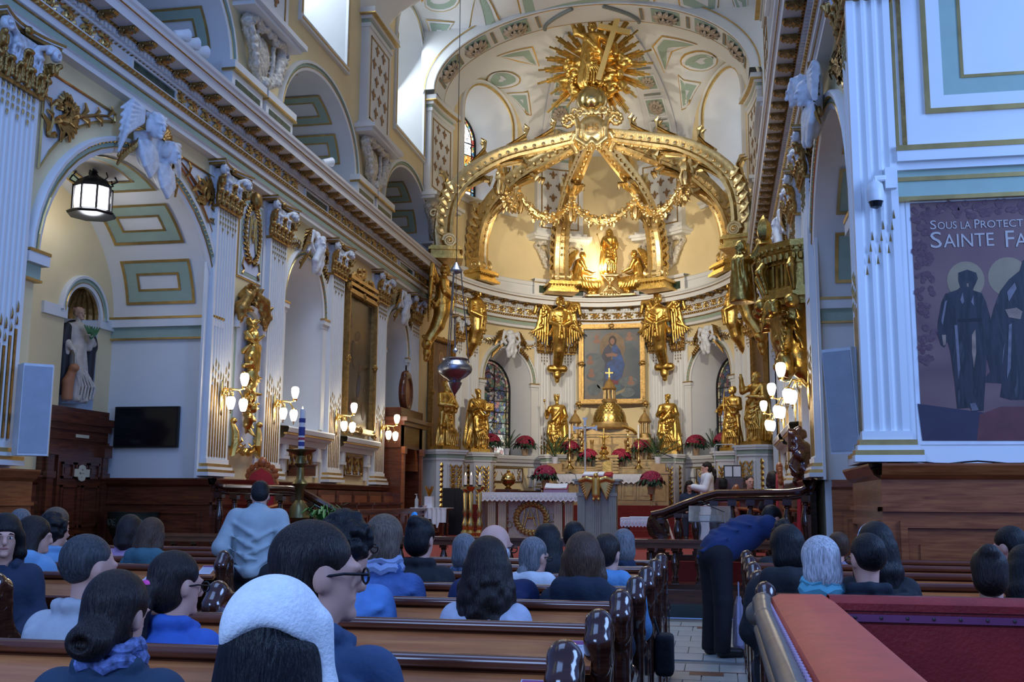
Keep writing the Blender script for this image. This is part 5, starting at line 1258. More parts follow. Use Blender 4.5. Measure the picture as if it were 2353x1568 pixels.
frame(FL,t,22.17,24.18,2.95,6.2,.1,.13,bronze)
for v in (6.25,6.4): MB(FL.pos).box(22.2,24.15,v,v+.08,.05,.22).obj('frame_cornice',bronze,t)
b=MB(FL.pos)
for i in range(40):
    u=22.3+1.75*rng.random(); v=6.42+.35*rng.random()*sin(PI*(u-22.3)/1.75); b.sphere((u,v,.15),(.1,.08,.07),6,4)
b.obj('frame_crest',bronze,t,True)
t=thing('apse_painting','brown painting of a standing figure behind the leftmost gilded statue','painting',(0,0,0))
b=MB(FA.pos); b.grid([[(x,2.95,.06),(x,6.1,.06)] for x in lin(-8.1,-6.75,.15)]); b.obj('canvas',cloudmat('brown_canvas',[(.10,.05,.025),(.22,.13,.07),(.13,.07,.04),(.3,.2,.12)],1.2,3,.4),t,recalc=False)
layer(FA,t,ellp(-7.35,5.0,.16,.5,14),.065,mat('painting_brown_habit',(.14,.07,.035),.5,var=.3)); layer(FA,t,ellp(-7.33,5.6,.1,.13,12),.068,skin_p); layer(FA,t,ellp(-7.33,5.62,.17,.2,12),.0665,mat('painting_old_halo',(.32,.2,.1),.5))
frame(FA,t,-8.2,-6.62,2.85,6.2,.08,.13,bronze)
t2=thing('apse_painting_right','dark painting in a gilded frame behind the rightmost gilded statue','painting',(0,0,0)); b=MB(FA.pos); b.grid([[(x,2.95,.06),(x,6.1,.06)] for x in lin(6.75,8.1,.15)]); b.obj('canvas',cloudmat('brown_canvas_b',[(.05,.03,.02),(.14,.08,.05),(.08,.05,.03)],1.2,3,.4),t2,recalc=False); frame(FA,t2,6.62,8.2,2.85,6.2,.08,.13,bronze); t2.name='altar_side_painting'
# ================================================================ WALL ORNAMENT
def cherub_single():
    g=Sculpt(.013,(-.5,-.42,-.55),(.5,.05,.45)); head(g,(0,-.2,.12),1.25,0,.15,0,2)
    for s in (-1,1):
        g.chain([(s*.12,-.15,.2),(s*.28,-.15,.3),(s*.36,-.12,.1),(s*.22,-.15,-.05)],[.06,.07,.07,.05],.03)
        for k in range(5): g.chain([(s*.1,-.15,.3-.02*k),(s*(.3+.03*k),-.12,.3-.1*k),(s*(.38),-.08,.12-.1*k)],[.03,.03,.02],.01)
        g.chain([(s*.06,-.2,-.05),(s*.16,-.18,-.25),(s*.1,-.15,-.45),(0,-.2,-.3)],[.07,.07,.06,.04],.03)
    g.chain([(0,-.2,0),(0,-.16,-.35)],[.1,.08],.04); g.ell((0,-.1,.33),(.14,.1,.08),.04)
    return g.mesh('cherub_keystone',stucco)
def cherub_double():
    g=Sculpt(.013,(-.75,-.5,-.7),(.75,.05,.6))
    head(g,(-.12,-.26,.2),1.45,-.3,.2,0,2); head(g,(.36,-.22,-.02),1.25,.3,.2,0,2)
    for (x,z,s,k0) in ((-.35,.25,-1,1.),(.55,.05,1,.8)):
        for k in range(7): g.chain([(x+s*.0,-.18,z+.12-.03*k),(x+s*(.2+.02*k)*k0,-.14,z+.16-.08*k),(x+s*.33*k0,-.06,z+.02-.1*k)],[.035,.04,.02],.01)
    for (cx,cz) in ((-.12,-.2),(.36,-.36)):
        for k in range(5): g.chain([(cx-.22+.03*k,-.15,cz+.12),(cx-.14+.04*k,-.2,cz-.2+.03*k),(cx+.0,-.2,cz-.3+.05*k),(cx+.2-.03*k,-.18,cz-.1),(cx+.22-.04*k,-.14,cz+.12)],[.03,.035,.035,.035,.03],.012)
        g.ell((cx,-.14,cz),(.2,.1,.22),.04)
    g.ell((.1,-.06,.05),(.45,.06,.4),.05)
    return g.mesh('cherub_pair',stucco)
M_CH1=cherub_single(); M_CH2=cherub_double()
gw=MB()
for s in (-1,1):
    for k in range(6): gw.leaf([(s*.2,-.18,.15),(s*(.35+.05*k),-.16,.34-.06*k),(s*(.5+.03*k),-.1,.3-.09*k)],.06,(0,-1,0),.015)
    for k in range(7): gw.leaf([(s*(.3+.06*k),-.08,-.12-.05*k),(s*(.36+.06*k),-.14,-.08-.05*k),(s*(.4+.06*k),-.1,-.18-.06*k)],.05,(0,-1,0),.01)
    for k in range(5): gw.sphere((s*(.42+.07*k),-.1,-.2-.05*k),.045,6,4)
M_CHG=gw.mesh('cherub_wing_gilding',bronze,True)
def keystone(fr,u,v,par,m,sc=1.,w=.1):
    o=ob('cherub_keystone',m,par,mw=fr.mat(u,v,w,sc)); ob('cherub_wing_gilding',M_CHG,o); return o
for fr,sg,par in ((FL,1,wl),(FR,-1,wr)):
    keystone(fr,sg*13.5,6.55,par,M_CH2,1.05); 
    for y in (20.0,26.25): keystone(fr,sg*y,6.5,par,M_CH1)
for s in (-SW,SW): keystone(FA,s,6.5,wa,M_CH1)
def foliage(b,path,w,size,seed=0):
    r=random.Random(seed); P=[np.array(p) for p in path]; m=len(P)
    b.tube([(p[0],p[1],w+.02) for p in P],[size*.16*(1.1-.8*i/m) for i in range(m)],4)
    for i in range(m):
        t=nrm(P[min(i+1,m-1)]-P[max(0,i-1)]); n=np.array([-t[1],t[0]])
        for s in (-1,1):
            L=size*r.uniform(.7,1.1)*(1.1-.5*i/m); a=P[i]; c=a+t*L*.5+n*s*L*.45; d=a+t*L*.75+n*s*L*.95
            b.leaf([(a[0],a[1],w+.01),(c[0],c[1],w+.05),(d[0],d[1],w+.02)],L*.26,(0,0,1),.008)
def spir(cx,cy,r0,a0,turn,n=18,sh=.85): return [(cx+r0*(1-sh*i/n)*cos(a0+turn*i/n),cy+r0*(1-sh*i/n)*sin(a0+turn*i/n)) for i in range(n+1)]
def spandrel(fr,sg,par,left):
    f=(lambda y: sg*y); k=1 if left else -1; yc=13.7
    ya,yb=(11.28,12.85) if left else (16.12,14.55)
    arc=[]
    for i in range(9):
        y=yb+(ya-yb)*i/8; q=min(1,abs(y-yc)/2.72); z=4.4+2.38*math.sqrt(max(0,1-q*q)); arc.append((f(y),min(6.74,z)))
    pts=[(f(ya),6.78),(f(yb),6.78)]+arc
    MB(fr.pos).prism(pts,0,.015,2).obj('spandrel_panel',white,par)
    b=MB(fr.pos); b.tube([(p[0],p[1],.03) for p in pts],.022,4,closed=True); b.obj('spandrel_border',goldtrim,par)
    b=MB(fr.pos); d=(1 if yb>ya else -1)
    foliage(b,[(f(ya+d*.12),5.95),(f(ya+d*.2),6.15),(f(ya+d*.16),6.35)],.02,.2,1); foliage(b,spir(f(ya+d*.42),6.42,.24,-PI*.7,4.5*d*sg),.02,.2,2)
    foliage(b,[(f(ya+d*.5),6.3),(f(ya+d*.8),6.45),(f(ya+d*1.1),6.58),(f(ya+d*1.4),6.68)],.02,.2,3)
    b.obj('spandrel_foliage',bronze,par,True)
for fr,sg,par in ((FL,1,wl),(FR,-1,wr)):
    spandrel(fr,sg,par,True); spandrel(fr,sg,par,False)
for fr,s0,par in ((FL,20.0,wl),(FL,26.25,wl),(FA,-SW,wa),(FA,SW,wa)):   # gilded strips beside keystones
    for s in (-1,1):
        MB(fr.pos).box(s0+s*.75-.4,s0+s*.75+.4,6.42,6.68,0,.015).obj('relief_panel',white,par)
        b=MB(fr.pos); foliage(b,[(s0+s*(.4+.1*k),6.5+.04*sin(k)) for k in range(8)],.02,.13,4); b.obj('relief_foliage',goldtrim,par,True)
# monogram panel on the left wall
def monopanel(fr,U,par):
    u0,u1,v0,v1=U-.5,U+.5,5.32,6.82
    for e,m,w,nm in ((0,goldtrim,.02,'panel_edge'),(.025,white,.03,'panel_border'),(.07,green,.035,'panel_band'),(.13,mat('pale_blue_panel',(.60,.66,.80),.6),.04,'panel_field')): MB(fr.pos).box(u0+e,u1-e,v0+e,v1-e,0,w).obj(nm,m,par)
    b=MB(fr.pos); c=(U,6.2); n=34
    for i in range(n):
        a=2*PI*i/n; p=np.array([c[0]+.3*cos(a),c[1]+.52*sin(a)])
        for q in (-1,0,1): d=a+q*.8+(PI/2 if a<PI*.5 or a>PI*1.5 else -PI/2); b.leaf([(p[0],p[1],.05),(p[0]+.05*cos(d),p[1]+.05*sin(d),.08),(p[0]+.11*cos(d),p[1]+.11*sin(d),.05)],.03,(0,0,1),.008)
    b.tube([(c[0]+.3*cos(2*PI*i/30),c[1]+.52*sin(2*PI*i/30),.05) for i in range(30)],.03,5,closed=True)
    for s in (-1,1): b.tube([(U+s*.1,5.62,.05),(U+s*.3,5.7,.05),(U+s*.36,5.55,.05),(U+s*.28,5.48,.05),(U+s*.34,5.4,.05)],.02,4)
    b.sphere((U,6.8,.1),(.12,.17,.1),10,6); b.obj('laurel_wreath',bronze,par,True)
    b=MB(fr.pos)
    for pts in ([(-.18,5.85),(-.02,6.5),(.15,5.85)],[(-.12,6.45),(-.04,6.1),(.02,6.0),(.1,6.45)],[(-.1,6.08),(.1,6.08)],[(-.16,5.8),(-.1,6.45)],[(.17,5.8),(.11,6.45)]): b.tube([(U+x,z+.05,.06) for x,z in pts],.018,4)
    for k in range(6): b.sphere((U-.01,6.62-.12*k,.07),.018,6,4)
    b.obj('monogram',goldtrim,par,True)
monopanel(FL,17.37,wl)
# niche-like trophy panel below it
def trophy(fr,U,par):
    hw=.42
    for e,m,w,nm in ((.1,white,.02,'panel_border'),(.06,green,.03,'panel_band'),(0,MATS['pale_blue_panel'],.035,'panel_field')):
        pts=[(U-hw-e,2.35),(U+hw+e,2.35)]+[(U+(hw+e)*cos(PI*i/12),4.4+(.32+e)*sin(PI*i/12)) for i in range(13)]; MB(fr.pos).prism(pts,0,w,2).obj(nm,m,par)
    b=MB(fr.pos); b.arch([(.02,.03),(.02,.12),(.12,.14),(.13,.03)],U,4.4,hw+.02,.34); b.obj('panel_hood',white,par)
    g=Sculpt(.022,(-.62,-.4,-1.1),(.62,.02,1.05)); r=random.Random(8)
    for i in range(46):
        z=r.uniform(-1,1); ww=.05+.3*(1-abs(z-.35)/1.4)*max(0,1.0-max(0,-z)*.75); x=r.uniform(-ww,ww); a=r.uniform(0,6.28); g.cone((x,-.08,z),(x+.12*cos(a),-.2,z+.12*sin(a)),.05,.02,.015)
    g.box((.02,-.12,.35),(.16,.1,.22),rnd=.06); g.chain([(0,-.08,.95),(.05,-.12,.4),(-.02,-.12,-.2),(.0,-.06,-1.0)],[.06,.12,.09,.02],.03)
    for k in range(9): g.ell((.18*sin(k*2.1)*(1-k*.08),-.15,.7-.18*k),(.09,.07,.09),.02)
    ob('trophy_relief',g.mesh('trophy_relief',gold),par,mw=fr.mat(U,3.6,.03))
    g=Sculpt(.022,(-.7,-.35,-.35),(.7,.03,.45)); r=random.Random(9)
    for i in range(44):
        x=r.uniform(-.6,.6); z=.32-abs(x)*.75+r.uniform(-.12,.2); a=r.uniform(0,6.28); g.cone((x,-.05,z),(x+.14*cos(a),-.16,z+.14*sin(a)),.065,.03,.02)
    for s in (-1,1): g.chain([(s*.1,-.12,.3),(s*.35,-.16,.2),(s*.52,-.12,-.05),(s*.5,-.1,-.25)],[.06,.09,.09,.05],.03)
    ob('crest_relief',g.mesh('crest_relief',bronze),par,mw=fr.mat(U,4.78,.03))
    b=MB(fr.pos)
    for s in (-1,1):
        b.tube([(U+s*.52,2.75,.08),(U+s*.47,2.6,.12),(U+s*.44,2.4,.12),(U+s*.5,2.22,.1),(U+s*.3,2.3,.1),(U+s*.1,2.24,.1),(U,2.3,.1)],[.03,.06,.07,.06,.05,.05,.05],6)
        b.sphere((U+s*.52,2.78,.1),.06,8,5); foliage(b,[(U+s*.42,2.32),(U+s*.3,2.4),(U+s*.15,2.36)],.1,.12,3)
    b.obj('foot_scrolls',gold,par,True)
trophy(FL,17.37,wl)
# ================================================================ WALL FIXTURES
def m_shade():
    b=MB(); b.lathe([(.02,-.1),(.045,-.085),(.062,-.04),(.078,.03),(.074,.08),(.055,.11),(.03,.118)],(0,0,0),8); return b.mesh('glass_shade',lamp_glass,True)
M_SH=m_shade()
def sconce_proto():
    fr=MB(); fr.lathe([(.0,-.32),(.03,-.28),(.02,-.2),(.05,-.1),(.06,.0),(.05,.1),(.02,.2),(.03,.26),(0,.3)],(0,-.03,0),8,1,.5); back=fr.mesh('backplate',brass,True)
    arms=[]
    for (x,y,z,up) in ((.0,-.42,.16,1),(-.14,-.26,-.12,0),(.16,-.34,-.13,0)):
        a=MB(); a.tube([(0,-.04,.02),(x*.4,y*.4,.14),(x*.8,y*.8,.12),(x,y,z-.02 if up else z+.12)],[.016,.02,.016,.014],5); a.tube([(x*.5+.05*cos(k*.7)*(1-k/12),y*.5,.05+.05*sin(k*.7)*(1-k/12)) for k in range(10)],.01,4)
        zz=z+.0 if up else z+.12
        if up: a.lathe([(.012,-.02),(.04,0),(.05,.03),(.02,.05)],(x,y,z-.02),8)
        else: a.lathe([(.01,.02),(.045,.0),(.05,-.03)],(x,y,z+.13),8); a.lathe([(0,-.05),(.012,-.03),(.008,0),(.03,.02)],(x,y,z-.12),6)
        arms.append((a.mesh('arm',brass,True),(x,y,z+.12 if up else z)))
    return back,arms
SB,SARM=sconce_proto()
def sconce(fr,u,v,w,lb,group):
    M=fr.mat(u,v,w); t=thing('wall_sconce',lb,'wall lamp',(0,0,0),0,group); t.matrix_world=M
    ob('backplate',SB,t)
    for me,p in SARM:
        a=ob('arm',me,t); ob('glass_shade',M_SH,a,loc=p)
    P=M@Vector((0,-.45,.0)); point('sconce_light',P,SCONCE_W,(1,.82,.55),.06)
SCONCE_W=11
for y,lb in ((16.23,'nearest the chapel arch on the left wall'),(18.38,'left of the nave window on the left wall'),(21.64,'left of the tall dark painting'),(24.77,'beside the carved confessional')): sconce(FL,y,3.12,.14,'brass sconce with three lit glass shades, '+lb,'sconces on the left wall')
for y,lb in ((16.1,'nearest and largest on the right wall'),(18.9,'middle one of three on the right wall'),(22.2,'farthest of three on the right wall')): sconce(FR,-y,3.12,.14,'brass sconce with three lit glass shades, '+lb,'sconces on the right wall')
# hanging lantern in the left chapel
t=thing('hanging_lantern','black iron lantern with lit white panes hanging in the left chapel arch','lantern',(-9.1,13.87,5.62))
MB().lathe([(.34,0),(.36,.03),(.3,.07),(.27,.08)],(0,0,0),8).obj('bottom_ring',dark,t); MB().lathe([(.28,.42),(.27,.47),(.22,.54),(.08,.62),(.05,.66)],(0,0,0),8).obj('roof',dark,t)
for k in range(8):
    a=2*PI*k/8; MB().box(-.012,.012,-.012,.012,.07,.45).obj('post',dark,t,loc=(.28*cos(a),.28*sin(a),0))
MB().lathe([(.245,.08),(.262,.25),(.25,.42)],(0,0,0),8,a0=PI/8).obj('glass',mat('lantern_glass',(.9,.9,.95),.4,emit=(.9,.92,1),estr=6),t)
MB().lathe([(.0,.025),(.2,.02)],(0,0,0),8).obj('bottom_glass',MATS['lantern_glass'],t)
for k in range(8): a=2*PI*k/8+PI/8; MB().tube([(.25*cos(a),.25*sin(a),.5),(.34*cos(a),.34*sin(a),.55),(.3*cos(a),.3*sin(a),.62)],.014,4).obj('hook',dark,t)
for k in range(5): MB().tube([(.035*cos(q*PI/4)*(k%2),.035*cos(q*PI/4)*(1-k%2),.72+.1*k+.06*sin(q*PI/4)) for q in range(8)],.012,4,closed=True).obj('chain_link',dark,t)
MB().lathe([(.02,.64),(.06,.68),(.02,.72)],(0,0,0),8).obj('finial',dark,t)
MB().lathe([(.02,0),(.05,.06),(.1,.12),(.11,.14)],(0,0,0),10).obj('ceiling_rose',dark,t,loc=(0,0,1.1)).scale=(1,1,1)
MB().tube([(0,0,1.15),(0,0,.75)],.01,4).obj('hanging_rod',dark,t)
point('lantern_light',(-9.1,13.87,5.5),10,(.9,.92,1),.2)
# television, loudspeakers, dome camera, spotlights
t=thing('television','black flat television on the far jamb of the left chapel','television',(0,0,0))
MB(FJ.pos).box(-9.76,-8.62,2.28,2.95,.03,.09).obj('body',dark,t); MB(FJ.pos).box(-9.73,-8.65,2.31,2.92,.09,.094).obj('screen',mat('dark_screen',(.004,.004,.006),.12),t); MB(FJ.pos).box(-9.3,-9.1,2.5,2.7,0,.03).obj('bracket',dark,t)
spk=mat('speaker_grille',(.36,.40,.46),.7,bump=.3,bscale=160); spb=mat('speaker_case',(.62,.66,.70),.5)
def speaker(lb,loc,rz,tilt):
    t=thing('column_speaker',lb,'loudspeaker',loc,rz,'column loudspeakers'); b=MB(); b.prism([(-.2,.1),(-.16,-.12),(.16,-.12),(.2,.1)],0,1.06,2); b.obj('case',spb,t); MB().box(-.15,.15,-.128,-.12,.03,1.03).obj('grille',spk,t); MB().box(-.04,.04,.1,.3,.4,.5).obj('bracket',dark,t); t.rotation_euler=(tilt,0,rz); return t
speaker('grey column loudspeaker in front of the near left pilaster',(-7.78,11.0,1.93),rad(42),0)
speaker('grey column loudspeaker tilted down beside the right crossing pier',(1.33,11.15,1.95),rad(-35),rad(6))
t=thing('dome_camera','white dome security camera on the corner of the right pier','security camera',(1.5,9.98,4.22)); MB().lathe([(.0,-.07),(.05,-.05),(.065,0)],(0,0,0),14).obj('dome',mat('camera_dome',(.01,.01,.012),.06),t,True); MB().lathe([(.07,0),(.078,.03),(.078,.1),(.07,.16),(.03,.2)],(0,0,0),14).obj('housing',mat('camera_white',(.78,.8,.82),.4),t,True); MB().tube([(0,0,.18),(0,.02,.23),(.08,.05,.24),(.14,.1,.24)],.03,8).box(.1,.2,.04,.2,.14,.34).obj('bracket',MATS['camera_white'],t)
for i,(y,lb) in enumerate(((13.75,'first of three white spotlights in a row on the left cornice'),(14.05,'middle of three white spotlights in a row on the left cornice'),(14.35,'last of three white spotlights in a row on the left cornice'),(19.85,'single white spotlight on the left cornice below the gallery arch'))):
    t=thing('cornice_spotlight',lb,'spotlight',(-7.72,y,8.15),0,'spotlights on the left cornice'); MB().box(-.05,.05,-.05,.05,0,.04).tube([(0,0,.02),(0,0,.12)],.015,6).obj('stand',spb,t)
    h=MB().lathe([(.03,-.16),(.06,-.14),(.085,.04),(.1,.1)],(0,0,0),12).obj('head',MATS['camera_white'],t,True,loc=(.0,.0,.17)); h.rotation_euler=(rad(-75),0,rad(-30)); l=MB().lathe([(0,.095),(.09,.095)],(0,0,0),12).obj('lens',mat('spot_lens',(.95,.95,.95),.3,emit=(1,.97,.9),estr=5),h)
# niche with saint in the left chapel
b=MB(lambda u,v,w: FL.pos(u,v,w-1.75)); n=14; NC=15.1
rows=[]
for i in range(n+1):
    a=PI*i/n; rows.append([(NC-.46*cos(a),2.82,-.46*sin(a)*1.0),(NC-.46*cos(a),4.35,-.46*sin(a))])
b.grid(rows); b.obj('niche',white,wl,True,recalc=False)
b=MB(lambda u,v,w: FL.pos(u,v,w-1.75)); sh=[]
for j in range(9):
    ph=PI/2*j/8; sh.append([(NC-.46*cos(ph)*cos(PI*i/28)*(1-.05*(i%2)),4.35+.46*sin(ph)*(1-.04*(i%2)),-.46*cos(ph)*sin(PI*i/28)) for i in range(29)])
b.grid(sh); b.obj('niche_shell',bronze,wl,recalc=False)
fb=Frame((-9.95,0,0),(0,1,0),(1,0,0)); archivolt(fb,wl,NC,.46,4.35,.46,.8,bead=False)
for s in (-1,1): MB(fb.pos).box(NC+s*.75-.3,NC+s*.75+.3,4.22,4.4,0,.05).obj('niche_impost',white,wl)
t=thing('friar_statue','painted friar statue in black cloak and white habit in the chapel niche','statue',(-10.02,15.12,2.95),rad(90-18))
g=robed([((-.3,-.02,1.15),(-.26,-.2,1.0)),((.28,-.08,1.15),(.06,-.26,1.25))],seed=14,hair=0,mantle=0,hem=.22); ob('figure',g.mesh('figure',mat('friar_white',(.60,.53,.44),.6,var=.2)),t,mw=Matrix.Scale(.84,4))
g=Sculpt(.02,(-.5,-.3,.1),(.5,.45,1.65))
g.cone((0,.1,1.4),(0,.1,.15),.2,.3,.05,fold=.03,flat=(1.1,.7)).ell((0,.04,1.43),(.26,.14,.11),.05)
for s in (-1,1): g.cone((s*.25,0,1.4),(s*.33,-.03,1.1),.1,.1,.04).cone((s*.3,0,1.2),(s*.28,-.02,.2),.12,.1,.05)
ob('cloak',g.mesh('cloak',mat('friar_black',(.02,.02,.025),.6)),t,mw=Matrix.Scale(.84,4))
g=Sculpt(.012,(-.13,-.16,1.5),(.13,.14,1.88)); head(g,(0,-.02,1.70),1.04,0,0,0,1); ob('face',g.mesh('face',mat('painted_flesh',(.5,.3,.2),.5)),t,mw=Matrix.Scale(.84,4))
g=Sculpt(.015,(-.5,-.4,0),(.1,.1,.8)); g.chain([(-.3,-.2,.05),(-.3,-.2,.35),(-.25,-.25,.6)],[.1,.1,.07],.04).ell((-.25,-.28,.62),(.09,.1,.08),.03); ob('dog',g.mesh('dog',mat('dog_russet',(.45,.18,.08),.6)),t,mw=Matrix.Scale(.84,4))
b=MB()
for k in range(7): b.leaf([(.06,-.3,1.2),(.05+.03*(k-3),-.34,1.32),(.05+.06*(k-3),-.33,1.45)],.03,(0,-1,0))
b.obj('lily',mat('leaf_green',(.05,.16,.05),.5),t).scale=(.84,)*3
# wooden doorcase below the niche
door=empty_struct('door_1'); DU0,DU1=14.2,15.95
b=MB(fb.pos); b.box(DU0,DU1,0,2.35,0,.1).box(DU0-.02,DU1-.1,2.35,2.5,0,.13).box(DU0-.08,DU1-.06,2.5,2.6,0,.16).box(DU0-.12,DU1-.04,2.6,2.72,0,.19).box(DU0,DU1-.15,2.72,2.84,0,.16); b.obj('doorcase',wood,door)
for u in (DU0+.05,DU1-.25): MB(fb.pos).box(u,u+.16,0,2.1,.1,.16).box(u-.03,u+.19,1.75,1.85,.1,.18).box(u-.03,u+.19,2.1,2.3,.1,.2).obj('door_pilaster',wood,door)
MB(fb.pos).box(14.52,15.68,0,2.1,.1,.15).obj('door_leaf',wood,door)
for (a,c,z0,z1) in ((14.6,14.9,1.75,2.0),(14.95,15.25,1.75,2.0),(15.3,15.6,1.75,2.0),(14.6,15.05,1.0,1.65),(15.15,15.6,1.0,1.65),(14.6,15.05,.15,.9),(15.15,15.6,.15,.9)):
    q=MB(fb.pos)
    for x0,x1,v0,v1 in ((a,c,z0,z0+.035),(a,c,z1-.035,z1),(a,a+.035,z0,z1),(c-.035,c,z0,z1)): q.box(x0,x1,v0,v1,.15,.18)
    q.box(a+.08,c-.08,z0+.08,z1-.08,.15,.165); q.obj('door_panel',wood,door)
pq=mat('cream_plaque',(.62,.58,.42),.5); 
t=ob('door_plaque',MB(fb.pos).prism([(14.9,1.78),(15.0,1.78),(15.02,1.73),(15.1,1.71),(15.18,1.73),(15.2,1.78),(15.3,1.78),(15.3,1.9),(15.2,1.9),(15.18,1.95),(15.1,1.97),(15.02,1.95),(15.0,1.9),(14.9,1.9)],.182,.19,2).mesh('door_plaque',pq),None,label='cream lozenge plaque fixed on the dark chapel door',cat='plaque')
MB(fb.pos).box(15.08,15.12,1.88,1.9,.19,.192).box(15.03,15.07,1.82,1.85,.19,.192).box(15.09,15.15,1.83,1.84,.19,.192).box(15.09,15.1,1.76,1.79,.19,.192).obj('plaque_marks',mat('plaque_ink',(.25,.18,.12),.6),t)
t=ob('name_plate',MB(fb.pos).box(14.95,15.3,2.39,2.44,.13,.14).mesh('name_plate',pq),None,label='small cream name plate on the chapel doorcase cornice',cat='plaque')
# sign beside the near left pilaster
t=thing('notice_sign','white notice with red lettering beside the near left pilaster','sign',(0,0,0)); MB(FL.pos).box(11.15,11.36,1.82,2.05,-.3,-.28).obj('board',mat('sign_white',(.7,.72,.72),.5),t)
for k,(z) in enumerate((1.99,1.93,1.87)): ob('lettering',text_mesh(('OUT','TIC','SENCE')[k],.055,mat('sign_red',(.5,.04,.04),.5),'lettering',.001),t,mw=FL.mat(11.27,z-.02,-.279)@XZ)
# holy water font
t=thing('holy_water_font','bronze holy water bowl with raised lettering below the television','holy water font',(-9.15,15.62,0)); MB().lathe([(.14,.6),(.18,.68),(.28,.8),(.36,.98),(.38,1.0),(.38,1.2),(.40,1.24),(.34,1.24),(.3,1.1),(0,1.05)],(0,0,0),20).obj('bowl',mat('verdigris_bronze',(.05,.07,.055),.4,.6,var=.3),t,True); MB().lathe([(.25,0),(.22,.05),(.1,.1),(.08,.5),(.16,.62)],(0,0,0),12).obj('stem',wood,t,True)
def ringtext(txt,r,z,size,m,t,a0,da):
    for i,ch in enumerate(txt):
        if ch==' ': continue
        a=a0+da*(i-(len(txt)-1)/2); ob('lettering',text_mesh(ch,size,m,'lettering',.008),t,mw=Matrix.Rotation(a,4,'Z')@Matrix.Translation((0,-r,z))@XZ)
ringtext('ADE SACR FON',.385,1.03,.15,mat('font_letter',(.16,.17,.13),.4,.6),t,rad(28),rad(13))
# carved confessional at the far end of the left wall
t=thing('confessional','tall dark carved wooden confessional with pointed doorway at the end of the left wall','confessional',(0,0,0))
b=MB(FL.pos); b.box(25.35,25.6,.6,3.3,.0,.5).box(27.0,27.25,.6,3.3,0,.5).box(25.3,27.3,2.75,3.3,.0,.5).box(25.6,27.0,.6,3.3,0,.1).box(25.2,27.4,3.3,3.4,0,.62).box(25.1,27.5,3.4,3.5,0,.72).box(25.3,27.3,3.5,3.75,0,.5); b.obj('body',wood,t)
b=MB(FL.pos)
for i in range(9):
    q=i/8; 
b.arch([(0,.1),(0,.46),(.06,.5),(.1,.46)],26.3,2.2,.55,.75); b.obj('pointed_arch',woodlit,t)
MB(FL.pos).box(25.75,26.85,.6,2.3,.1,.13).obj('curtain',mat('dark_curtain',(.02,.008,.008),.8),t)
g=Sculpt(.025,(-.5,-.25,0),(.5,.2,1.1)); r=random.Random(2)
for i in range(30): a=2*PI*i/30; g.ell((.33*cos(a),0,.5+.42*sin(a)),(.09,.1,.09),.03)
for k in range(5): g.ell((.1*(k-2),0,1.0-.03*abs(k-2)),(.06,.08,.1),.03)
o=ob('crest',g.mesh('crest',wood),t,mw=FL.mat(26.35,3.72,.3)); ob('crest_medallion',MB().lathe([(0,-.03),(.26,-.03),(.26,.03),(0,.03)],(0,0,0),16,1,1).mesh('crest_medallion',woodlit),t,mw=FL.mat(26.35,4.22,.32)@Matrix.Rotation(PI/2,4,'X')@Matrix.Scale(1.3,4,(0,1,0)))
for y in (25.48,27.12): MB(FL.pos).box(y-.1,y+.1,2.6,2.78,.5,.6).box(y-.07,y+.07,.6,2.6,.5,.56).obj('column',woodlit,t)
# sanctuary lamp
t=thing('sanctuary_lamp','silver urn-shaped sanctuary lamp hanging on chains left of the apse','hanging lamp',(-4.35,20.5,0)); LX=onY(1045,860,20.5); t.location=(LX[0],LX[1],0); zz=lambda py: onY(1045,py,20.5)[2]
steel=mat('dark_silver',(.28,.31,.40),.3,1.,var=.2,bump=.2,bscale=30); z0=zz(905); 
P=[(908,.012),(900,.06),(893,.1),(886,.13),(880,.15),(876,.12),(872,.14),(866,.24),(857,.33),(849,.355),(841,.34),(835,.28),(830,.25),(826,.27),(824,.24)]
MB().lathe([(r,zz(py)) for py,r in P],(0,0,0),24).obj('urn',steel,t,True); MB().lathe([(.03,zz(630)),(.12,zz(626)),(.13,zz(622)),(.07,zz(612)),(.03,zz(604))],(0,0,0),16).obj('canopy',steel,t,True)
for k in range(3):
    a=rad(20+120*k); b=MB(); b.tube([(.1*cos(a),.1*sin(a),zz(626)),(.29*cos(a),.29*sin(a),zz(842))],.012,5); b.sphere((.3*cos(a),.3*sin(a),zz(845)),.05,8,5); b.obj('chain',steel,t)
MB().tube([(0,0,zz(605)),(0,0,zz(300)),(0,0,15.3)],.008,5).obj('suspension_cable',dark,t)
MB().lathe([(.01,zz(812)),(.06,zz(806)),(.02,zz(800)),(.01,zz(770))],(0,0,0),10).tube([(0,0,zz(800)),(0,0,zz(630))],.006,4).obj('inner_dish',steel,t)
MB().lathe([(.0,zz(912)),(.02,zz(908)),(0,zz(904))],(0,0,0),8).obj('pendant_ring',steel,t)
# poster on the pier
t=thing('banner','large printed banner with lettering and two robed bronze figures on the right pier','banner',(0,0,0)); w=.012
bgm=cloudmat('banner_print',[(.10,.045,.05),(.19,.10,.09),(.13,.06,.065),(.22,.13,.11)],.9,2,.6)
MB(FP.pos).box(1.84,3.5,2.02,4.25,0,w).obj('print_sheet',bgm,t); MB(FP.pos).box(1.80,3.54,1.98,4.29,0,w-.004).obj('white_margin',mat('banner_white',(.7,.72,.75),.6),t)
cv=lambda x,y: (1680+x/2.2407,560+y/2.2407)
def poly(pts,dw,m,nm):
    q=[]
    for x,y in pts:
        p=onY(*cv(x,y),10.2-w-dw); q.append((p[0],p[2]))
    MB(FP.pos).prism(q[::-1],w+dw-.001,w+dw+.0005,2).obj(nm,m,t)
brz=cloudmat('banner_bronze_figure',[(.008,.007,.01),(.03,.026,.034),(.012,.011,.014),(.09,.08,.095)],2.2,3,.5,(7,7,1))
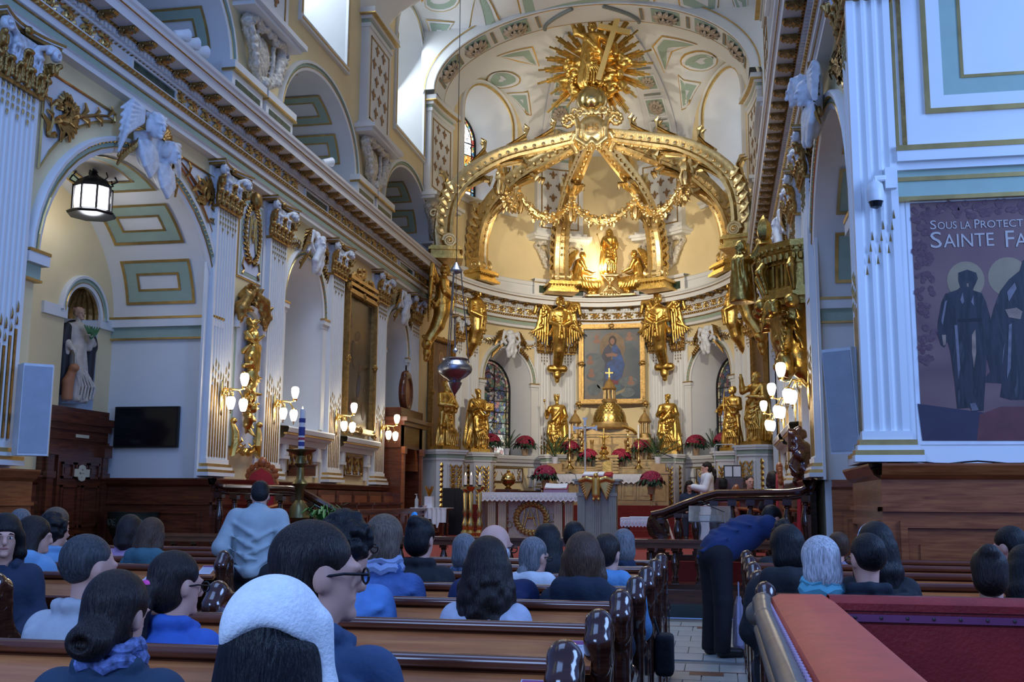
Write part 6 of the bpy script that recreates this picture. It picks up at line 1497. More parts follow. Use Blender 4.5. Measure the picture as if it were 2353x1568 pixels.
halo=mat('banner_halo',(.28,.20,.12),.6,var=.1)
poly(ellp(1208,190,97,98,28),.001,halo,'printed_halo'); poly(ellp(1425,170,103,100,28),.001,halo,'printed_halo')
poly([(960,825),(1300,870),(1310,1015),(985,1015)],.001,mat('banner_ledge',(.035,.025,.05),.6),'printed_ledge')
poly([(1265,1015),(1280,880),(1390,840),(1760,840),(1760,1015)],.0015,mat('banner_pedestal',(.12,.03,.03),.6,var=.2),'printed_pedestal')
poly([(1170,150),(1215,134),(1262,150),(1270,180),(1262,200),(1250,225),(1245,240),(1290,255),(1312,300),(1335,380),(1340,470),(1330,530),(1315,600),(1300,860),(1245,865),(1230,845),(1165,850),(1150,700),(1130,560),(1115,500),(1098,535),(1080,520),(1064,470),(1066,400),(1085,300),(1105,258),(1165,238),(1180,225),(1170,190)],.003,brz,'printed_figure')
poly([(1760,0),(1540,60),(1500,90),(1485,140),(1430,185),(1385,245),(1350,340),(1325,450),(1315,580),(1335,660),(1300,700),(1310,715),(1395,720),(1385,790),(1440,805),(1760,800)],.002,brz,'printed_figure')
poly([(1185,195),(1215,185),(1240,195),(1243,225),(1225,240),(1195,236)],.004,mat('banner_face',(.03,.026,.03),.5),'printed_face')
hl=mat('banner_highlight',(.15,.13,.15),.5,var=.3,vscale=12); wm=mat('banner_warm_highlight',(.26,.17,.12),.5,var=.3,vscale=12)
for q_,m_ in (([(1180,290),(1192,250),(1200,300),(1190,312)],hl),([(1235,300),(1248,265),(1250,320)],hl),([(1168,388),(1290,384),(1290,400),(1170,404)],mat('banner_belt',(.006,.006,.008),.5)),([(1240,470),(1258,440),(1262,560),(1250,640),(1240,560)],wm),([(1150,420),(1165,420),(1180,640),(1170,700)],hl),([(1100,300),(1112,290),(1090,420),(1082,400)],hl),([(1085,470),(1106,470),(1106,520),(1092,526)],wm),([(1230,825),(1258,820),(1275,858),(1240,862)],hl),([(1410,340),(1470,330),(1500,350),(1490,390),(1430,380)],wm),([(1420,250),(1460,200),(1470,230),(1430,300)],hl),([(1430,420),(1445,410),(1440,640),(1420,700)],hl),([(1400,560),(1410,500),(1395,650)],hl),([(1212,205),(1222,205),(1224,222),(1214,222)],wm)): poly(q_,.0045,m_,'printed_highlight')
r=random.Random(5); b=MB(FP.pos)
for i in range(170):
    if i%2: u=1.86+r.random()*.14; v=2.7+r.random()*1.5
    else: u=1.86+r.random()*1.6; v=4.1+r.random()*.13
    b.prism(ellp(u,v,r.uniform(.02,.04),r.uniform(.02,.04),7,r.random()),w+.001,w+.0025+.001*r.random(),2)
b.obj('printed_flowers',cloudmat('banner_flowers',[(.06,.02,.03),(.13,.06,.07),(.09,.03,.045),(.2,.11,.11)],16,2,.6),t,kind='stuff')
tm=mat('banner_lettering',(.46,.40,.37),.5)
def bt(txt,x0,x1,y,h):
    p=onY(x0,y,10.18); q=onY(x1,y,10.18); me=text_mesh(txt,1,tm,'lettering',.002/h); xs=[v.co.x for v in me.vertices]; zs=[v.co.y for v in me.vertices]; kx=(q[0]-p[0])/(max(xs)-min(xs)); kz=h/(max(zs)-min(zs))
    ob('lettering',me,t,mw=Matrix.Translation((p[0]-min(xs)*kx,10.2-w-.004,p[2]))@XZ@Matrix.Diagonal((kx,kz,h,1)))
for a in (('S',2138,2152,527,.085),('OUS',2155,2199,527,.07),('LA',2208,2231,526,.07),('P',2240,2252,525,.085),('ROTECT',2254,2352,524,.07),('S',2139,2165,570,.155),('AINTE',2169,2285,569,.125),('F',2312,2332,568,.155),('A',2334,2362,567,.125)): bt(*a)
# cables on the pier ledge
t=ob('cable',MB().tube([(1.55+.12*k,10.05+.02*sin(k*2.1),1.815+.012*sin(k*1.3)) for k in range(22)],.008,5).mesh('cable',dark),None,label='thin black cable lying along the right pier ledge',cat='cable')
# pulpit
t=thing('pulpit','gilded carved pulpit balcony projecting from the right nave wall','pulpit',(1.5,17.35,0)); PCX=0
def oct_(r): return [(r*cos(rad(a)),r*sin(rad(a))) for a in (90,112.5,157.5,202.5,247.5,270)]
g2=mat('old_gilding',(.46,.30,.08),.3,1.,var=.25,vscale=9,bump=.3,bscale=22)
b=MB()
for r0,z0,z1 in ((.82,5.42,5.52),(.78,5.36,5.42),(.72,5.18,5.36),(.66,4.8,5.18),(.72,4.72,4.8),(.76,4.64,4.72),(.6,4.54,4.64)): b.prism(oct_(r0),z0,z1,2)
b.obj('tub',g2,t)
b=MB()
for a in range(12):
    q=rad(97+15*a); 
    for rr in (.69,): b.tube([(rr*cos(q),rr*sin(q),4.82),(rr*cos(q),rr*sin(q),5.16)],.03,6)
b.obj('balusters',g2,t,kind='stuff'); b=MB()
for a in range(22):
    q=rad(94+8.2*a); b.sphere((.76*cos(q),.76*sin(q),5.27),(.05,.05,.07),6,4); b.sphere((.82*cos(q),.82*sin(q),5.4),.03,6,4)
b.obj('egg_moulding',g2,t,True,kind='stuff')
g=Sculpt(.024,(-1.05,-.9,3.3),(.1,.9,5.75)); r=random.Random(12)
for a in (112.5,157.5,202.5,247.5):
    q=rad(a); x,y=.74*cos(q),.74*sin(q); g.chain([(x*1.02,y*1.02,5.2),(x*1.12,y*1.12,5.1),(x*1.02,y*1.02,4.9),(x*.97,y*.97,4.75)],[.07,.07,.05,.04],.02); g.ell((x*1.1,y*1.1,4.55),(.12,.12,.12),.03)
for (y,z) in ((-.55,4.45),(.1,4.4),(.55,4.4)): head(g,(-.62,y,z),1.25,-PI/2,.1,0,2)
for yy in (-1,1):
    for k in range(7): g.cone((-.5,yy*.2,4.45-.02*k),(-.35-.02*k,yy*(.55+.03*k),4.5-.12*k),.06,.03,.012)
    for (cy,cz,R,s) in ((yy*.35,4.0,.33,1),(yy*.3,3.65,.22,-1)):
        for k in range(22): q=k/21; a=q*8*s; g.ell((-.35-.12*q,cy+R*(1-q)*cos(a),cz+R*(1-q)*sin(a)),(.1,.075,.075),.02)
g.chain([(-.2,0,4.6),(-.25,0,4.1),(-.15,0,3.7),(-.02,0,3.4)],[.45,.35,.25,.12],.06)
for i in range(30): z=r.uniform(3.5,4.5); a=r.uniform(-1.2,1.2); R=.2+.4*(z-3.4); g.cone((-R*cos(a)*.8,R*sin(a),z),(-R*cos(a)*1.05,R*sin(a)*1.2,z+.1),.06,.02,.02)
ob('carved_base',g.mesh('carved_base',g2),t)
b=MB(); b.lathe([(.06,5.52),(.1,5.56),(.05,5.62),(.09,5.66),(.12,5.78),(.1,5.9),(.05,5.98),(0,6.05)],(-.68,-.3,0),10,lob=.1,ln=5); b.obj('pineapple_finial',g2,t,True)
g=Sculpt(.022,(-.5,-.4,-.1),(.5,.4,1.1)); 
g.cone((0,0,0),(0,0,.6),.22,.16,.05,fold=.02).ell((0,0,.65),(.2,.14,.1),.05); head(g,(0,-.02,.88),.95,0,.1,0,2); wing(g,(-.1,.1,.6),-1,.3,.5,6,.05); wing(g,(.1,.1,.6),1,.3,.5,6,.05)
o=ob('pulpit_angel',g.mesh('pulpit_angel',g2),None,label='gilded angel bust clinging to the pulpit corner nearest the crown',cat='statue'); o.location=(.48,17.9,4.85); o.rotation_euler=(0,0,rad(-60))
# ================================================================ SANCTUARY FURNITURE
def px(x,y,Y): return onY(x,y,Y)
lace=mat('white_lace',(.72,.74,.80),.8,var=.12,vscale=40,bump=.4,bscale=60); linen=mat('white_linen',(.74,.76,.82),.85,var=.05)
algold=mat('altar_oak_gilding',(.50,.33,.13),.38,.7,var=.2,vscale=7,bump=.15); alwood=mat('altar_honey_wood',(.46,.30,.13),.4,.1,var=.18,vscale=5)
def lacecloth(t,x0,x1,y0,y1,z,drop,nm='altar_cloth',m=None,teeth=.08):
    b=MB(); b.box(x0,x1,y0,y1,z,z+.012); b.obj(nm,linen,t)
    b=MB(); n=max(3,int((x1-x0)/teeth)); 
    for i in range(n):
        a=x0+(x1-x0)*i/n; c=x0+(x1-x0)*(i+1)/n; b.add([(a,y0-.012,z+.012),(c,y0-.012,z+.012),(c,y0-.018,z-drop*.8),((a+c)/2,y0-.02,z-drop),(a,y0-.018,z-drop*.8)],[(0,1,2,3,4)])
        b.sphere(((a+c)/2,y0-.02,z-drop*.45),((c-a)*.3,.008,drop*.28),6,4)
    b.obj('lace_edge',m or lace,t,recalc=False)
# ---- high altar
HY=31.0; ax0,ax1=px(1283,1095,HY)[0],px(1505,1095,HY)[0]; axc=(ax0+ax1)/2; FZ=1.35; AT=px(1390,1091,HY)[2]
t=thing('high_altar','carved gilded high altar with scaled dome, gradines and lace frontal cloth','altar',(axc,HY,FZ)); hw=(ax1-ax0)/2; h=AT-FZ
MB().box(-hw+.1,hw-.1,.12,1.3,0,h-.05).box(-hw-.02,hw+.02,.0,1.35,h-.05,h).box(-hw,hw,.05,1.35,0,.1).obj('mensa',alwood,t)
for k in range(6):
    x=-hw+.1+(2*hw-.2)*(k+.5)/6; b=MB()
    for a,c,z0,z1 in ((x-.2,x+.2,.15,.19),(x-.2,x+.2,h-.2,h-.16),(x-.2,x-.16,.19,h-.2),(x+.16,x+.2,.19,h-.2)): b.box(a,c,.09,.13,z0,z1)
    b.box(x-.1,x+.1,.1,.13,.27,h-.28); b.obj('front_panel',algold,t)
lacecloth(t,-hw-.04,hw+.04,-.02,.45,h,.27,teeth=.14)
for i,(z0,z1,y) in enumerate(((h,h+.24,.5),(h+.24,h+.46,.75))):
    b=MB(); b.box(-hw-.05,hw+.05,y,1.4,z0,z1).box(-hw-.08,hw+.08,y-.03,1.4,z1-.04,z1)
    for k in range(7):
        x=-hw+.1+(2*hw-.2)*(k+.5)/7; b.box(x-.14,x+.14,y-.02,y,z0+.06,z1-.07)
    b.obj('gradine',algold,t)
b=MB(); b.box(-.3,.3,.3,1.0,h,h+.5).box(-.34,.34,.26,1.0,h+.5,h+.58); 
for k in range(5):
    for s in (-1,1): b.box(s*.25-.09,s*.25+.09,.25,.3,h+.05+.09*k,h+.1+.09*k)
b.obj('tabernacle',algold,t)
b=MB(); pts=[(-.13,h+.05),(.13,h+.05),(.13,h+.3)]+[(.13*cos(PI*i/8),h+.3+.13*sin(PI*i/8)) for i in range(9)]; b.prism([(p[0],p[1]) for p in pts],.27,.3,1); b.obj('tabernacle_door',gold,t)
zz=lambda py: px(1393,py,HY+1.0)[2]-FZ; W=lambda dx: dx*(HY+1.3)/2430*1.02
base=h+.46
b=MB(); z1=zz(1005); b.box(-W(62),W(62),.85,1.5,base,z1).box(-W(92),W(92),.95,1.5,base,zz(1012)).box(-W(95),W(95),.9,1.5,zz(1012),zz(1007)).box(-W(65),W(65),.8,1.5,z1,zz(1000))
for s in (-1,1):
    for dx in (88,60,38): b.lathe([(.05,base),(.06,base+.05),(.045,base+.1),(.04,zz(1022)),(.06,zz(1016)),(.06,zz(1012))],(s*W(dx),.84,0),8)
b.obj('reredos',algold,t)
b=MB(); n=14; pts=[(-W(62),zz(1000)),(W(62),zz(1000))]+[(W(62)*cos(PI*i/n),zz(1000)+(zz(978)-zz(1000))*sin(PI*i/n)) for i in range(1,n)]; b.prism(pts,.76,1.2,1); b.obj('curved_pediment',algold,t)
b=MB(); b.arch([(0,.74),(.07,.70),(.1,.76)],0,zz(1000),W(58),zz(980)-zz(1000)) if False else b.tube([(W(60)*cos(PI*i/n),.74,zz(1000)+(zz(979)-zz(1000))*sin(PI*i/n)) for i in range(n+1)],.05,6); b.obj('pediment_moulding',gold,t)
b=MB(); b.lathe([(W(44),zz(988)),(W(46),zz(984)),(W(42),zz(980)),(W(40),zz(972))],(0,1.1,0),20); b.obj('drum',algold,t,True)
dz0=zz(972); R=W(37); dome_m=mat('scaled_gold_dome',(.62,.44,.14),.28,1.,var=.15)
b=MB(); prof=[(R*cos(PI/2*i/12)*(1+.04*sin(PI*i/12)),dz0+(zz(925)-dz0)*sin(PI/2*i/12)) for i in range(12)]; b.lathe(prof,(0,1.1,0),32); b.obj('dome',dome_m,t,True)
b=MB()
for i in range(11):
    a=PI/2*(i+.5)/12; r_=R*cos(a)*1.02; z=dz0+(zz(925)-dz0)*sin(a)
    for k in range(26):
        q=2*PI*(k+.5*(i%2))/26; cx,cy=cos(q),sin(q); e=r_*.11
        if cy>.35: continue
        b.add([(r_*cx-e*-cy,1.1+r_*cy-e*cx,z+.04),(r_*cx+e*-cy,1.1+r_*cy+e*cx,z+.04),((r_+.018)*cx,1.1+(r_+.018)*cy,z-.035)],[(0,1,2)])
b.obj('dome_scales',dome_m,t,kind='stuff',recalc=False)
b=MB(); b.lathe([(W(17),zz(925)),(W(18),zz(920)),(W(15),zz(917))],(0,1.1,0),12).lathe([(W(15),zz(896)),(W(17),zz(893)),(W(13),zz(888)),(W(8),zz(878)),(W(3),zz(872)),(W(2),zz(866))],(0,1.1,0),12)
for k in range(8): a=2*PI*k/8; b.lathe([(.035,zz(917)),(.03,zz(897))],(W(12)*cos(a),1.1+W(12)*sin(a),0),6)
b.obj('lantern_turret',algold,t,True)
b=MB(); b.box(-.02,.02,1.08,1.12,zz(866),zz(846)).box(-.12,.12,1.085,1.115,zz(858),zz(855)); 
b.obj('turret_cross',gold,t)
for s in (-1,1):
    b=MB(); x=s*W(78); b.lathe([(W(14),zz(1007)),(W(14),zz(998)),(W(11),zz(996))],(x,1.15,0),10).lathe([(W(13),zz(972)),(W(15),zz(969)),(W(12),zz(964)),(W(9),zz(957)),(W(4),zz(951)),(W(2),zz(947)),(W(3),zz(944)),(0,zz(938))],(x,1.15,0),10)
    for k in range(6): a=2*PI*k/6; b.lathe([(.03,zz(996)),(.025,zz(972))],(x+W(9)*cos(a),1.15+W(9)*sin(a),0),6)
    b.obj('side_cupola',algold,t,True)
# crucifix and candlesticks on the altar
def candlestick(x,y,lb,HYv,topy,sticky,basey,m=brass,candle=True):
    p=px(x,basey,HYv); T=thing('candlestick',lb,'candlestick',tuple(p),0,'altar candlesticks'); h=px(x,sticky,HYv)[2]-p[2]
    MB().lathe([(.14,0),(.12,.04),(.05,.1),(.035,.16),(.06,.22),(.03,.28),(.022,h*.6),(.045,h*.65),(.02,h*.7),(.02,h*.93),(.06,h*.97),(.05,h)],(0,0,0),10).obj('stick',m,T,True)
    if candle: MB().lathe([(.033,h),(.033,px(x,topy,HYv)[2]-p[2]),(.008,px(x,topy,HYv)[2]-p[2]+.01)],(0,0,0),10).obj('candle',mat('white_wax',(.8,.78,.7),.5),T,True)
    return T
candlestick(1309,0,'tall brass altar candlestick with white candle on the left',HY+.3,977,1008,1078); candlestick(1468,0,'tall brass altar candlestick with white candle on the right',HY+.3,977,1008,1078)
candlestick(1337,0,'slim brass candlestick without candle, left of the gilded dome',HY+.55,1000,990,1040,candle=False); candlestick(1443,0,'slim brass candlestick without candle, right of the gilded dome',HY+.55,1000,990,1040,candle=False)
p=px(1388,1057,HY+.35); T=thing('altar_crucifix','gilded crucifix with flared foot standing on the tabernacle','crucifix',tuple(p)); hh=px(1388,985,HY+.35)[2]-p[2]
MB().lathe([(.2,0),(.17,.05),(.1,.15),(.14,.2),(.06,.3),(.09,.36),(.03,.42)],(0,0,0),10,lob=.1,ln=4).obj('foot',brass,T,True); MB().box(-.02,.02,-.02,.02,.4,hh).box(-.18,.18,-.017,.017,hh*.72,hh*.76).obj('cross',gold,T)
g=Sculpt(.014,(-.3,-.12,0),(.3,.1,.5)); head(g,(0,-.05,.42),.35,0,.3,1,1); g.cone((0,-.04,.18),(0,-.04,.36),.035,.05,.02).cone((0,-.04,.18),(0,-.04,-.02),.035,.02,.02)
for s in (-1,1): g.cone((s*.05,-.04,.36),(s*.17,-.03,.43),.02,.015,.01)
ob('corpus',g.mesh('corpus',gold),T,loc=(0,0,hh*.72-.38))
# ---- plants
leafm=mat('poinsettia_leaf',(.02,.07,.035),.45,var=.3); redl=mat('poinsettia_bract',(.30,.012,.05),.5,var=.35,vscale=14); redl2=mat('poinsettia_bract_bright',(.48,.03,.09),.5,var=.3,vscale=14); potm=mat('foil_pot',(.42,.28,.17),.5,var=.15); potw=mat('white_pot',(.66,.68,.78),.4); palmg=mat('palm_green',(.06,.13,.05),.5,var=.3)
def m_poin(red,nm,seed):
    r=random.Random(seed); L=MB(); F=MB()
    for i in range(60):
        a=r.uniform(0,2*PI); ph=r.uniform(-.25,1.4); R=.34; c=np.array([R*cos(ph)*cos(a),R*cos(ph)*sin(a),.40+.3*sin(ph)]); v=nrm(c-np.array([0,0,.38]))
        if ph<.2:
            d=np.array([cos(a),sin(a),-.3]); L.leaf([tuple(c*[.7,.7,1]),tuple(c),tuple(c+d*.1),tuple(c+d*.16-[0,0,.06])],.06,(0,0,1))
        if ph>-.1:
            for k in range(6):
                b=2*PI*k/6+a; sd=nrm(np.cross(v,[.3,.2,1])); up=np.cross(v,sd); d=sd*cos(b)+up*sin(b); F.leaf([tuple(c),tuple(c+d*.055+v*.025),tuple(c+d*.12)],.036,v)
    for i in range(26):
        a=r.uniform(0,2*PI); d=np.array([cos(a),sin(a),0]); z=.3+.14*r.random(); L.leaf([tuple(d*.1+[0,0,z]),tuple(d*.24+[0,0,z+.05]),tuple(d*.36+[0,0,z]),tuple(d*.43+[0,0,z-.1])],.06,(0,0,1))
    for k in range(5): a=k*1.25; L.tube([(0,0,.2),(.1*cos(a),.1*sin(a),.4),(.2*cos(a),.2*sin(a),.52)],.012,4)
    return F.mesh('bracts',red),L.mesh('leaves',leafm)
POI=[m_poin(redl,'a',1),m_poin(redl2,'b',2)]
PPOT=MB().lathe([(.1,0),(.13,.22),(.145,.24),(.12,.24),(.1,.2),(0,.2)],(0,0,0),14).mesh('pot',potm,True)
def poin(x,ybase,Y,sc,lb,bright=0):
    p=px(x,ybase,Y); T=thing('poinsettia',lb,'potted plant',tuple(p),rng.uniform(0,6),'potted poinsettias'); T.scale=(sc,)*3
    ob('bracts',POI[bright][0],T); ob('leaves',POI[bright][1],T); ob('pot',PPOT,T); return T
def onledge(x,y,w=.15): return sx(x,y,w)
for (x,y,Y,sc,lb,br_) in ((1310,1058,HY+.9,.8,'red poinsettia on the altar gradine, outermost on the left',0),(1352,1077,HY+.62,.8,'red poinsettia on the altar gradine just left of the crucifix',0),(1427,1077,HY+.62,.8,'red poinsettia on the altar gradine just right of the crucifix',0),(1474,1056,HY+.9,.8,'red poinsettia on the altar gradine, outermost on the right',0)): poin(x,y,Y,sc,lb,br_)
for (x,y,lb) in ((1127,1047,'dark red poinsettia on the left window ledge beside the saint with staff'),(1206,1048,'dark red poinsettia on the left window ledge beside the fluted pilaster'),(1600,1048,'dark red poinsettia on the right window ledge beside the fluted pilaster'),(1665,1046,'dark red poinsettia on the right window ledge behind the youthful statue')):
    q=sx(x,y,.1); T=thing('poinsettia',lb,'potted plant',(q[0],q[1],2.9),rng.uniform(0,6),'potted poinsettias'); T.scale=(.88,)*3; ob('bracts',POI[0][0],T); ob('leaves',POI[0][1],T); ob('pot',PPOT,T)
PB=poin(1253,1122,27.6,.82,'bright red poinsettia standing behind the left end of the front altar',1)
T=thing('plant_column','slim wooden column under the poinsettia behind the front altar','plant stand',(PB.location.x,27.6,.9)); hz=PB.location.z-.9; MB().lathe([(.16,0),(.15,.04),(.06,.08),(.05,hz-.08),(.13,hz-.03),(.14,hz)],(0,0,0),12).obj('column',wood,T,True)
p=px(1497,1186,27.9); T=thing('flower_stand','slender brass flower stand holding a red poinsettia right of the lectern','plant stand',tuple(p)); hs=px(1497,1136,27.9)[2]-p[2]
b=MB(); b.lathe([(.03,.1),(.015,.2),(.015,hs*.7),(.04,hs*.75),(.015,hs*.8),(.04,hs*.98),(.12,hs)],(0,0,0),10)
b.obj('stem',brass,T,True)
for k in range(3): a=k*2.09; MB().tube([(0,0,.15),(.08*cos(a),.08*sin(a),.06),(.14*cos(a),.14*sin(a),0.012)],.012,5).obj('foot',brass,T)
poin(1497,1136,27.9,.82,'bright red poinsettia on the slender brass stand',1)
def m_palm(seed):
    r=random.Random(seed); b=MB()
    for k in range(11):
        a=2*PI*k/11+r.uniform(-.2,.2); el=r.uniform(.6,1.35); L=r.uniform(.7,1.0); P=[np.array([0,0,.15])]
        for i in range(1,9): q=i/8; P.append(np.array([cos(a)*cos(el)*L*q,sin(a)*cos(el)*L*q,.15+L*sin(el)*q*(1-.25*q)]))
        b.tube([tuple(p) for p in P],.008,4)
        for i in range(2,9):
            t=nrm(P[i]-P[i-1]); sd=nrm(np.cross(t,[0,0,1]))
            for s in (-1,1):
                for h_ in (0,.5):
                    o=P[i]-(P[i]-P[i-1])*h_; d=nrm(t*.8+sd*s*.7); l=.2*(1.1-i/12); b.leaf([tuple(o),tuple(o+d*l*.5+[0,0,.01]),tuple(o+d*l-[0,0,.03])],.012,(0,0,1))
    return b.mesh('fronds',palmg)
PALM=[m_palm(1),m_palm(5)]; WPOT=MB().lathe([(.08,0),(.105,.18),(.11,.2),(.095,.2),(.085,.16),(0,.16)],(0,0,0),14).mesh('pot',potw,True)
def palm_plant(loc,lb,k,sc=1.):
    T=thing('potted_palm',lb,'potted plant',loc,rng.uniform(0,6),'potted palms'); ob('fronds',PALM[k],T,mw=Matrix.Scale(sc,4)); ob('pot',WPOT,T)
for (x,lb,k) in ((1164,'feathery palm in a white pot on the left window ledge',0),(1640,'feathery palm in a white pot on the right window ledge',1)):
    q=sx(x,1048,.12); palm_plant((q[0],q[1],2.9),lb,k,.95)
for (x,lb,k) in ((1275,'feathery palm in a white pot left of the high altar',1),(1512,'feathery palm in a white pot right of the high altar',0)):
    p=px(x,1066,HY+.4); palm_plant(tuple(p),lb,k,1.05)
    T=thing('plant_pedestal','stepped gilded side pedestal '+('left' if x<1390 else 'right')+' of the high altar under a palm','pedestal',(p[0],p[1]+.1,FZ)); h2=p[2]-FZ; MB().box(-.3,.3,-.25,.3,0,h2-.3).box(-.34,.34,-.29,.3,h2-.3,h2-.24).box(-.22,.22,-.2,.25,h2-.24,h2).obj('body',alwood,T)
    f=MB()
    for a,c,z0,z1 in ((-.22,.22,.12,.16),(-.22,.22,h2-.5,h2-.46),(-.22,-.18,.16,h2-.5),(.18,.22,.16,h2-.5)): f.box(a,c,-.27,-.25,z0,z1)
    f.obj('panel_frame',algold,T)
# ---- front altar
Y0=23.6; SF=.6; x0,x1=px(1110,1135,Y0)[0],px(1324,1135,Y0)[0]; top=px(1200,1133,Y0)[2]; T=thing('altar_table','front altar with white lace cloth, fluted posts and wreathed monogram panel','altar',((x0+x1)/2,Y0,SF)); hw=(x1-x0)/2; h=top-SF
white2=mat('altar_cream_paint',(.52,.45,.34),.5,var=.08)
for x in (-hw+.18,-hw+.42,hw-.18,hw-.42):
    b=MB(); b.box(x-.09,x+.09,.1,.28,.06,h-.18).box(x-.12,x+.12,.06,.32,0,.06).box(x-.12,x+.12,.06,.32,h-.18,h-.12); 
    for k in range(4): b.box(x-.075+.045*k,x-.05+.045*k,.085,.1,.1,h-.25)
    b.obj('post',white2,T)
MB().box(-hw,hw,0,.9,h-.06,h).obj('table_top',white2,T)
brc=cloudmat('brocade_panel',[(.33,.28,.22),(.50,.46,.42),(.40,.34,.28),(.58,.55,.52)],9,4,.6)
MB().box(-hw+.55,hw-.52,.2,.24,.02,h-.12).obj('brocade_panel',brc,T)
b=MB(); cx=.02; 
for k in range(26):
    a=2*PI*k/26; b.sphere((cx+.33*cos(a),.18,h*.45+.3*sin(a)),(.06,.03,.05),6,4); b.leaf([(cx+.3*cos(a),.18,h*.45+.27*sin(a)),(cx+.36*cos(a+.1),.15,h*.45+.33*sin(a+.1)),(cx+.42*cos(a+.25),.18,h*.45+.39*sin(a+.25))],.04,(0,-1,0))
b.obj('wreath',bronze,T,True)
b=MB()
for pts in ([(-.16,.2),(-.03,.62),(.1,.2)],[(-.2,.22),(-.14,.6),(0,.36),(.12,.6),(.18,.22)],[(-.1,.38),(.08,.38)]): b.tube([(cx+q[0],.17,h*.45-.37+q[1]) for q in pts],.018,5)
b.obj('monogram',gold,T)
b=MB()
for s in (-1,1): 
    for k in range(3): b.tube([(s*(.5+.1*k)+.12*(1-i/14)*cos(i*.6)*s,.19,h*.3+.2*k+.12*(1-i/14)*sin(i*.6)) for i in range(14)],.015,4)
b.obj('brocade_scrolls',mat('brocade_thread',(.42,.36,.22),.5,.3),T)
lacecloth(T,-hw-.05,hw+.05,-.05,.95,h,.2,teeth=.11)
MB().grid([[(-hw-.06,y,h+.012),(-hw-.08-.02*sin(y*20),y,h*.6),(-hw-.1-.03*sin(y*17+1),y,.12)] for y in lin(-.05,.95,.05)]).obj('cloth_side',linen,T,True,recalc=False)
p=px(1278,1130,Y0+.3); T=thing('missal_stand','open book on a clear purple-tinted stand on the front altar','book stand',(p[0],p[1],top+.012)); b=MB(); b.prism([(-.12,0),(.14,0),(.14,.17),(-.12,.06)],-.27,.27,0); b.obj('stand',mat('purple_acrylic',(.45,.28,.45),.15,var=.05,trans=.4),T)
MB().add([(-.25,-.1,.085),(.25,-.1,.085),(.25,.13,.19),(-.25,.13,.19),(-.25,-.1,.11),(0,-.1,.095),(.25,-.1,.11),(.25,.13,.215),(0,.13,.2),(-.25,.13,.215)],[(0,1,2,3),(4,5,8,9),(5,6,7,8)]).obj('open_book',linen,T); MB().add([(-.27,-.12,.075),(.27,-.12,.075),(.27,.14,.186),(-.27,.14,.186)],[(0,1,2,3)]).obj('book_cover',redcloth,T)
# ---- ambo with eagle
Y1=22.4; x0,x1=px(1322,1110,Y1)[0],px(1420,1110,Y1)[0]; zb=SF; zt=px(1370,1102,Y1)[2]; T=thing('ambo','grey-green lectern with fluted pilasters and a gilded eagle on its front','lectern',((x0+x1)/2,Y1,SF)); hw=(x1-x0)/2; h=zt-SF
am=mat('ambo_grey_green',(.26,.31,.30),.5,var=.08)
MB().box(-hw+.06,hw-.06,.05,.55,0,h-.1).obj('body',am,T); MB().box(-hw-.02,hw+.02,-.03,.6,h-.1,h-.04).box(-hw-.06,hw+.06,-.06,.62,h-.04,h).obj('top_ledge',am,T)
for x in (-hw+.12,0,hw-.12):
    b=MB(); b.box(x-.08,x+.08,.01,.05,.12,h-.35).box(x-.1,x+.1,-.01,.05,h-.35,h-.28).box(x-.09,x+.09,.0,.05,.04,.12)
    for k in range(4): b.box(x-.07+.04*k,x-.05+.04*k,-.005,.01,.15,h-.4)
    b.obj('pilaster',am,T); MB().box(x-.1,x+.1,-.01,.055,.0,.05).obj('pilaster_foot_gilding',goldtrim,T)
g=Sculpt(.014,(-.42,-.35,-.35),(.42,.1,.3)); g.cone((0,-.1,-.2),(0,-.12,.12),.09,.075,.04).ell((0,-.14,.2),(.05,.07,.055),.03).cone((0,-.19,.2),(.02,-.26,.18),.025,.01,.02)
for s in (-1,1):
    for k in range(8): g.cone((s*.08,-.06,.08-.01*k),(s*(.36-.02*k),-.05,.06-.05*k),.03,.018,.01)
    g.chain([(s*.06,-.08,.1),(s*.2,-.09,.14),(s*.36,-.07,.09)],[.05,.045,.03],.02); g.cone((s*.04,-.12,-.22),(s*.05,-.14,-.3),.025,.03,.02)
ob('eagle',g.mesh('eagle',mat('eagle_brass',(.62,.48,.18),.35,.9,var=.15)),T,loc=(0,-.0,h-.12))
b=MB(); b.add([(-.32,.05,h+.05),(.3,.05,h+.05),(.3,.45,h+.14),(-.32,.45,h+.14),(-.32,.05,h+.02),(.3,.05,h+.02),(.3,.45,h+.02),(-.32,.45,h+.02)],[(0,1,2,3),(0,1,5,4),(1,2,6,5),(3,0,4,7),(2,3,7,6)]); b.obj('reading_board',am,T)
Tb=thing('lectionary','open white and red book lying on the lectern','book',((x0+x1)/2,Y1+.1,zt+.06)); MB().box(-.3,-.01,-.05,.3,.02,.05).box(.01,.14,-.05,.3,.02,.05).obj('pages',linen,Tb).rotation_euler=(rad(12),0,0); MB().box(-.31,.32,-.06,.31,.0,.02).box(.16,.3,-.05,.3,.02,.045).obj('cover',redcloth,Tb).rotation_euler=(rad(12),0,0)
p=px(1310,1105,Y1); T=thing('gooseneck_microphone','thin black gooseneck microphone left of the lectern top','microphone',(p[0],p[1]+.1,zt)); MB().tube([(.12,0,0),(.1,0,.1),(.0,0,.14)],.007,5).obj('neck',dark,T); MB().sphere((-.01,0,.14),(.03,.015,.015),8,5).obj('capsule',dark,T)
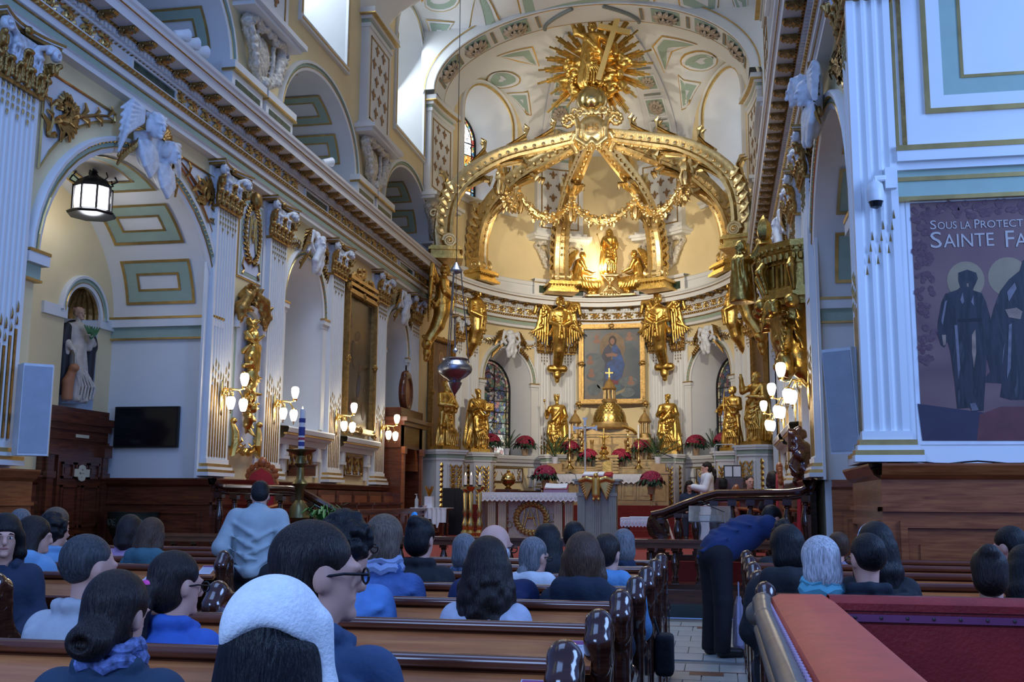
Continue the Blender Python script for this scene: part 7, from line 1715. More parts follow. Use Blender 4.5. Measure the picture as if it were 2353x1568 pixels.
# processional cross
p=px(1345,1150,25.2); zt2=px(1345,962,25.2)[2]; T=thing('processional_cross','tall silver processional cross standing behind the lectern','cross',(p[0],25.2,SF)); b=MB(); b.lathe([(.2,0),(.18,.03),(.05,.06),(.025,.1),(.022,1.2),(.04,1.25),(.04,1.4),(.022,1.45),(.022,zt2-SF-.5)],(0,0,0),10); b.obj('staff',silver,T,True)
hz=zt2-SF; MB().box(-.025,.025,-.012,.012,hz-.55,hz).box(-.27,.27,-.010,.010,hz-.26,hz-.2).box(-.06,.06,-.014,.014,hz-.02,hz+.02).box(-.29,-.25,-.014,.014,hz-.29,hz-.17).box(.25,.29,-.014,.014,hz-.29,hz-.17).obj('cross_head',silver,T); g=Sculpt(.012,(-.22,-.1,-.3),(.22,.06,.15)); g.cone((0,-.03,-.12),(0,-.03,.02),.025,.035,.01).cone((0,-.03,-.12),(0,-.03,-.26),.025,.015,.01).ell((0,-.04,.075),.03,.01)
for s in (-1,1): g.cone((s*.03,-.03,.02),(s*.16,-.03,.05),.015,.012,.01)
ob('corpus',g.mesh('corpus',silver),T,loc=(0,0,hz-.27))
# triple candle stand
Y2=22.2; T=thing('triple_candle_stand','three-legged gilded stand with three lit white candles left of the front altar','candle stand',tuple(px(1084,1238,Y2))); T.location.z=SF; c0=px(1084,1238,Y2)
wax=mat('lit_wax',(.85,.75,.66),.45); flame=mat('candle_flame',(1,.8,.5),.5,emit=(1,.72,.38),estr=6)
for (x,dy,lb) in ((1069,0,'a'),(1085,-.12,'b'),(1102,.0,'c')):
    xx=px(x,1160,Y2)[0]-c0[0]; hz=px(x,1119,Y2)[2]-SF; b=MB(); b.lathe([(.1,0),(.12,.05),(.07,.1),(.09,.18),(.05,.24),(.08,.34),(.05,.42),(.035,.55),(.06,.62),(.035,.7),(.05,hz-.15),(.03,hz-.1),(.1,hz-.04),(.11,hz)],(xx,dy,0),12,lob=.05,ln=6); b.obj('turned_column',algold if False else brass,T,True)
    MB().lathe([(.035,hz),(.035,hz+.04)],(xx,dy,0),10).obj('candle_socket',dark,T)
    hc=px(x,1094,Y2)[2]-SF; cd=MB().lathe([(.034,hz+.04),(.034,hc),(.028,hc+.015),(.01,hc+.01)],(xx,dy,0),12).obj('candle',wax,T,True); MB().lathe([(.004,hc+.01),(.012,hc+.03),(.008,hc+.055),(0,hc+.075)],(xx,dy,0),6).obj('flame',flame,cd)
MB().box(-.22,.22,-.16,.1,px(1084,1122,Y2)[2]-SF-.03,px(1084,1120,Y2)[2]-SF).obj('top_tray',brass,T)
for k in range(3): a=rad(-90+120*k); MB().tube([(.1*cos(a),.1*sin(a)-.04,.12),(.25*cos(a),.25*sin(a)-.04,.1),(.3*cos(a),.3*sin(a)-.04,.0)],[.05,.05,.06],6).obj('scroll_foot',brass,T)
# thurible
p=px(1168,1100,27.5); T=thing('brass_urn','round pierced brass urn behind the left end of the front altar','urn',(p[0],27.5,p[2]-.28)); MB().lathe([(.08,0),(.1,.03),(.05,.06),(.15,.14),(.19,.24),(.17,.33),(.1,.4),(.04,.44),(.05,.47),(0,.53)],(0,0,0),16,lob=.03,ln=8).obj('body',brass,T,True); MB().lathe([(.195,.22),(.205,.24),(.195,.26)],(0,0,0),16).obj('band',bronze,T,True)
Ts=thing('urn_shelf','dark wooden stand carrying the brass urn behind the front altar','stand',(p[0],27.5,.9)); MB().box(-.3,.3,-.2,.2,p[2]-.28-.9-.04,p[2]-.28-.9).box(-.05,.05,-.05,.05,0,p[2]-.28-.94).obj('post_and_top',wood,Ts)
# credence table left
Y3=24.0; p=px(985,1168,Y3); T=thing('credence_table','small table with a white draped cloth left of the candle stand','table',(p[0],Y3,SF)); h=p[2]-SF; hw=px(1027,1168,Y3)[0]-p[0]
for sx_ in (-1,1):
    for y in (.08,.5): MB().lathe([(.03,0),(.035,.2),(.05,.3),(.03,.35),(.04,h-.02)],(sx_*(hw-.12),y,0),8).obj('leg',wood,T,True)
MB().box(-hw+.03,hw-.03,0,.6,h-.04,h-.01).obj('table_top',wood,T)
b=MB(); n=40
rows=[[(-hw+2*hw*i/n,-.03-.015*sin(i*1.3),h),(-hw+2*hw*i/n,-.04-.03*sin(i*1.3),h-.25-.12*(abs(i-n*.68)<4)-.08*(i>n*.7))] for i in range(n+1)]
b.grid(rows).box(-hw-.01,hw+.01,-.03,.62,h-.005,h+.008); b.grid([[(-hw-.01,y,h),(-hw-.03,y,h-.22)] for y in lin(-.03,.62,.1)]); b.obj('cloth',linen,T,True,recalc=False)
p2=px(957,1166,Y3+.2); T=thing('sanitizer_bottle','clear pump bottle of sanitizer on the credence table','bottle',(p2[0],Y3+.2,h+SF+.008)); MB().lathe([(.045,0),(.045,.19),(.02,.22)],(0,0,0),12).obj('bottle',mat('clear_plastic',(.7,.75,.8),.1,trans=.5),T,True); MB().lathe([(.018,.22),(.018,.26),(.008,.26),(.008,.3)],(0,0,0),8).box(-.045,.01,-.01,.01,.3,.315).obj('pump',potw,T)
p2=px(986,1166,Y3+.25); T=thing('white_vase','square white vase with dried gold sprigs on the credence table','vase',(p2[0],Y3+.25,h+SF+.008)); MB().prism([(-.09,-.09),(.09,-.09),(.09,.09),(-.09,.09)],0,.26,2).obj('vase',potw,T); b=MB()
for k in range(9): a=k*.7; b.leaf([(0,0,.24),(.05*cos(a),.05*sin(a),.4),(.1*cos(a),.1*sin(a),.5)],.03,(sin(a),-cos(a),.2))
b.obj('sprigs',gold,T)
p2=px(972,1166,Y3+.15)
for k,(dx,r_,lb) in enumerate(((-.06,.05,'small dark glass cruet dish on the credence table'),(.05,.045,'small pink folded napkin dish on the credence table'))):
    T=ob('small_dish',MB().lathe([(.02,0),(r_,.02),(r_*1.1,.05),(r_*.9,.05),(0,.02)],(0,0,0),12).mesh('small_dish',[mat('dark_glass',(.05,.03,.06),.1),mat('pink_cloth',(.5,.35,.35),.7)][k],True),None,label=lb,cat='dish'); T.location=(p2[0]+dx,Y3+.12,h+SF+.008)
# black cabinet behind
p=px(1045,1185,26.0); T=thing('black_cabinet','low black cabinet beside the leftmost white pedestal','cabinet',(p[0],26.3,.6)); zt3=px(1045,1122,26)[2]-.6; MB().box(-.32,.32,-.3,.3,0,zt3).obj('body',dark,T); MB().box(-.28,-.01,-.31,-.3,.05,zt3-.05).obj('door',dark,T); MB().box(.01,.28,-.31,-.3,.05,zt3-.05).obj('door',dark,T)
# paschal candle
Y4=15.6; p=px(685,1230,Y4); T=thing('paschal_candle_stand','tall carved bronze stand with a decorated white paschal candle','candle stand',(p[0],Y4,.32)); Z=lambda y: px(685,y,Y4)[2]-.32
oldb=mat('greenish_bronze',(.20,.17,.08),.35,.9,var=.25)
MB().lathe([(.28,0),(.26,.06),(.12,.14),(.1,.2),(.16,.3),(.1,.4),(.06,.5),(.08,Z(1200)),(.17,Z(1190)),(.14,Z(1165)),(.06,Z(1150)),(.08,Z(1120)),(.13,Z(1112)),(.06,Z(1100)),(.05,Z(1075)),(.1,Z(1066)),(.07,Z(1056)),(.06,Z(1048)),(.15,Z(1042)),(.23,Z(1037)),(.24,Z(1034)),(.05,Z(1032))],(0,0,0),14,lob=.05,ln=6).obj('stand',oldb,T,True)
cw=mat('candle_ivory',(.72,.72,.72),.5); cbm=mat('candle_blue_band',(.03,.05,.25),.5); cd=MB().lathe([(.05,Z(1034)),(.05,Z(945)),(.04,Z(941)),(.015,Z(944))],(0,0,0),14).obj('candle',cw,T,True)
for (a,c,m) in ((1026,1016,cbm),(1002,982,cbm),(972,962,cbm),(1012,1006,mat('candle_red',(.35,.03,.06),.5))): MB().lathe([(.051,Z(a)),(.051,Z(c))],(0,0,0),14).obj('candle_band',m,cd)
MB().lathe([(.005,Z(942)),(.012,Z(939)),(0,Z(934))],(0,0,0),6).obj('flame',flame,cd)
# music lectern behind the paschal candle
p=px(692,1080,19.5); T=thing('dark_music_stand','dark wooden book rest seen behind the paschal candle','music stand',(p[0]-.05,19.5,SF)); hz=p[2]-SF; MB().box(-.33,.33,-.02,.05,hz-.12,hz+.08).box(-.36,.36,-.08,.05,hz+.08,hz+.1).obj('desk',wood,T); MB().tube([(.05,0,0),(.05,0,hz-.1)],.03,6).obj('post',silver,T); MB().box(-.2,.3,-.2,.2,0,.03).obj('foot',wood,T)
# lily plant
p=px(745,1215,15.9); T=thing('lily_plant','green lily plant with arching leaves beside the paschal candle','potted plant',(p[0],15.9,.6)); b=MB(); r=random.Random(6); hz=px(745,1190,15.9)[2]-.6
for k in range(26):
    a=r.uniform(0,6.28); L=r.uniform(.25,.45); e=r.uniform(.5,1.3); b.leaf([(0,0,hz-.15),(.4*L*cos(a)*cos(e)*1.4,.4*L*sin(a)*cos(e)*1.4,hz-.15+L*.7*sin(e)),(L*cos(a)*.9,L*sin(a)*.9,hz-.15+L*sin(e)),(L*cos(a)*1.2,L*sin(a)*1.2,hz-.22+L*sin(e))],.03,(cos(a),sin(a),.5))
for k in range(7): a=r.uniform(0,6.28); b.tube([(0,0,hz-.1),(.2*cos(a),.2*sin(a),hz+.2),(.45*cos(a),.45*sin(a),hz+.02)],.006,4)
b.obj('leaves',mat('lily_green',(.05,.22,.05),.45,var=.3),T); MB().lathe([(.1,0),(.15,hz*.5),(.17,hz-.12),(0,hz-.14)],(0,0,0),12).obj('pot',wood,T)
b=MB(); 
for k in range(5): b.leaf([(.2,-.05,hz-.1),(.24+.02*k,-.1,hz-.07),(.28+.03*k,-.1+.03*k,hz-.09)],.04,(0,0,1))
b.obj('pink_flower',mat('pink_petal',(.45,.2,.5),.5),T)
# low table right with white cloth
Y5=19.5; x0,x1=px(1425,1200,Y5)[0],px(1530,1200,Y5)[0]; zt4=px(1470,1192,Y5)[2]; T=thing('low_cloth_table','low table under a white scalloped cloth right of the lectern','table',((x0+x1)/2,Y5,SF)); hw=(x1-x0)/2; h=zt4-SF
lacecloth(T,-hw,hw,0,.6,h,.16,teeth=.06)
for s in (-1,1):
    for y in (.08,.5): MB().box(s*(hw-.1)-.03,s*(hw-.1)+.03,y-.03,y+.03,0,h).obj('leg',wood,T)
MB().grid([[(hw,y,h),(hw+.12+.02*sin(y*30),y,h-.4)] for y in lin(0,.6,.05)]).obj('cloth_side',linen,T,True,recalc=False)
T=ob('grey_book',MB().box(-.2,.2,-.12,.12,0,.02).mesh('grey_book',mat('grey_cover',(.45,.47,.52),.5)),None,label='thin grey folder lying on the low cloth-covered table',cat='book'); T.location=((x0+x1)/2-.05,Y5+.2,zt4+.012)
# grand piano
Y6=25.6; x0,x1=px(1605,1110,Y6)[0],px(1722,1110,Y6)[0]; zt5=px(1650,1098,Y6)[2]; T=thing('grand_piano','brown grand piano at the right side of the sanctuary','piano',((x0+x1)/2,Y6,SF)); hw=(x1-x0)/2; h=zt5-SF
pm=woodmat('piano_brown',(.05,.018,.01),(.10,.035,.02),.2,.6); b=MB(); pts=[(-hw,0),(-hw,1.3),(hw*.4,1.3),(hw,.8),(hw,.2),(hw*.75,0)]; b.prism(pts,.55,h-.04,2); b.obj('case',pm,T); MB().prism([(p_[0]*1.02,p_[1]*1.02-.01) for p_ in pts],h-.04,h,2).obj('lid',pm,T)
for x,y in ((-hw+.12,.12),(-hw+.12,1.15),(hw-.25,.3)): MB().lathe([(.06,0),(.05,.1),(.08,.5),(.08,.56)],(x,y,0),8).obj('leg',pm,T,True)
MB().box(.0,.42,.25,.28,h,h+.3).obj('music_desk',dark,T)
for k in range(2): MB().box(.03+.2*k,.2+.2*k,.235,.25,h+.03,h+.27).obj('sheet_music',linen,T)
b=MB(); p0=px(1650,1098,Y6); b.tube([(-.2,.4,h),(-.2,.4,h+.75),(-.15,.4,h+.8),(.25,.4,h+.8),(.3,.4,h+.75),(.3,.4,h)],.012,6); b.obj('wire_music_frame',mat('white_wire',(.7,.72,.75),.4),T)
# acrylic lectern in front of the right rail
Y7=15.2; x0,x1=px(1582,1190,Y7)[0],px(1680,1190,Y7)[0]; T=thing('acrylic_lectern','clear acrylic reading desk with blue glints at the right rail','lectern',((x0+x1)/2,Y7,.32)); acr=mat('clear_acrylic',(.75,.85,.95),.05,var=.02,trans=.92,spec=.6); hw=(x1-x0)/2; Z=lambda y: px(1630,y,Y7)[2]-.32
b=MB(); b.add([(-hw,0,Z(1198)),(hw,0,Z(1198)),(hw,.3,Z(1163)),(-hw,.3,Z(1163)),(-hw,0,Z(1198)-.015),(hw,0,Z(1198)-.015),(hw,.3,Z(1163)-.015),(-hw,.3,Z(1163)-.015)],[(0,1,2,3),(4,5,6,7),(0,1,5,4),(1,2,6,5),(2,3,7,6),(3,0,4,7)]); b.obj('desk',acr,T)
MB().box(-hw*.55,hw*.55,.12,.14,.03,Z(1185)).obj('front_panel',acr,T); MB().box(-hw*.55,-hw*.53,.12,.3,.03,Z(1185)).box(hw*.53,hw*.55,.12,.3,.03,Z(1185)).obj('side_panels',acr,T); MB().box(-hw*.7,hw*.7,-.05,.4,0,.03).obj('base',acr,T)
# microphone stands
for (x,yb,Y,hh,lb) in ((1552,1240,21.,1.7,'thin chrome microphone stand between the poinsettia stand and the rail'),(1667,1240,14.9,1.0,'short white microphone stand behind the bending man')):
    p=px(x,yb,Y); T=thing('microphone_stand',lb,'microphone stand',(p[0],Y,SF if Y>15.8 else .32)); MB().tube([(0,0,.02),(0,0,hh)],.012,6).obj('pole',silver,T); MB().lathe([(.14,0),(.13,.02),(.02,.03)],(0,0,0),14).obj('foot',silver,T); MB().tube([(0,0,hh),(-.3,0,hh+.12)],.008,5).sphere((-.32,0,hh+.13),(.04,.02,.02),8,5).obj('boom',dark,T)
# ================================================================ RAILS, STALLS, THRONES
def m_baluster(h):
    b=MB(); b.box(-.05,.05,-.05,.05,0,.05).lathe([(.035,.05),(.05,.09),(.03,.12),(.055,.24*h/.5),(.06,.3*h/.5),(.028,.42*h/.5),(.045,h-.07),(.03,h-.05)],(0,0,0),10).box(-.05,.05,-.05,.05,h-.05,h); return b.mesh('baluster',pewend,True)
t=thing('communion_rail','long dark wooden communion rail with turned balusters before the sanctuary','railing',(-3.6,14.35,.32))
def railseg(x0,x1):
    MB().box(x0,x1,-.13,.13,.53,.6).box(x0,x1,-.16,.16,.6,.64).obj('top_rail',woodmat('rail_top_wood',(.10,.035,.02),(.2,.08,.045),.18,.6,2.5,(1,9,9)),t); MB().box(x0,x1,-.1,.1,0,.07).obj('bottom_rail',pewend,t)
    n=int((x1-x0)/.3); 
    for i in range(n): ob('baluster',BAL,t,loc=(x0+(x1-x0)*(i+.5)/n,0,.06))
BAL=m_baluster(.48)
railseg(-4.9,2.2); railseg(2.25,5.05); 
for x in (-4.9,2.22,5.05): MB().box(x-.1,x+.1,-.12,.12,0,.66).obj('post',pewend,t)
for k in range(9): MB().box(-4.2+.8*k,-3.8+.8*k,-.06,-.02,.12,.5).obj('lattice_panel',wood,t) if False else None
t.location.x=-3.6
def sloped(nm,lb,pts,Y,zf,newel=True):
    T=thing(nm,lb,'railing',(0,Y,0)); b=MB(); path=[(x,0,z) for x,z in pts]; b.tube(path,.055,8,flat=1.4); b.obj('handrail',pewend,T,True)
    b=MB(); b.tube([(x,0,z-.09) for x,z in pts],.035,6); b.obj('under_rail',pewend,T)
    xs=[p[0] for p in pts]; zs=[p[1] for p in pts]; o=np.argsort(xs); xs=np.array(xs)[o]; zs=np.array(zs)[o]; n=int((xs[-1]-xs[0])/.24)
    for i in range(n):
        x=xs[0]+(xs[-1]-xs[0])*(i+.5)/n; z=float(np.interp(x,xs,zs))-.1; hh=z-zf
        o2=ob('baluster',BAL,T,loc=(x,0,zf+.06)); o2.scale=(1.25,1.25,(hh-.06)/.48)
    MB().box(xs[0],xs[-1],-.12,.12,zf,zf+.08).obj('bottom_rail',pewend,T); return T
T=sloped('chancel_balustrade','dark wooden balustrade with swept handrail on the right of the sanctuary',[(1.38,1.80),(1.33,1.70),(1.2,1.63),(1.0,1.6),(.5,1.59),(-.02,1.58),(-.2,1.53),(-.5,1.42),(-.8,1.30),(-.98,1.26)],16.1,.6)
b=MB(); b.tube([(-.86+.16*(1-k/20)*cos(k*.55+2),0,1.08+.2*(1-k/20)*sin(k*.55+2)) for k in range(20)],.06,6).tube([(-.98,0,1.2),(-.8,0,.95),(-.92,0,.7)],[.08,.1,.12],8).box(-1.05,-.72,-.16,.16,.6,.72); b.obj('scroll_newel',pewend,T,True)
sloped('chancel_balustrade','dark wooden balustrade with swept handrail on the left of the sanctuary',[(-8.05,1.78),(-7.98,1.68),(-7.8,1.64),(-7.3,1.63),(-6.7,1.62),(-6.5,1.58),(-6.2,1.42),(-5.9,1.27),(-5.7,1.22)],16.1,.6)
# choir stalls along the left wall
for i in range(6):
    y=19.3+1.05*i; T=thing('choir_stall','dark wooden choir stall seat along the left wall, number %s from the nave'%('one','two','three','four','five','six')[i],'choir stall',(-7.75,y,.6),0,'choir stalls along the left wall'); MB().box(-.2,.3,0,1.0,.42,.46).obj('seat',wood,T); MB().box(-.2,-.14,0,1.0,0,1.05).obj('back',wood,T); MB().box(-.2,.32,-.03,.03,0,.75).box(-.2,.36,-.05,.05,.75,.8).obj('arm_divider',wood,T); MB().box(-.14,-.12,.12,.88,.55,.95).obj('back_panel',woodlit,T)
T=thing('stall_desk','panelled wooden stall front running along the left of the sanctuary','stall front',(-6.75,19.2,.6)); MB().box(-.05,.05,0,6.3,0,.62).box(-.12,.12,-.02,6.32,.62,.67).obj('body',wood,T)
for i in range(9):
    y=.12+.68*i; b=MB()
    for a,c,z0,z1 in ((y,y+.56,.08,.12),(y,y+.56,.52,.56),(y,y+.04,.12,.52),(y+.52,y+.56,.12,.52)): b.box(.05,.075,a,c,z0,z1)
    b.obj('panel',woodlit,T)
MB().prism([(-.1,0),(.6,0),(.55,.2),(.3,.3),(.15,.6),(.12,.67),(-.1,.67)],-.05,.02,1).obj('scrolled_end',pewend,T)
def throne(lb,loc,rz,h=1.35,w=.62,carved=True):
    T=thing('red_velvet_chair',lb,'chair',loc,rz,'red velvet armchairs'); cw=woodlit
    for x in (-w/2+.04,w/2-.04):
        for y in (-.25,.22): MB().lathe([(.03,0),(.045,.1),(.03,.2),(.04,.42)],(x,y,0),8).obj('leg',cw,T,True)
    MB().box(-w/2,w/2,-.3,.27,.4,.46).obj('seat_frame',cw,T); MB().box(-w/2+.04,w/2-.04,-.28,.2,.46,.53).obj('seat_cushion',redcloth,T)
    pts=[(-w/2,.46),(w/2,.46),(w/2,h-.3),(w/2-.08,h-.12),(w*.15,h-.04),(0,h),(-w*.15,h-.04),(-w/2+.08,h-.12),(-w/2,h-.3)]; MB().prism(pts,.2,.27,1).obj('back_frame',cw,T)
    q=[(x*.8,.52+(z-.46)*.9) for x,z in pts]; MB().prism(q,.18,.2,1).obj('back_cushion',redcloth,T); q=[(x*.8,.52+(z-.46)*.9) for x,z in pts]; MB().prism(q,.27,.29,1).obj('back_cushion',redcloth,T)
    b=MB(); 
    for k in range(9): a=PI*k/8; b.sphere((w*.42*cos(a),.23,h-.16+.2*sin(a)),(.06,.05,.06),6,4)
    b.sphere((0,.23,h+.07),(.09,.06,.1),8,5); b.obj('carved_crest',cw,T,True)
    for s in (-1,1): MB().tube([(s*w/2,.22,.75),(s*w/2,-.1,.72),(s*w/2,-.28,.68)],.03,6).tube([(s*w/2,-.25,.68),(s*w/2,-.25,.46)],.025,6).obj('arm',cw,T,True)
    return T
p=px(573,1200,17.0); throne('high-backed carved chair with red velvet below the gilded trophy panel',(p[0],17.2,.6),0,1.42,.62)
p=px(1832,1200,17.8); throne('round-backed red velvet chair near the right wall behind the balustrade',(p[0],18.2,.6),rad(90),1.35,.6)
for k in range(4):
    p=px(1770+12*k,1150,19+.5*k); throne('red velvet side chair behind the right balustrade, %s in the row'%('first','second','third','fourth')[k],(.55,19.2+.75*k,.6),rad(90),1.0,.5)
# carved canopy figure with red drape
T=thing('carved_throne_canopy','dark carved wooden figure with a red hanging beside the right wall sconces','carving',(1.34,17.1,.42)); T.scale=(.9,.9,.92); g=Sculpt(.02,(-.3,-.35,1.2),(.3,.35,2.5)); r=random.Random(3)
g.cone((0,0,1.3),(0,0,2.0),.1,.12,.05).ell((-.04,0,2.05),(.14,.16,.12),.05); head(g,(-.05,0,2.25),.8,-PI/2,.2,1,2); wing(g,(0,-.1,2.0),-1,.15,.5,5,.05,.0); g.chain([(-.1,.1,1.95),(-.22,.12,1.8),(-.2,.05,1.6)],[.06,.05,.04],.03)
for i in range(16): g.ell((r.uniform(-.15,.1),r.uniform(-.15,.15),r.uniform(1.3,2.0)),(.07,.07,.09),.03)
ob('carved_figure',g.mesh('carved_figure',pewend),T); b=MB(); b.grid([[(-.1+.03*sin(i*1.4),-.15+.3*i/14,1.5),(-.13+.05*sin(i*1.4),-.2+.4*i/14,.4)] for i in range(15)]); b.obj('red_drape',redcloth,T,True,recalc=False); MB().box(-.05,.15,-.22,.22,0,1.32).obj('post',wood,T)
# ================================================================ PEWS
g=Sculpt(.011,(-.07,-.17,-.02),(.07,.62,1.06))
g.ell((0,0,.885),(.05,.1,.145),.02)
g.box((0,.03,.45),(.036,.06,.45),.02,.015); g.chain([(0,-.06,.84),(0,-.075,.92),(0,-.02,.985),(0,.05,.95),(0,.06,.86)],[.045,.05,.05,.048,.045],.02)
g.chain([(0,.06,.86),(0,.11,.72),(0,.24,.62),(0,.42,.60),(0,.5,.56)],[.045,.04,.036,.036,.045],.02); g.ell((0,.52,.56),(.042,.05,.055),.015)
g.box((0,.28,.4),(.03,.24,.2),.02,.01); g.box((0,.26,.06),(.036,.3,.06),.02,.01); g.box((0,.5,.25),(.03,.035,.25),.02,.01)
M_PEND=g.mesh('pew_end',pewend)
# visible spiral groove on the scroll
b=MB()
for s in (1,): b.tube([(s*.043,.0+.075*(1-k/18)*cos(k*.6+1.6),.9+.1*(1-k/18)*sin(k*.6+1.6)) for k in range(18)],.008,5)
M_PSPI=b.mesh('scroll_carving',pewend,True)
PEWN=[0]
def pew(x0,x1,Y,lb,sub=None):
    T=thing('pew',lb,'pew',(x0,Y,0),0,'wooden pews'); L=x1-x0
    for x in (0,L): e=ob('pew_end',M_PEND,T,loc=(x,0,0)); ob('scroll_carving',M_PSPI,e,loc=(0,0,0))
    MB().add([(.02,.06,.95),(L-.02,.06,.95),(L-.02,.2,.42),(.02,.2,.42),(.02,.085,.95),(L-.02,.085,.95),(L-.02,.225,.42),(.02,.225,.42)],[(0,1,2,3),(4,5,6,7),(0,1,5,4),(2,3,7,6),(1,2,6,5),(3,0,4,7)]).obj('back_board',pewdark,T)
    MB().tube([(.0,.065,.955),(L,.065,.955)],.024,10).obj('cap_rail',pewdark,T,True)
    b=MB(); b.add([(.02,.05,.925),(L-.02,.05,.925),(L-.02,-.15,.84),(.02,-.15,.84),(.02,.05,.90),(L-.02,.05,.90),(L-.02,-.15,.815),(.02,-.15,.815)],[(0,1,2,3),(4,5,6,7),(0,1,5,4),(2,3,7,6),(1,2,6,5),(3,0,4,7)]); b.obj('book_shelf',pewwood,T)
    MB().tube([(.02,-.155,.835),(L-.02,-.155,.835)],.014,6).obj('shelf_lip',pewdark,T)
    MB().box(.02,L-.02,.18,.6,.41,.45).obj('seat',pewwood,T); MB().box(.03,L-.03,-.32,-.16,.14,.2).box(.03,.09,-.3,-.1,0,.14).box(L-.09,L-.03,-.3,-.1,0,.14).obj('kneeler',pewdark,T); return T
nth=('nearest','second','third','fourth','fifth','sixth','seventh','eighth')
RC=[3.25,4.19,5.13,6.07,7.01,7.93,8.8]
for i,y in enumerate(RC): pew(-2.5,-.46,y,'dark wooden pew with scrolled ends left of the aisle, %s row from the camera'%nth[i])
RL=[4.4,5.35,6.28,7.2,8.13,9.05,9.95]
for i,y in enumerate(RL): pew(-6.4,-3.93,y,'dark wooden pew with scrolled ends in the far left block, %s row from the camera'%nth[i])
RR=[5.85,6.8,7.75,8.7,9.6]
for i,y in enumerate(RR): pew(.235,3.2,y,'wooden pew right of the aisle, %s row behind the red leather bench'%nth[i])
# red leather corner bench at the right
orl=mat('orange_red_leather',(.66,.10,.045),.55,var=.10,vscale=9,bump=.12,bscale=60); rdl=mat('dark_red_leather',(.30,.018,.016),.45,var=.15,vscale=7,bump=.15,bscale=60); pip=mat('purple_piping',(.22,.05,.14),.5)
T=thing('leather_bench','red leather padded corner bench with wooden arm rail in the lower right corner','bench',(0,0,0))
b=MB(); rows=[]
for y in lin(1.6,4.95,.12):
    e=.02*sin((y-1.6)*2); rows.append([(.215+e*.3,y,1.0),(.225,y,1.035),(.26,y,1.05),(.44,y,1.052),(.475,y,1.035),(.485,y,1.0)])
b.grid(rows); b.cap(rows[-1]); b.cap(rows[0]); b.obj('side_pad',orl,T,True)
MB().box(.2,.46,1.6,4.93,.0,1.0).obj('side_body',pewend,T)
g=Sculpt(.014,(.06,1.5,.5),(.26,5.25,1.1)); g.chain([(.175,1.55,.99),(.17,4.4,1.0),(.185,4.95,1.01),(.2,5.1,.97)],[.038,.038,.042,.05],.02); g.chain([(.165,1.55,.9),(.165,4.9,.9)],[.025,.025],.01); g.cone((.17,5.06,.95),(.21,5.06,.95),.06,.06,.02)
ob('arm_rail',g.mesh('arm_rail',mat('worn_rail',(.16,.13,.10),.35,var=.25,vscale=20)),T)
b=MB()
for k in range(60): b.sphere((.208,1.65+.055*k,1.02),(.008,.018,.012),6,4)
b.obj('gimp_trim',mat('pale_trim',(.45,.3,.42),.6),T,kind='stuff')
b=MB(); b.box(.46,3.4,4.82,4.97,.2,1.0); 
rows=[[(x,4.80,1.0),(x,4.80,1.03),(x,4.84,1.055),(x,4.93,1.055),(x,4.98,1.03),(x,4.98,1.0)] for x in lin(.46,3.4,.3)]; b.grid(rows); b.obj('back_pad',rdl,T,True)
MB().box(.46,3.4,4.795,4.82,.955,.985).obj('piping_strip',pip,T); MB().box(.5,3.4,4.80,4.82,.3,.945).obj('back_panel',rdl,T)
M_NAIL=MB().sphere((0,0,0),(.008,.005,.008),8,5).mesh('nail',mat('old_nail',(.12,.1,.1),.3,.8))
for k in range(18): ob('nail',M_NAIL,T,loc=(.56+.105*k,4.793,.972))
MB().box(.46,3.4,4.2,4.8,.3,.42).obj('seat_cushion',rdl,T)
# leaflets on the shelves
lw=mat('leaflet_white',(.66,.66,.74),.6,var=.04,vscale=40); lp=mat('leaflet_purple',(.35,.10,.25),.6)
def leaflet(x,y,Y,lb,w=.11,h=.15):
    p=px(x,y,Y-.05); 
    for k in range(3): p=px(x,y,Y+ (p[2]-.915)*0 -.04)
    T=thing('leaflet',lb,'leaflet',(p[0],Y-.05,.885),rng.uniform(-.12,.12),'leaflets on the pew shelves'); a=rad(22.5); R=Matrix.Rotation(a,4,'X')
    o=MB().box(-w/2,w/2,-h/2,h/2,0,.002).obj('sheet',lw,T); o.matrix_local=R; o=MB().box(-w/2+.004,w/2-.004,h/2-.03,h/2-.004,.002,.003).obj('header',lp,T); o.matrix_local=R
    b=MB()
    for k in range(5): b.box(-w/2+.012,w/2-.012-.01*(k%2),h/2-.05-.02*k,h/2-.044-.02*k,.002,.0025)
    o=b.obj('text_lines',mat('leaflet_grey',(.42,.42,.52),.6),T); o.matrix_local=R
for (x,y,Y,lb) in ((1230,1550,RC[0],'white leaflet with purple header on the nearest pew shelf'),(1312,1465,RC[1],'white leaflet with purple header on the second pew shelf'),(1372,1407,RC[2],'white leaflet with purple header on the third pew shelf'),(1437,1337,RC[4],'white leaflet on the fifth pew shelf beside the light blue jacket'),(527,1378,RC[2],'white leaflet at the left end of the third pew shelf'),(478,1290,RL[4],'white leaflet on the far left block shelf near the standing man'),(352,1308,RL[3],'white leaflet on the far left block shelf behind the teal hood'),(1783,1346,RR[0],'white leaflet on the right block shelf beside the aisle')): leaflet(x,y,Y,lb)
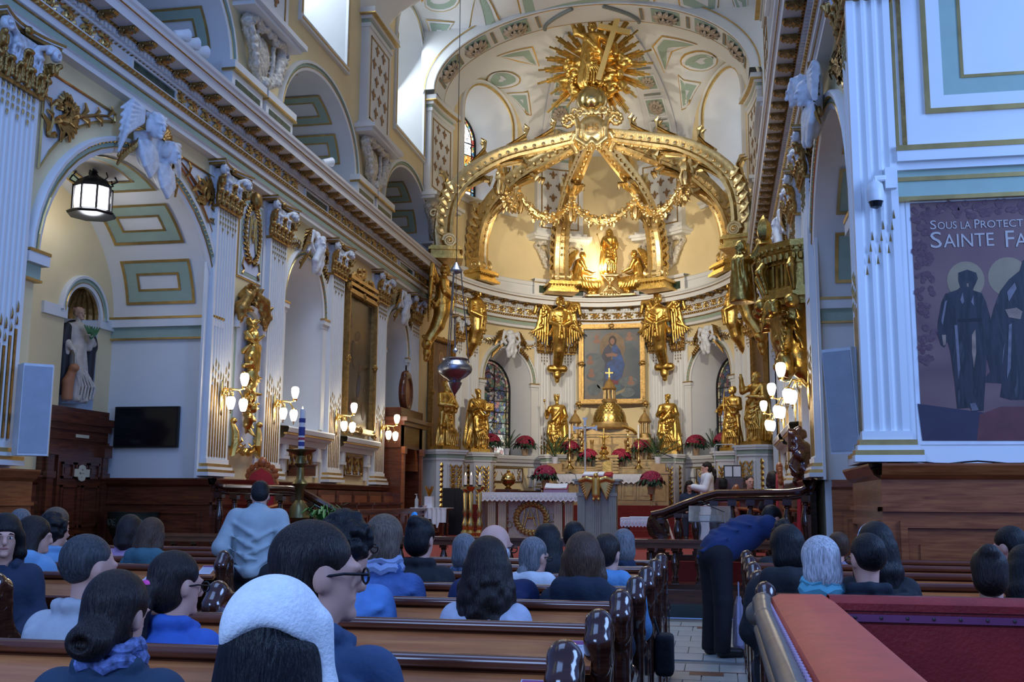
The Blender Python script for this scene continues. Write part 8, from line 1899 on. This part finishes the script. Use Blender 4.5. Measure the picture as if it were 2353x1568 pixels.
# ================================================================ PEOPLE
def hairmat(nm,c,rough=.45):
    if nm in MATS: return MATS[nm]
    m=bpy.data.materials.new(nm); m.use_nodes=True; nt=m.node_tree; b=nt.nodes['Principled BSDF']; tc=nt.nodes.new('ShaderNodeTexCoord'); mp=nt.nodes.new('ShaderNodeMapping'); mp.inputs['Scale'].default_value=(70,70,9)
    n=nt.nodes.new('ShaderNodeTexNoise'); n.inputs['Scale'].default_value=2.2; n.inputs['Detail'].default_value=3; r=nt.nodes.new('ShaderNodeValToRGB'); r.color_ramp.elements[0].position=.35; r.color_ramp.elements[0].color=(*[x*.55 for x in c],1); r.color_ramp.elements[1].position=.7; r.color_ramp.elements[1].color=(*[min(1,x*1.5) for x in c],1)
    bp=nt.nodes.new('ShaderNodeBump'); bp.inputs['Strength'].default_value=.6; bp.inputs['Distance'].default_value=.01
    nt.links.new(tc.outputs['Object'],mp.inputs[0]); nt.links.new(mp.outputs[0],n.inputs['Vector']); nt.links.new(n.outputs['Fac'],r.inputs[0]); nt.links.new(r.outputs[0],b.inputs['Base Color']); nt.links.new(n.outputs['Fac'],bp.inputs['Height']); nt.links.new(bp.outputs[0],b.inputs['Normal']); b.inputs['Roughness'].default_value=rough; b.inputs['Specular IOR Level'].default_value=.3
    MATS[nm]=m; return m
def cloth(nm,c,rough=.85): return mat('cloth_'+nm,c,rough,var=.10,vscale=7,bump=.25,bscale=28)
SK=mat('skin',(.66,.35,.26),.55,var=.06); SK2=mat('skin_tan',(.42,.25,.17),.55,var=.06)
HB=hairmat('hair_black',(.006,.005,.006)); HD=hairmat('hair_dark_brown',(.016,.009,.007)); HN=hairmat('hair_brown',(.07,.033,.018)); HG=hairmat('hair_grey',(.16,.16,.17)); HW=hairmat('hair_white',(.5,.5,.52)); HR=hairmat('hair_ash_brown',(.12,.085,.06))
CACHE={}
SEAT=dict(pel=(0,.0,.52),ch=(0,.03,.92),nk=(0,.01,1.10),hd=(0,-.02,1.275))
def ymat(v,yaw): return rotm(0,0,yaw)@np.array(v)
def body_seated(yaw,pitch,vox,fem):
    key=('b',yaw,pitch,vox,fem)
    if key in CACHE: return CACHE[key]
    g=Sculpt(vox,(-.42,-.62,-.02),(.42,.32,1.46)); sw=.165 if fem else .185
    g.cone((0,0,.52),(0,.03,.9),.13,.13,.05,flat=(1.15,.85)).ell((0,.02,1.02),(sw+.02,.09,.09),.06)
    g.cone((0,.02,1.06),(0,-.0,1.18),.058,.052,.03); head(g,(0,-.02,1.275),1.,yaw,pitch,0,0)
    for s in (-1,1):
        g.chain([(s*sw,.02,1.05),(s*(sw+.03),.0,.8),(s*.12,-.24,.68)],[.05,.042,.034],.03); hand(g,(s*.12,-.24,.68),(-s*.3,-1,-.1),.95,flip=s)
        g.chain([(s*.09,.0,.52),(s*.12,-.4,.52),(s*.12,-.42,.1)],[.085,.065,.045],.03); g.cone((s*.12,-.42,.06),(s*.12,-.56,.04),.04,.035,.03)
    CACHE[key]=g.mesh('body',SK); return CACHE[key]
def garment(kind,vox,fem):
    key=('g',kind,vox,fem)
    if key in CACHE: return CACHE[key]
    g=Sculpt(vox,(-.52,-.52,.35),(.52,.36,1.28)); sw=(.160 if fem else .185)+(.012 if kind in('puffer','hood','jacket') else 0); e=.008+(.016 if kind in ('puffer','hood') else .004)
    g.cone((0,.0,.45),(0,.035,.9),.16+e,.155+e,.06,flat=(1.15,.9)).ell((0,.03,1.0),(sw+.035+e,.115+e,.115),.07)
    for s in (-1,1):
        g.chain([(s*(sw-.015),.02,1.04),(s*(sw+.035),.01,.8),(s*.13,-.2,.69)],[.062+e,.054+e,.046+e],.04)
        if kind=='puffer':
            for k in range(4): a=.2+.2*k; g.ell((s*(sw+.02+.04*a),.02,1.05-.26*a),(.075+e,.075+e,.012),.03)
        else: g.chain([(s*(sw+.05),.04,.98),(s*(sw+.06),.06,.86)],[.012,.016],.03).chain([(s*(sw-.03),.13,1.04),(s*(sw-.04),.15,.86)],[.012,.02],.03)
    g.cone((0,.02,1.0),(0,.01,1.1),.105,.08+e*.5,.03,flat=(1.05,.9))
    if kind=='hood': g.chain([(-.13,-.0,1.1),(-.1,.11,1.12),(0,.15,1.12),(.1,.11,1.12),(.13,0,1.1)],[.045,.06,.065,.06,.045],.03); g.ell((0,.14,1.03),(.14,.06,.1),.05)
    if kind in('jacket','puffer','shirt'): g.chain([(-.075,-.05,1.11),(-.085,.05,1.135),(0,.085,1.14),(.085,.05,1.135),(.075,-.05,1.11)],[.022,.028,.03,.028,.022],.015)
    if kind=='puffer':
        for z in (.6,.7,.8,.9,.99): g.cone((-.2,.16,z),(.2,.16,z),.012,.012,.012,sub=True)
    for k in range(6):
        s=-1 if k%2 else 1; z=.62+.07*k; g.chain([(s*.2,.12,z+.05),(s*.05,.17,z),(-s*.06,.17,z-.03)],[.012,.018,.008],.03)
    g.cone((0,.01,1.08),(0,-.02,1.3),.066,.07,.01,sub=True)
    CACHE[key]=g.mesh('top',cloth('base',(.3,.3,.3))); return CACHE[key]
def legs_seated(vox):
    key=('l',vox)
    if key in CACHE: return CACHE[key]
    g=Sculpt(vox,(-.32,-.58,.05),(.32,.24,.72)); g.ell((0,.0,.52),(.2,.17,.14),.04)
    for s in (-1,1): g.chain([(s*.1,.0,.52),(s*.125,-.41,.525),(s*.125,-.43,.12)],[.11,.085,.07],.03)
    CACHE[key]=g.mesh('trousers',cloth('navy',(.02,.025,.05))); return CACHE[key]
def shoes_mesh():
    if 'sh' in CACHE: return CACHE['sh']
    g=Sculpt(.016,(-.22,-.64,-.01),(.22,-.36,.14))
    for s in (-1,1): g.chain([(s*.122,-.42,.06),(s*.125,-.57,.045)],[.052,.042],.03); g.box((s*.124,-.5,.018),(.05,.11,.018),.01,.01)
    CACHE['sh']=g.mesh('shoes',mat('shoe_leather',(.02,.018,.018),.4)); return CACHE['sh']
def hair(style,vox=.011):
    key=('h',style,vox)
    if key in CACHE: return CACHE[key]
    g=Sculpt(vox,(-.2,-.17,-.42),(.2,.32,.2)); r=random.Random(hash(style)%99 if False else len(style)*7)
    cap=lambda e=0: (g.ell((0,.028,.045),(.088+e,.108+e,.098+e),.015), g.ell((0,.055,-.03),(.082+e,.075+e,.085),.03))
    if style=='bald': 
        for k in range(9): a=-.2+k*(PI+.4)/8; g.ell((.078*cos(a),.02+.085*sin(a),-.035),(.022,.022,.045),.02)
    elif style=='short': g.ell((0,.028,.05),(.088,.108,.095),.015); g.ell((0,.058,-.01),(.08,.068,.075),.03)
    elif style=='crop': g.ell((0,.03,.045),(.084,.103,.092),.015); g.ell((0,.06,.0),(.074,.055,.06),.03)
    elif style=='bob': cap(.012); g.chain([(-.08,.02,.0),(-.092,.03,-.1),(-.08,.05,-.14)],[.045,.04,.03],.03); g.chain([(.08,.02,.0),(.092,.03,-.1),(.08,.05,-.14)],[.045,.04,.03],.03); g.chain([(0,.08,0),(0,.085,-.13)],[.08,.07],.04)
    elif style=='bobshort': cap(.014); g.ell((0,.06,-.07),(.098,.075,.085),.03); 
    elif style in('long','longcurl'):
        cap(.012); L=-.3 if style=='long' else -.27
        for k in range(7): a=-.1+k*(PI+.2)/6; g.chain([(.075*cos(a),.03+.075*sin(a),.0),(.095*cos(a),.035+.085*sin(a),-.14),(.1*cos(a),.05+.085*sin(a),L+(.03 if k%2 else 0))],[.045,.045,.03],.025)
        if style=='longcurl':
            for k in range(26): a=r.uniform(-.2,PI+.2); g.ell((.115*cos(a),.045+.1*sin(a),-.06-.2*r.random()),(.03,.03,.035),.012)
    elif style=='pony': cap(); g.ell((0,.135,-.02),(.035,.035,.035),.02); g.chain([(0,.13,-.02),(0,.17,-.09),(.01,.165,-.2),(.015,.15,-.33)],[.035,.048,.045,.02],.02)
    elif style=='lowpony': cap(); g.ell((0,.135,-.1),(.028,.03,.028),.02); g.chain([(0,.13,-.1),(-.01,.16,-.15),(-.02,.15,-.24)],[.03,.034,.015],.02)
    elif style=='bun': cap(.006); g.ell((0,.135,-.075),(.075,.06,.06),.03); g.ell((0,.185,-.08),(.028,.03,.02),.02,sub=True)
    elif style=='topbun': cap(.006); g.ell((0,.1,.11),(.05,.05,.045),.02)
    elif style=='curly':
        cap(.008)
        for k in range(60): a=r.uniform(0,2*PI); t=r.uniform(-.5,1.4); v=np.array([cos(t)*cos(a),cos(t)*sin(a),sin(t)]); p=np.array([0,.03,.03])+v*[.1,.115,.11]; 
        for k in range(70):
            a=r.uniform(0,2*PI); t=r.uniform(-.6,1.5); p=np.array([.1*cos(t)*cos(a),.035+.12*cos(t)*sin(a),.035+.11*sin(t)])
            if p[1]<-.04 and p[2]<.05: continue
            g.ell(p,(.026,.026,.026),.012)
    # carve the face and ears free
    if style in('short','crop','pony','lowpony','bun','topbun'):
        for s_ in (-1,1): g.ell((s_*.1,.005,-.03),(.035,.045,.06),.015,sub=True)
    g.box((0,-.15,-.1),(.062,.09,.13),.02,.03,sub=True)
    CACHE[key]=g.mesh('hair',HD); return CACHE[key]
def setm(o,m):
    o.material_slots[0].link='OBJECT'; o.material_slots[0].material=m; return o
def person(lb,pxx,ytop,Y,rot=0.,hyaw=0.,pitch=.12,hs='short',hm=None,top=None,kind='sweater',fem=True,vox=.016,sc=None,dx=0.,legs=None,extra=None,sk=None):
    p=px(pxx,ytop,Y); s=sc or max(.84,min(1.1,p[2]/1.405)); floor_z=p[2]-1.405*s
    T=thing('person',lb,'person',(p[0]+dx,Y-.02,0.),PI+rot,'seated congregation'); T.scale=(s,s,s)
    b=ob('body',body_seated(hyaw,pitch,vox,fem),T); setm(b,sk or SK)
    Mh=Matrix.Translation((0,-.02,1.275))@Matrix(rotm(pitch,0,hyaw)).to_4x4()
    if hs: h=ob('hair',hair(hs,max(.010,vox*.75)),T,mw=Mh); setm(h,hm or HD)
    o=ob('top',garment(kind,vox,fem),T); setm(o,top or cloth('grey',(.3,.3,.33)))
    o=ob('trousers',legs_seated(.02),T); setm(o,legs or cloth('navy',(.02,.025,.05))); ob('shoes',shoes_mesh(),T)
    if extra: extra(T,Mh)
    return T
def glasses(T,Mh,c=None):
    b=MB()
    for s in (-1,1): b.tube([(s*.036+.026*cos(2*PI*i/12),-.113,.0+.02*sin(2*PI*i/12)) for i in range(12)],.0035,4,closed=True); b.tube([(s*.062,-.11,.005),(s*.082,-.04,.008),(s*.084,.02,.0)],.0035,4)
    b.tube([(-.01,-.113,.004),(.01,-.113,.004)],.003,4); o=b.obj('glasses',c or dark,T); o.matrix_local=Mh
def face(T,Mh):
    e=MB(); i=MB(); br=MB()
    for s in (-1,1): e.sphere((s*.03,-.082,.001),(.0145,.010,.0085),10,6); i.sphere((s*.03,-.0895,.001),(.006,.004,.007),8,5); br.tube([(s*.015,-.1,.022),(s*.032,-.1,.028),(s*.05,-.09,.022)],[.003,.004,.002],4)
    for b,n,m in ((e,'eyes',mat('eye_white',(.7,.7,.7),.3)),(i,'irises',dark),(br,'eyebrows',HD),(MB().sphere((0,-.093,-.062),(.024,.009,.0075),10,6),'lips',mat('lips',(.4,.14,.13),.5))): o=b.obj(n,m,T,True); o.matrix_local=Mh
def clipm(pos,m,r=(.03,.02,.02)):
    def f(T,Mh): o=MB().sphere(pos,r,8,5).obj('hair_clip',m,T,True); o.matrix_local=Mh
    return f
def scarf(m,z=1.14,R=.085,r=.035,fringe=0):
    def f(T,Mh):
        MB().tube([(R*cos(2*PI*i/18),.015+R*.95*sin(2*PI*i/18),z+.012*sin(i*2.2)) for i in range(18)],r,8,closed=True).tube([(R*.97*cos(2*PI*i/18),.015+R*.95*sin(2*PI*i/18),z+.04+.01*sin(i*1.7)) for i in range(18)],r*.8,8,closed=True).obj('scarf',m,T,True)
    return f
lb_=cloth('light_blue',(.16,.32,.52)); gy=cloth('pale_grey',(.42,.44,.47)); nv=cloth('dark_navy',(.018,.03,.065)); bk=cloth('black',(.012,.013,.017)); dn=mat('cloth_denim',(.07,.14,.36),.85,var=.15,vscale=14,bump=.35,bscale=90); wh=cloth('white',(.62,.63,.66)); lav=cloth('lavender_white',(.46,.48,.58)); teal=cloth('teal',(.045,.12,.15)); tq=cloth('turquoise',(.12,.4,.5))
# --- nearest people
def veil(T,Mh):
    g=Sculpt(.010,(-.2,-.18,-.36),(.2,.26,.22)); g.ell((0,.03,.045),(.116,.135,.128),.02); g.chain([(-.1,.0,.06),(-.115,-.01,-.08),(-.11,.0,-.22)],[.035,.03,.015],.03).chain([(.1,.0,.06),(.118,-.01,-.08),(.112,.02,-.24)],[.04,.035,.02],.03)
    M=rotm(0,0,0); g.box((-.03,.16,-.13),(.13,.13,.17),.02,.06,rot=rotm(.25,.45,0),sub=True); g.ell((0,.025,-.02),(.1,.118,.13),.01,sub=True) if False else None
    m=mat('lace_headscarf',(.86,.88,.88),.8,var=.06,vscale=60,bump=.25,bscale=110); o=ob('lace_headscarf',g.mesh('lace_headscarf',m),T,mw=Mh)
person('woman from behind with long dark hair under a white lace head covering, nearest the camera',645,1362,2.15,0,-.1,.05,'long',HB,cloth('deep_blue',(.02,.05,.14)),'jacket',True,.011,extra=veil)
def band(T,Mh): o=MB().tube([(.03*cos(2*PI*i/10),.135,-.1+.03*sin(2*PI*i/10)) for i in range(10)],.009,5,closed=True).obj('hair_tie',dark,T); o.matrix_local=Mh; glasses(T,Mh)
person('man with slicked brown hair tied low, black glasses and dark blue jacket turning right',735,1205,2.62,rad(-12),rad(-42),.02,'lowpony',HD,cloth('slate_blue',(.035,.075,.16)),'jacket',False,.011,extra=band)
def puffscarf(T,Mh): scarf(mat('patterned_scarf',(.12,.16,.35),.8,var=.8,vscale=45),1.15,.085,.03)(T,Mh)
person('woman with dark hair in a low bun, patterned scarf and dark puffer jacket',282,1322,2.78,rad(8),rad(-12),.1,'bun',HD,cloth('ink_blue_puffer',(.02,.045,.085)),'puffer',True,.011,extra=puffscarf)
person('man with thinning dark hair in a pale grey collared shirt on the left',212,1232,3.66,rad(-10),rad(-18),.1,'crop',hairmat('hair_iron',(.045,.045,.05)),gy,'shirt',False,.013)
person('woman with a dark ponytail held by a pink tie and a bright blue denim jacket',412,1272,3.66,rad(-5),rad(-22),.08,'pony',HD,cloth('bright_denim',(.035,.11,.42)),'jacket',True,.013,extra=lambda T,Mh:(clipm((0,.15,-.0),mat('pink_tie',(.8,.05,.35),.5),(.03,.016,.02))(T,Mh),glasses(T,Mh)))
person('woman with a dark fringe turning round to face the camera at the far left edge',20,1187,5.75,rad(208),rad(10),.02,'bob',HB,nv,'jacket',True,.012,extra=face)
person('girl with long brown hair in a light blue top at the left',84,1205,6.68,rad(-15),rad(-35),.1,'long',HD,lb_,'hood',True,sc=.93)
person('woman with thick black hair and a light blue top, blue mask strap, left block',130,1187,7.6,0,rad(-30),.05,'curly',HB,lb_,'jacket',True,extra=clipm((.07,-.09,-.07),mat('blue_mask',(.02,.1,.6),.5),(.03,.03,.04)))
person('grey-haired person seated far left in the chapel',54,1172,9.45,0,rad(-20),.05,'short',HG,lb_,'shirt',False,.02)
person('person with fair hair seated far left behind the black-haired woman',135,1172,8.55,0,rad(-20),.05,'bobshort',HR,gy,'shirt',True,.02)
person('person with tousled brown hair in a teal hooded sweater bowing in the left block',352,1197,7.6,rad(5),rad(-5),.32,'bob',HN,teal,'hood',True,extra=lambda T,Mh: None)
person('person in a lilac jacket half hidden behind the teal hooded one',300,1226,8.5,0,0,.2,'bob',HD,cloth('lilac',(.42,.25,.40)),'jacket',True,.02,sc=.92)
person('person with curly black hair, glasses and a plain light blue sweater behind the ponytailed man',808,1192,4.6,0,rad(-30),.08,'curly',HB,cloth('sky_blue',(.10,.24,.55)),'sweater',True,.014,extra=glasses)
person('person with straight brown hair, pale scarf and denim jacket',888,1192,5.52,0,rad(-8),.05,'bobshort',HR,dn,'jacket',True,.013,extra=scarf(cloth('pale_scarf',(.32,.4,.62)),1.14,.088,.034))
person('woman with black hair pinned by a blue clip, dressed in black',970,1195,6.46,0,rad(-15),.08,'topbun',HB,bk,'jacket',True,.015,extra=clipm((.03,.06,.135),mat('blue_clip',(.03,.3,.6),.4),(.03,.02,.045)))
person('person with grey-blond hair and a speckled collar beside the woman in black',1068,1233,7.4,0,rad(10),.1,'bobshort',HG,mat('cloth_speckled',(.10,.14,.22),.9,var=.6,vscale=60),'jacket',True)
person('bald man with white fringe, glasses and a navy sweater',1140,1205,5.52,0,rad(-28),.08,'bald',HW,cloth('navy_sweater',(.012,.022,.085)),'sweater',False,.013,extra=glasses)
person('woman with long curly brown hair in a clip and a pale lavender top',1122,1243,4.68,0,rad(5),.08,'longcurl',HD,lav,'sweater',True,.012,extra=clipm((0,.15,-.12),dark,(.05,.015,.015)))
person('woman with a grey ponytail and a white hooded jacket',1230,1238,6.46,0,rad(-30),.1,'lowpony',HG,wh,'hood',True,.014,extra=glasses)
person('person with long dark hair and a grey-black jacket in front of the grey ponytail',1260,1210,7.4,0,rad(-10),.1,'long',HB,bk,'hood',True)
person('man with short black hair and a black jacket near the lectern',1322,1202,8.32,0,rad(-15),.1,'short',HB,bk,'jacket',False)
person('woman with straight shoulder-length brown hair and a dark hooded coat',1362,1232,5.52,0,rad(4),.08,'bob',HN,cloth('midnight_hood',(.008,.016,.035)),'hood',True,.012,dx=-.05)
person('grey-haired person seated behind the light blue jacket near the aisle',1432,1222,8.32,0,rad(10),.1,'bobshort',HG,nv,'jacket',True)
person('person with short dark hair in a light blue rain jacket at the aisle',1447,1232,6.46,0,rad(-20),.12,'short',HD,cloth('rain_blue',(.10,.27,.5),.6),'hood',True,.014,dx=-.13)
person('person with black hair in a black hooded coat in the front right pews',1805,1216,6.24,0,rad(15),.12,'bobshort',HB,bk,'hood',True,.014)
person('person with dark curly hair in the front right pew behind the bending man',1800,1203,9.08,0,0,.1,'curly',HD,bk,'jacket',True)
def ws(T,Mh):
    scarf(tq,1.15,.082,.04)(T,Mh)
    for k in range(3): MB().tube([(.12*cos(2*PI*i/18)*1.1,.03+.12*.95*sin(2*PI*i/18),1.085-.014*k) for i in range(18)],.0055,5,closed=True).obj('stripe',dark,T)
person('woman with a white bob, turquoise scarf and white top with black stripes',1882,1242,5.4,0,rad(8),.08,'bobshort',HW,wh,'sweater',True,.012,extra=ws)
person('man with cropped dark hair, glasses and a dark jacket in the right pews',1988,1228,5.4,0,rad(18),.08,'crop',HB,cloth('blue_black',(.012,.018,.03)),'jacket',False,.012,extra=glasses)
person('person with long dark hair and a shiny headband behind the cropped-haired man',2008,1208,6.24,0,rad(10),.08,'long',HB,bk,'jacket',True,.014,extra=lambda T,Mh: setattr(MB().tube([(.098*cos(PI*i/12),.0+.01*sin(i),.045+.098*sin(PI*i/12)) for i in range(13)],.008,5).obj('headband',mat('headband_grey',(.3,.34,.38),.3,.5),T),'matrix_local',Mh))
person('child with short brown hair in a patterned sweater in the right front pew',1922,1210,9.08,0,rad(30),.05,'short',HN,mat('cloth_fairisle',(.34,.26,.36),.9,var=.7,vscale=26),'sweater',False,.016,sc=.86)
person('person with short black hair and a red shirt at the right edge',2316,1215,7.2,rad(10),rad(35),.2,'short',HB,cloth('red_shirt',(.42,.012,.035)),'sweater',False,.014)
person('person in black at the far right edge with hair hanging forward',2352,1262,6.22,0,0,.3,'long',HB,bk,'jacket',True,.016)
person('person with a dark hair bun low in the right pews',2272,1293,5.35,0,rad(-10),.15,'topbun',HD,bk,'jacket',True,.013,sc=.88)
# --- standing figures
def standing(lb,T_loc,rz,top,trs,hs,hm,pose,hyaw=0.,pitch=.1,fem=False,vox=.014,bend=0.,sk=None,sc=1.,short=False,robe=None,group='standing people'):
    T=thing('person',lb,'person',T_loc,rz,group); T.scale=(sc,)*3
    def B(p,piv=.95): # bend torso forward about the hips (local -Y)
        x,y,z=p; 
        if z<=piv: return (x,y,z)
        q=rotm(bend,0,0)@np.array([x,y,z-piv]); return (q[0],q[1],q[2]+piv)
    hc=B((0,-.02,1.62)); sw=.175 if fem else .2
    lo=(-.6,-.95,-.02); hi=(.6,.4,1.85)
    arms=[[B((s*sw,0,1.42))]+[tuple(q) for q in pr] for s,pr in zip((-1,1),pose)]
    g=Sculpt(vox,lo,hi); g.cone(B((0,0,.95)),B((0,0,1.3)),.13,.14,.05).ell(B((0,0,1.4)),(sw+.02,.1,.1),.06).cone(B((0,0,1.45)),B((0,-.01,1.53)),.06,.055,.03); head(g,hc,1.,hyaw,pitch+bend,0,0)
    for a,s in zip(arms,(-1,1)): g.chain(a,[.06,.048,.036],.03); hand(g,a[2],np.array(a[2])-np.array(a[1]),1.,flip=s)
    for s in (-1,1): g.chain([(s*.09,0,.95),(s*.1,-.01,.5),(s*.11,.02,.1)],[.09,.065,.045],.03).cone((s*.11,.02,.05),(s*.13,-.14,.035),.045,.035,.03)
    setm(ob('body',g.mesh('body',SK),T),sk or SK)
    Mh=Matrix.Translation(hc)@Matrix(rotm(pitch+bend,0,hyaw)).to_4x4(); h=ob('hair',hair(hs),T,mw=Mh); setm(h,hm)
    if robe:
        g=Sculpt(vox,lo,hi); g.cone((0,0,1.05),(0,.02,.06),.17,.27,.06,fold=.02,fn=9,flat=(1.05,.85)).cone((0,0,1.0),(0,0,1.35),.17,.16,.06,flat=(1.1,.85)).ell((0,0,1.41),(sw+.05,.12,.1),.07)
        for a in arms: g.chain(a,[.08,.075,.07],.03)
        setm(ob('robe',g.mesh('robe',linen),T),robe)
    else:
        g=Sculpt(vox,lo,hi); g.cone(B((0,0,.96)),B((0,.0,1.3)),.165,.175,.06,flat=(1.1,.85)).ell(B((0,.0,1.4)),(sw+.05,.13,.115),.07).cone(B((0,0,1.4)),B((0,0,1.5)),.1,.085,.03)
        for a in arms:
            if short: m=tuple(np.array(a[0])*.3+np.array(a[1])*.7); g.chain([a[0],m],[.085,.085],.04)
            else: g.chain(a,[.085,.08,.062],.04); None
        if not short: g.chain([B((-.19,-.02,.93)),B((0,.16,.92)),B((.19,-.02,.93))],[.05,.05,.05],.02)
        for k in range(7): s=-1 if k%2 else 1; g.chain([B((s*.2,.1,1.35-.06*k)),B((s*.04,.16,1.25-.06*k)),B((-s*.06,.16,1.2-.05*k))],[.006,.01,.006],.04)
        g.cone(B((0,0,1.46)),B((0,-.03,1.68)),.068,.075,.01,sub=True)
        setm(ob('jacket',g.mesh('jacket',linen),T),top)
        g=Sculpt(vox,(-.3,-.25,.03),(.3,.25,1.1)); g.ell((0,.02,.9),(.175,.15,.12),.05)
        for s in (-1,1): g.chain([(s*.095,.01,.92),(s*.1,-.01,.5),(s*.112,.02,.07)],[.115,.088,.075],.03)
        setm(ob('trousers',g.mesh('trousers',linen),T),trs)
    g=Sculpt(.012,(-.2,-.24,-.01),(.22,.1,.13))
    for s in (-1,1): g.cone((s*.11,.03,.05),(s*.13,-.15,.04),.05,.045,.03)
    ob('shoes',g.mesh('shoes',MATS['shoe_leather']),T); return T,Mh
p=onZ(1650,1508,0); standing('man in a navy polo shirt and black trousers bending over the front right pew',(p[0],p[1],0),PI-rad(60),cloth('navy_polo',(.012,.03,.11)),cloth('black_trousers',(.008,.008,.012)),'crop',HB,[((-.24,-.42,1.22),(-.05,-.66,1.08)),((.26,-.52,1.2),(.05,-.7,1.1))],rad(10),-.35,False,.014,bend=rad(64),sc=1.04,short=True)
p=px(585,1118,8.6); T,Mh=standing('man in a pale grey bomber jacket standing with bowed head in the left aisle',(p[0]+.02,8.6,0),PI+rad(12),mat('cloth_bomber',(.36,.42,.44),.7,var=.08,vscale=6,bump=.3,bscale=14),bk,'short',HB,[((-.30,.02,1.13),(-.22,-.2,1.0)),((.30,.02,1.13),(.22,-.2,1.0))],rad(10),.35,False,.013,bend=rad(12),sc=.92)
p=px(1628,1240,23.6); standing('woman in a white robe with a dark ponytail standing right in the sanctuary',(p[0],23.6,.6),rad(-80),None,None,'pony',HD,[((-.26,-.08,1.15),(-.1,-.3,1.2)),((.26,-.1,1.15),(.1,-.32,1.2))],0,.1,True,.018,robe=cloth('white_robe',(.66,.68,.74)),sc=.98)
# seated people in the sanctuary
def sitter(lb,x,ytop,Y,rot,hs,hm,top,kind='sweater',fem=True,hyaw=0.,zf=.6,sk=None,extra=None):
    p=px(x,ytop,Y); T=person(lb,x,ytop,Y,rot,hyaw,.08,hs,hm,top,kind,fem,.018,sc=.98,sk=sk,extra=extra); T.location.z=zf; T['group']='people seated in the sanctuary'; return T
def chair_under(T,lb):
    x,y,z=T.location; c=thing('plain_chair',lb,'chair',(x,y,z),T.rotation_euler.z,'chairs under the seated singers')
    MB().box(-.22,.22,-.25,.2,.36,.41).obj('seat',wood,c); MB().box(-.22,.22,.2,.24,.41,.85).obj('back',wood,c)
    for sx_ in (-.18,.18):
        for sy in (-.21,.2): MB().box(sx_-.02,sx_+.02,sy-.02,sy+.02,0,.36).obj('leg',wood,c)
T=sitter('woman with long dark hair and glasses in dark clothes seated facing the nave',1584,1115,25.2,PI+rad(5),'long',HD,nv,'jacket',True,extra=lambda T,Mh:(glasses(T,Mh),face(T,Mh))); T.scale=(.95,)*3; chair_under(T,'plain wooden chair under the woman with glasses in the sanctuary')
T=sitter('man in a maroon shirt resting his chin on his hand, seated near the piano',1722,1090,21.5,PI+rad(20),'crop',HD,cloth('maroon',(.05,.012,.016)),'shirt',False,extra=face); chair_under(T,'plain wooden chair under the man in maroon')
T=sitter('person with dark hair seated low behind the right balustrade',1776,1113,19.0,rad(20),'bob',HD,bk,'jacket',True); chair_under(T,'plain wooden chair under the dark-haired person behind the balustrade'); T.location.z=.6
T=sitter('person with dark hair in pink seated behind the acrylic lectern',1662,1118,24.5,rad(-10),'bobshort',HB,cloth('dusty_pink',(.3,.1,.2)),'sweater',True); chair_under(T,'plain wooden chair under the person in pink')
# bags
p=onZ(1695,1500,0); T=thing('plastic_bag','pale lilac plastic bag hanging at the pew end beside the bending man','bag',(p[0]+.02,p[1]-.15,0)); b=MB(); 
rows=[[(r_*cos(2*PI*i/16)*.7,r_*sin(2*PI*i/16)*1.5+.02*sin(i*3+z*9),z) for i in range(16)] for z,r_ in ((.02,.07),(.1,.1),(.3,.09),(.48,.06),(.55,.03))]; b.grid(rows,closed=True); b.cap(rows[0][::-1]); b.obj('bag_body',cloth('lilac_plastic',(.45,.42,.62),.35),T,True); MB().tube([(0,-.03,.54),(0,0,.68),(0,.03,.54)],.008,5).obj('handle',MATS['cloth_lilac_plastic'],T)
T=thing('black_bag','small black bag hanging off a pew end into the aisle','bag',(-.36,7.1,.33)); g=Sculpt(.012,(-.1,-.12,-.02),(.12,.14,.34)); g.box((0,0,.15),(.06,.09,.13),.02,.03); ob('bag_body',g.mesh('bag_body',bk),T); MB().tube([(-.03,-.05,.27),(-.08,0,.42),(-.03,.05,.27)],.008,5).obj('strap',dark,T)
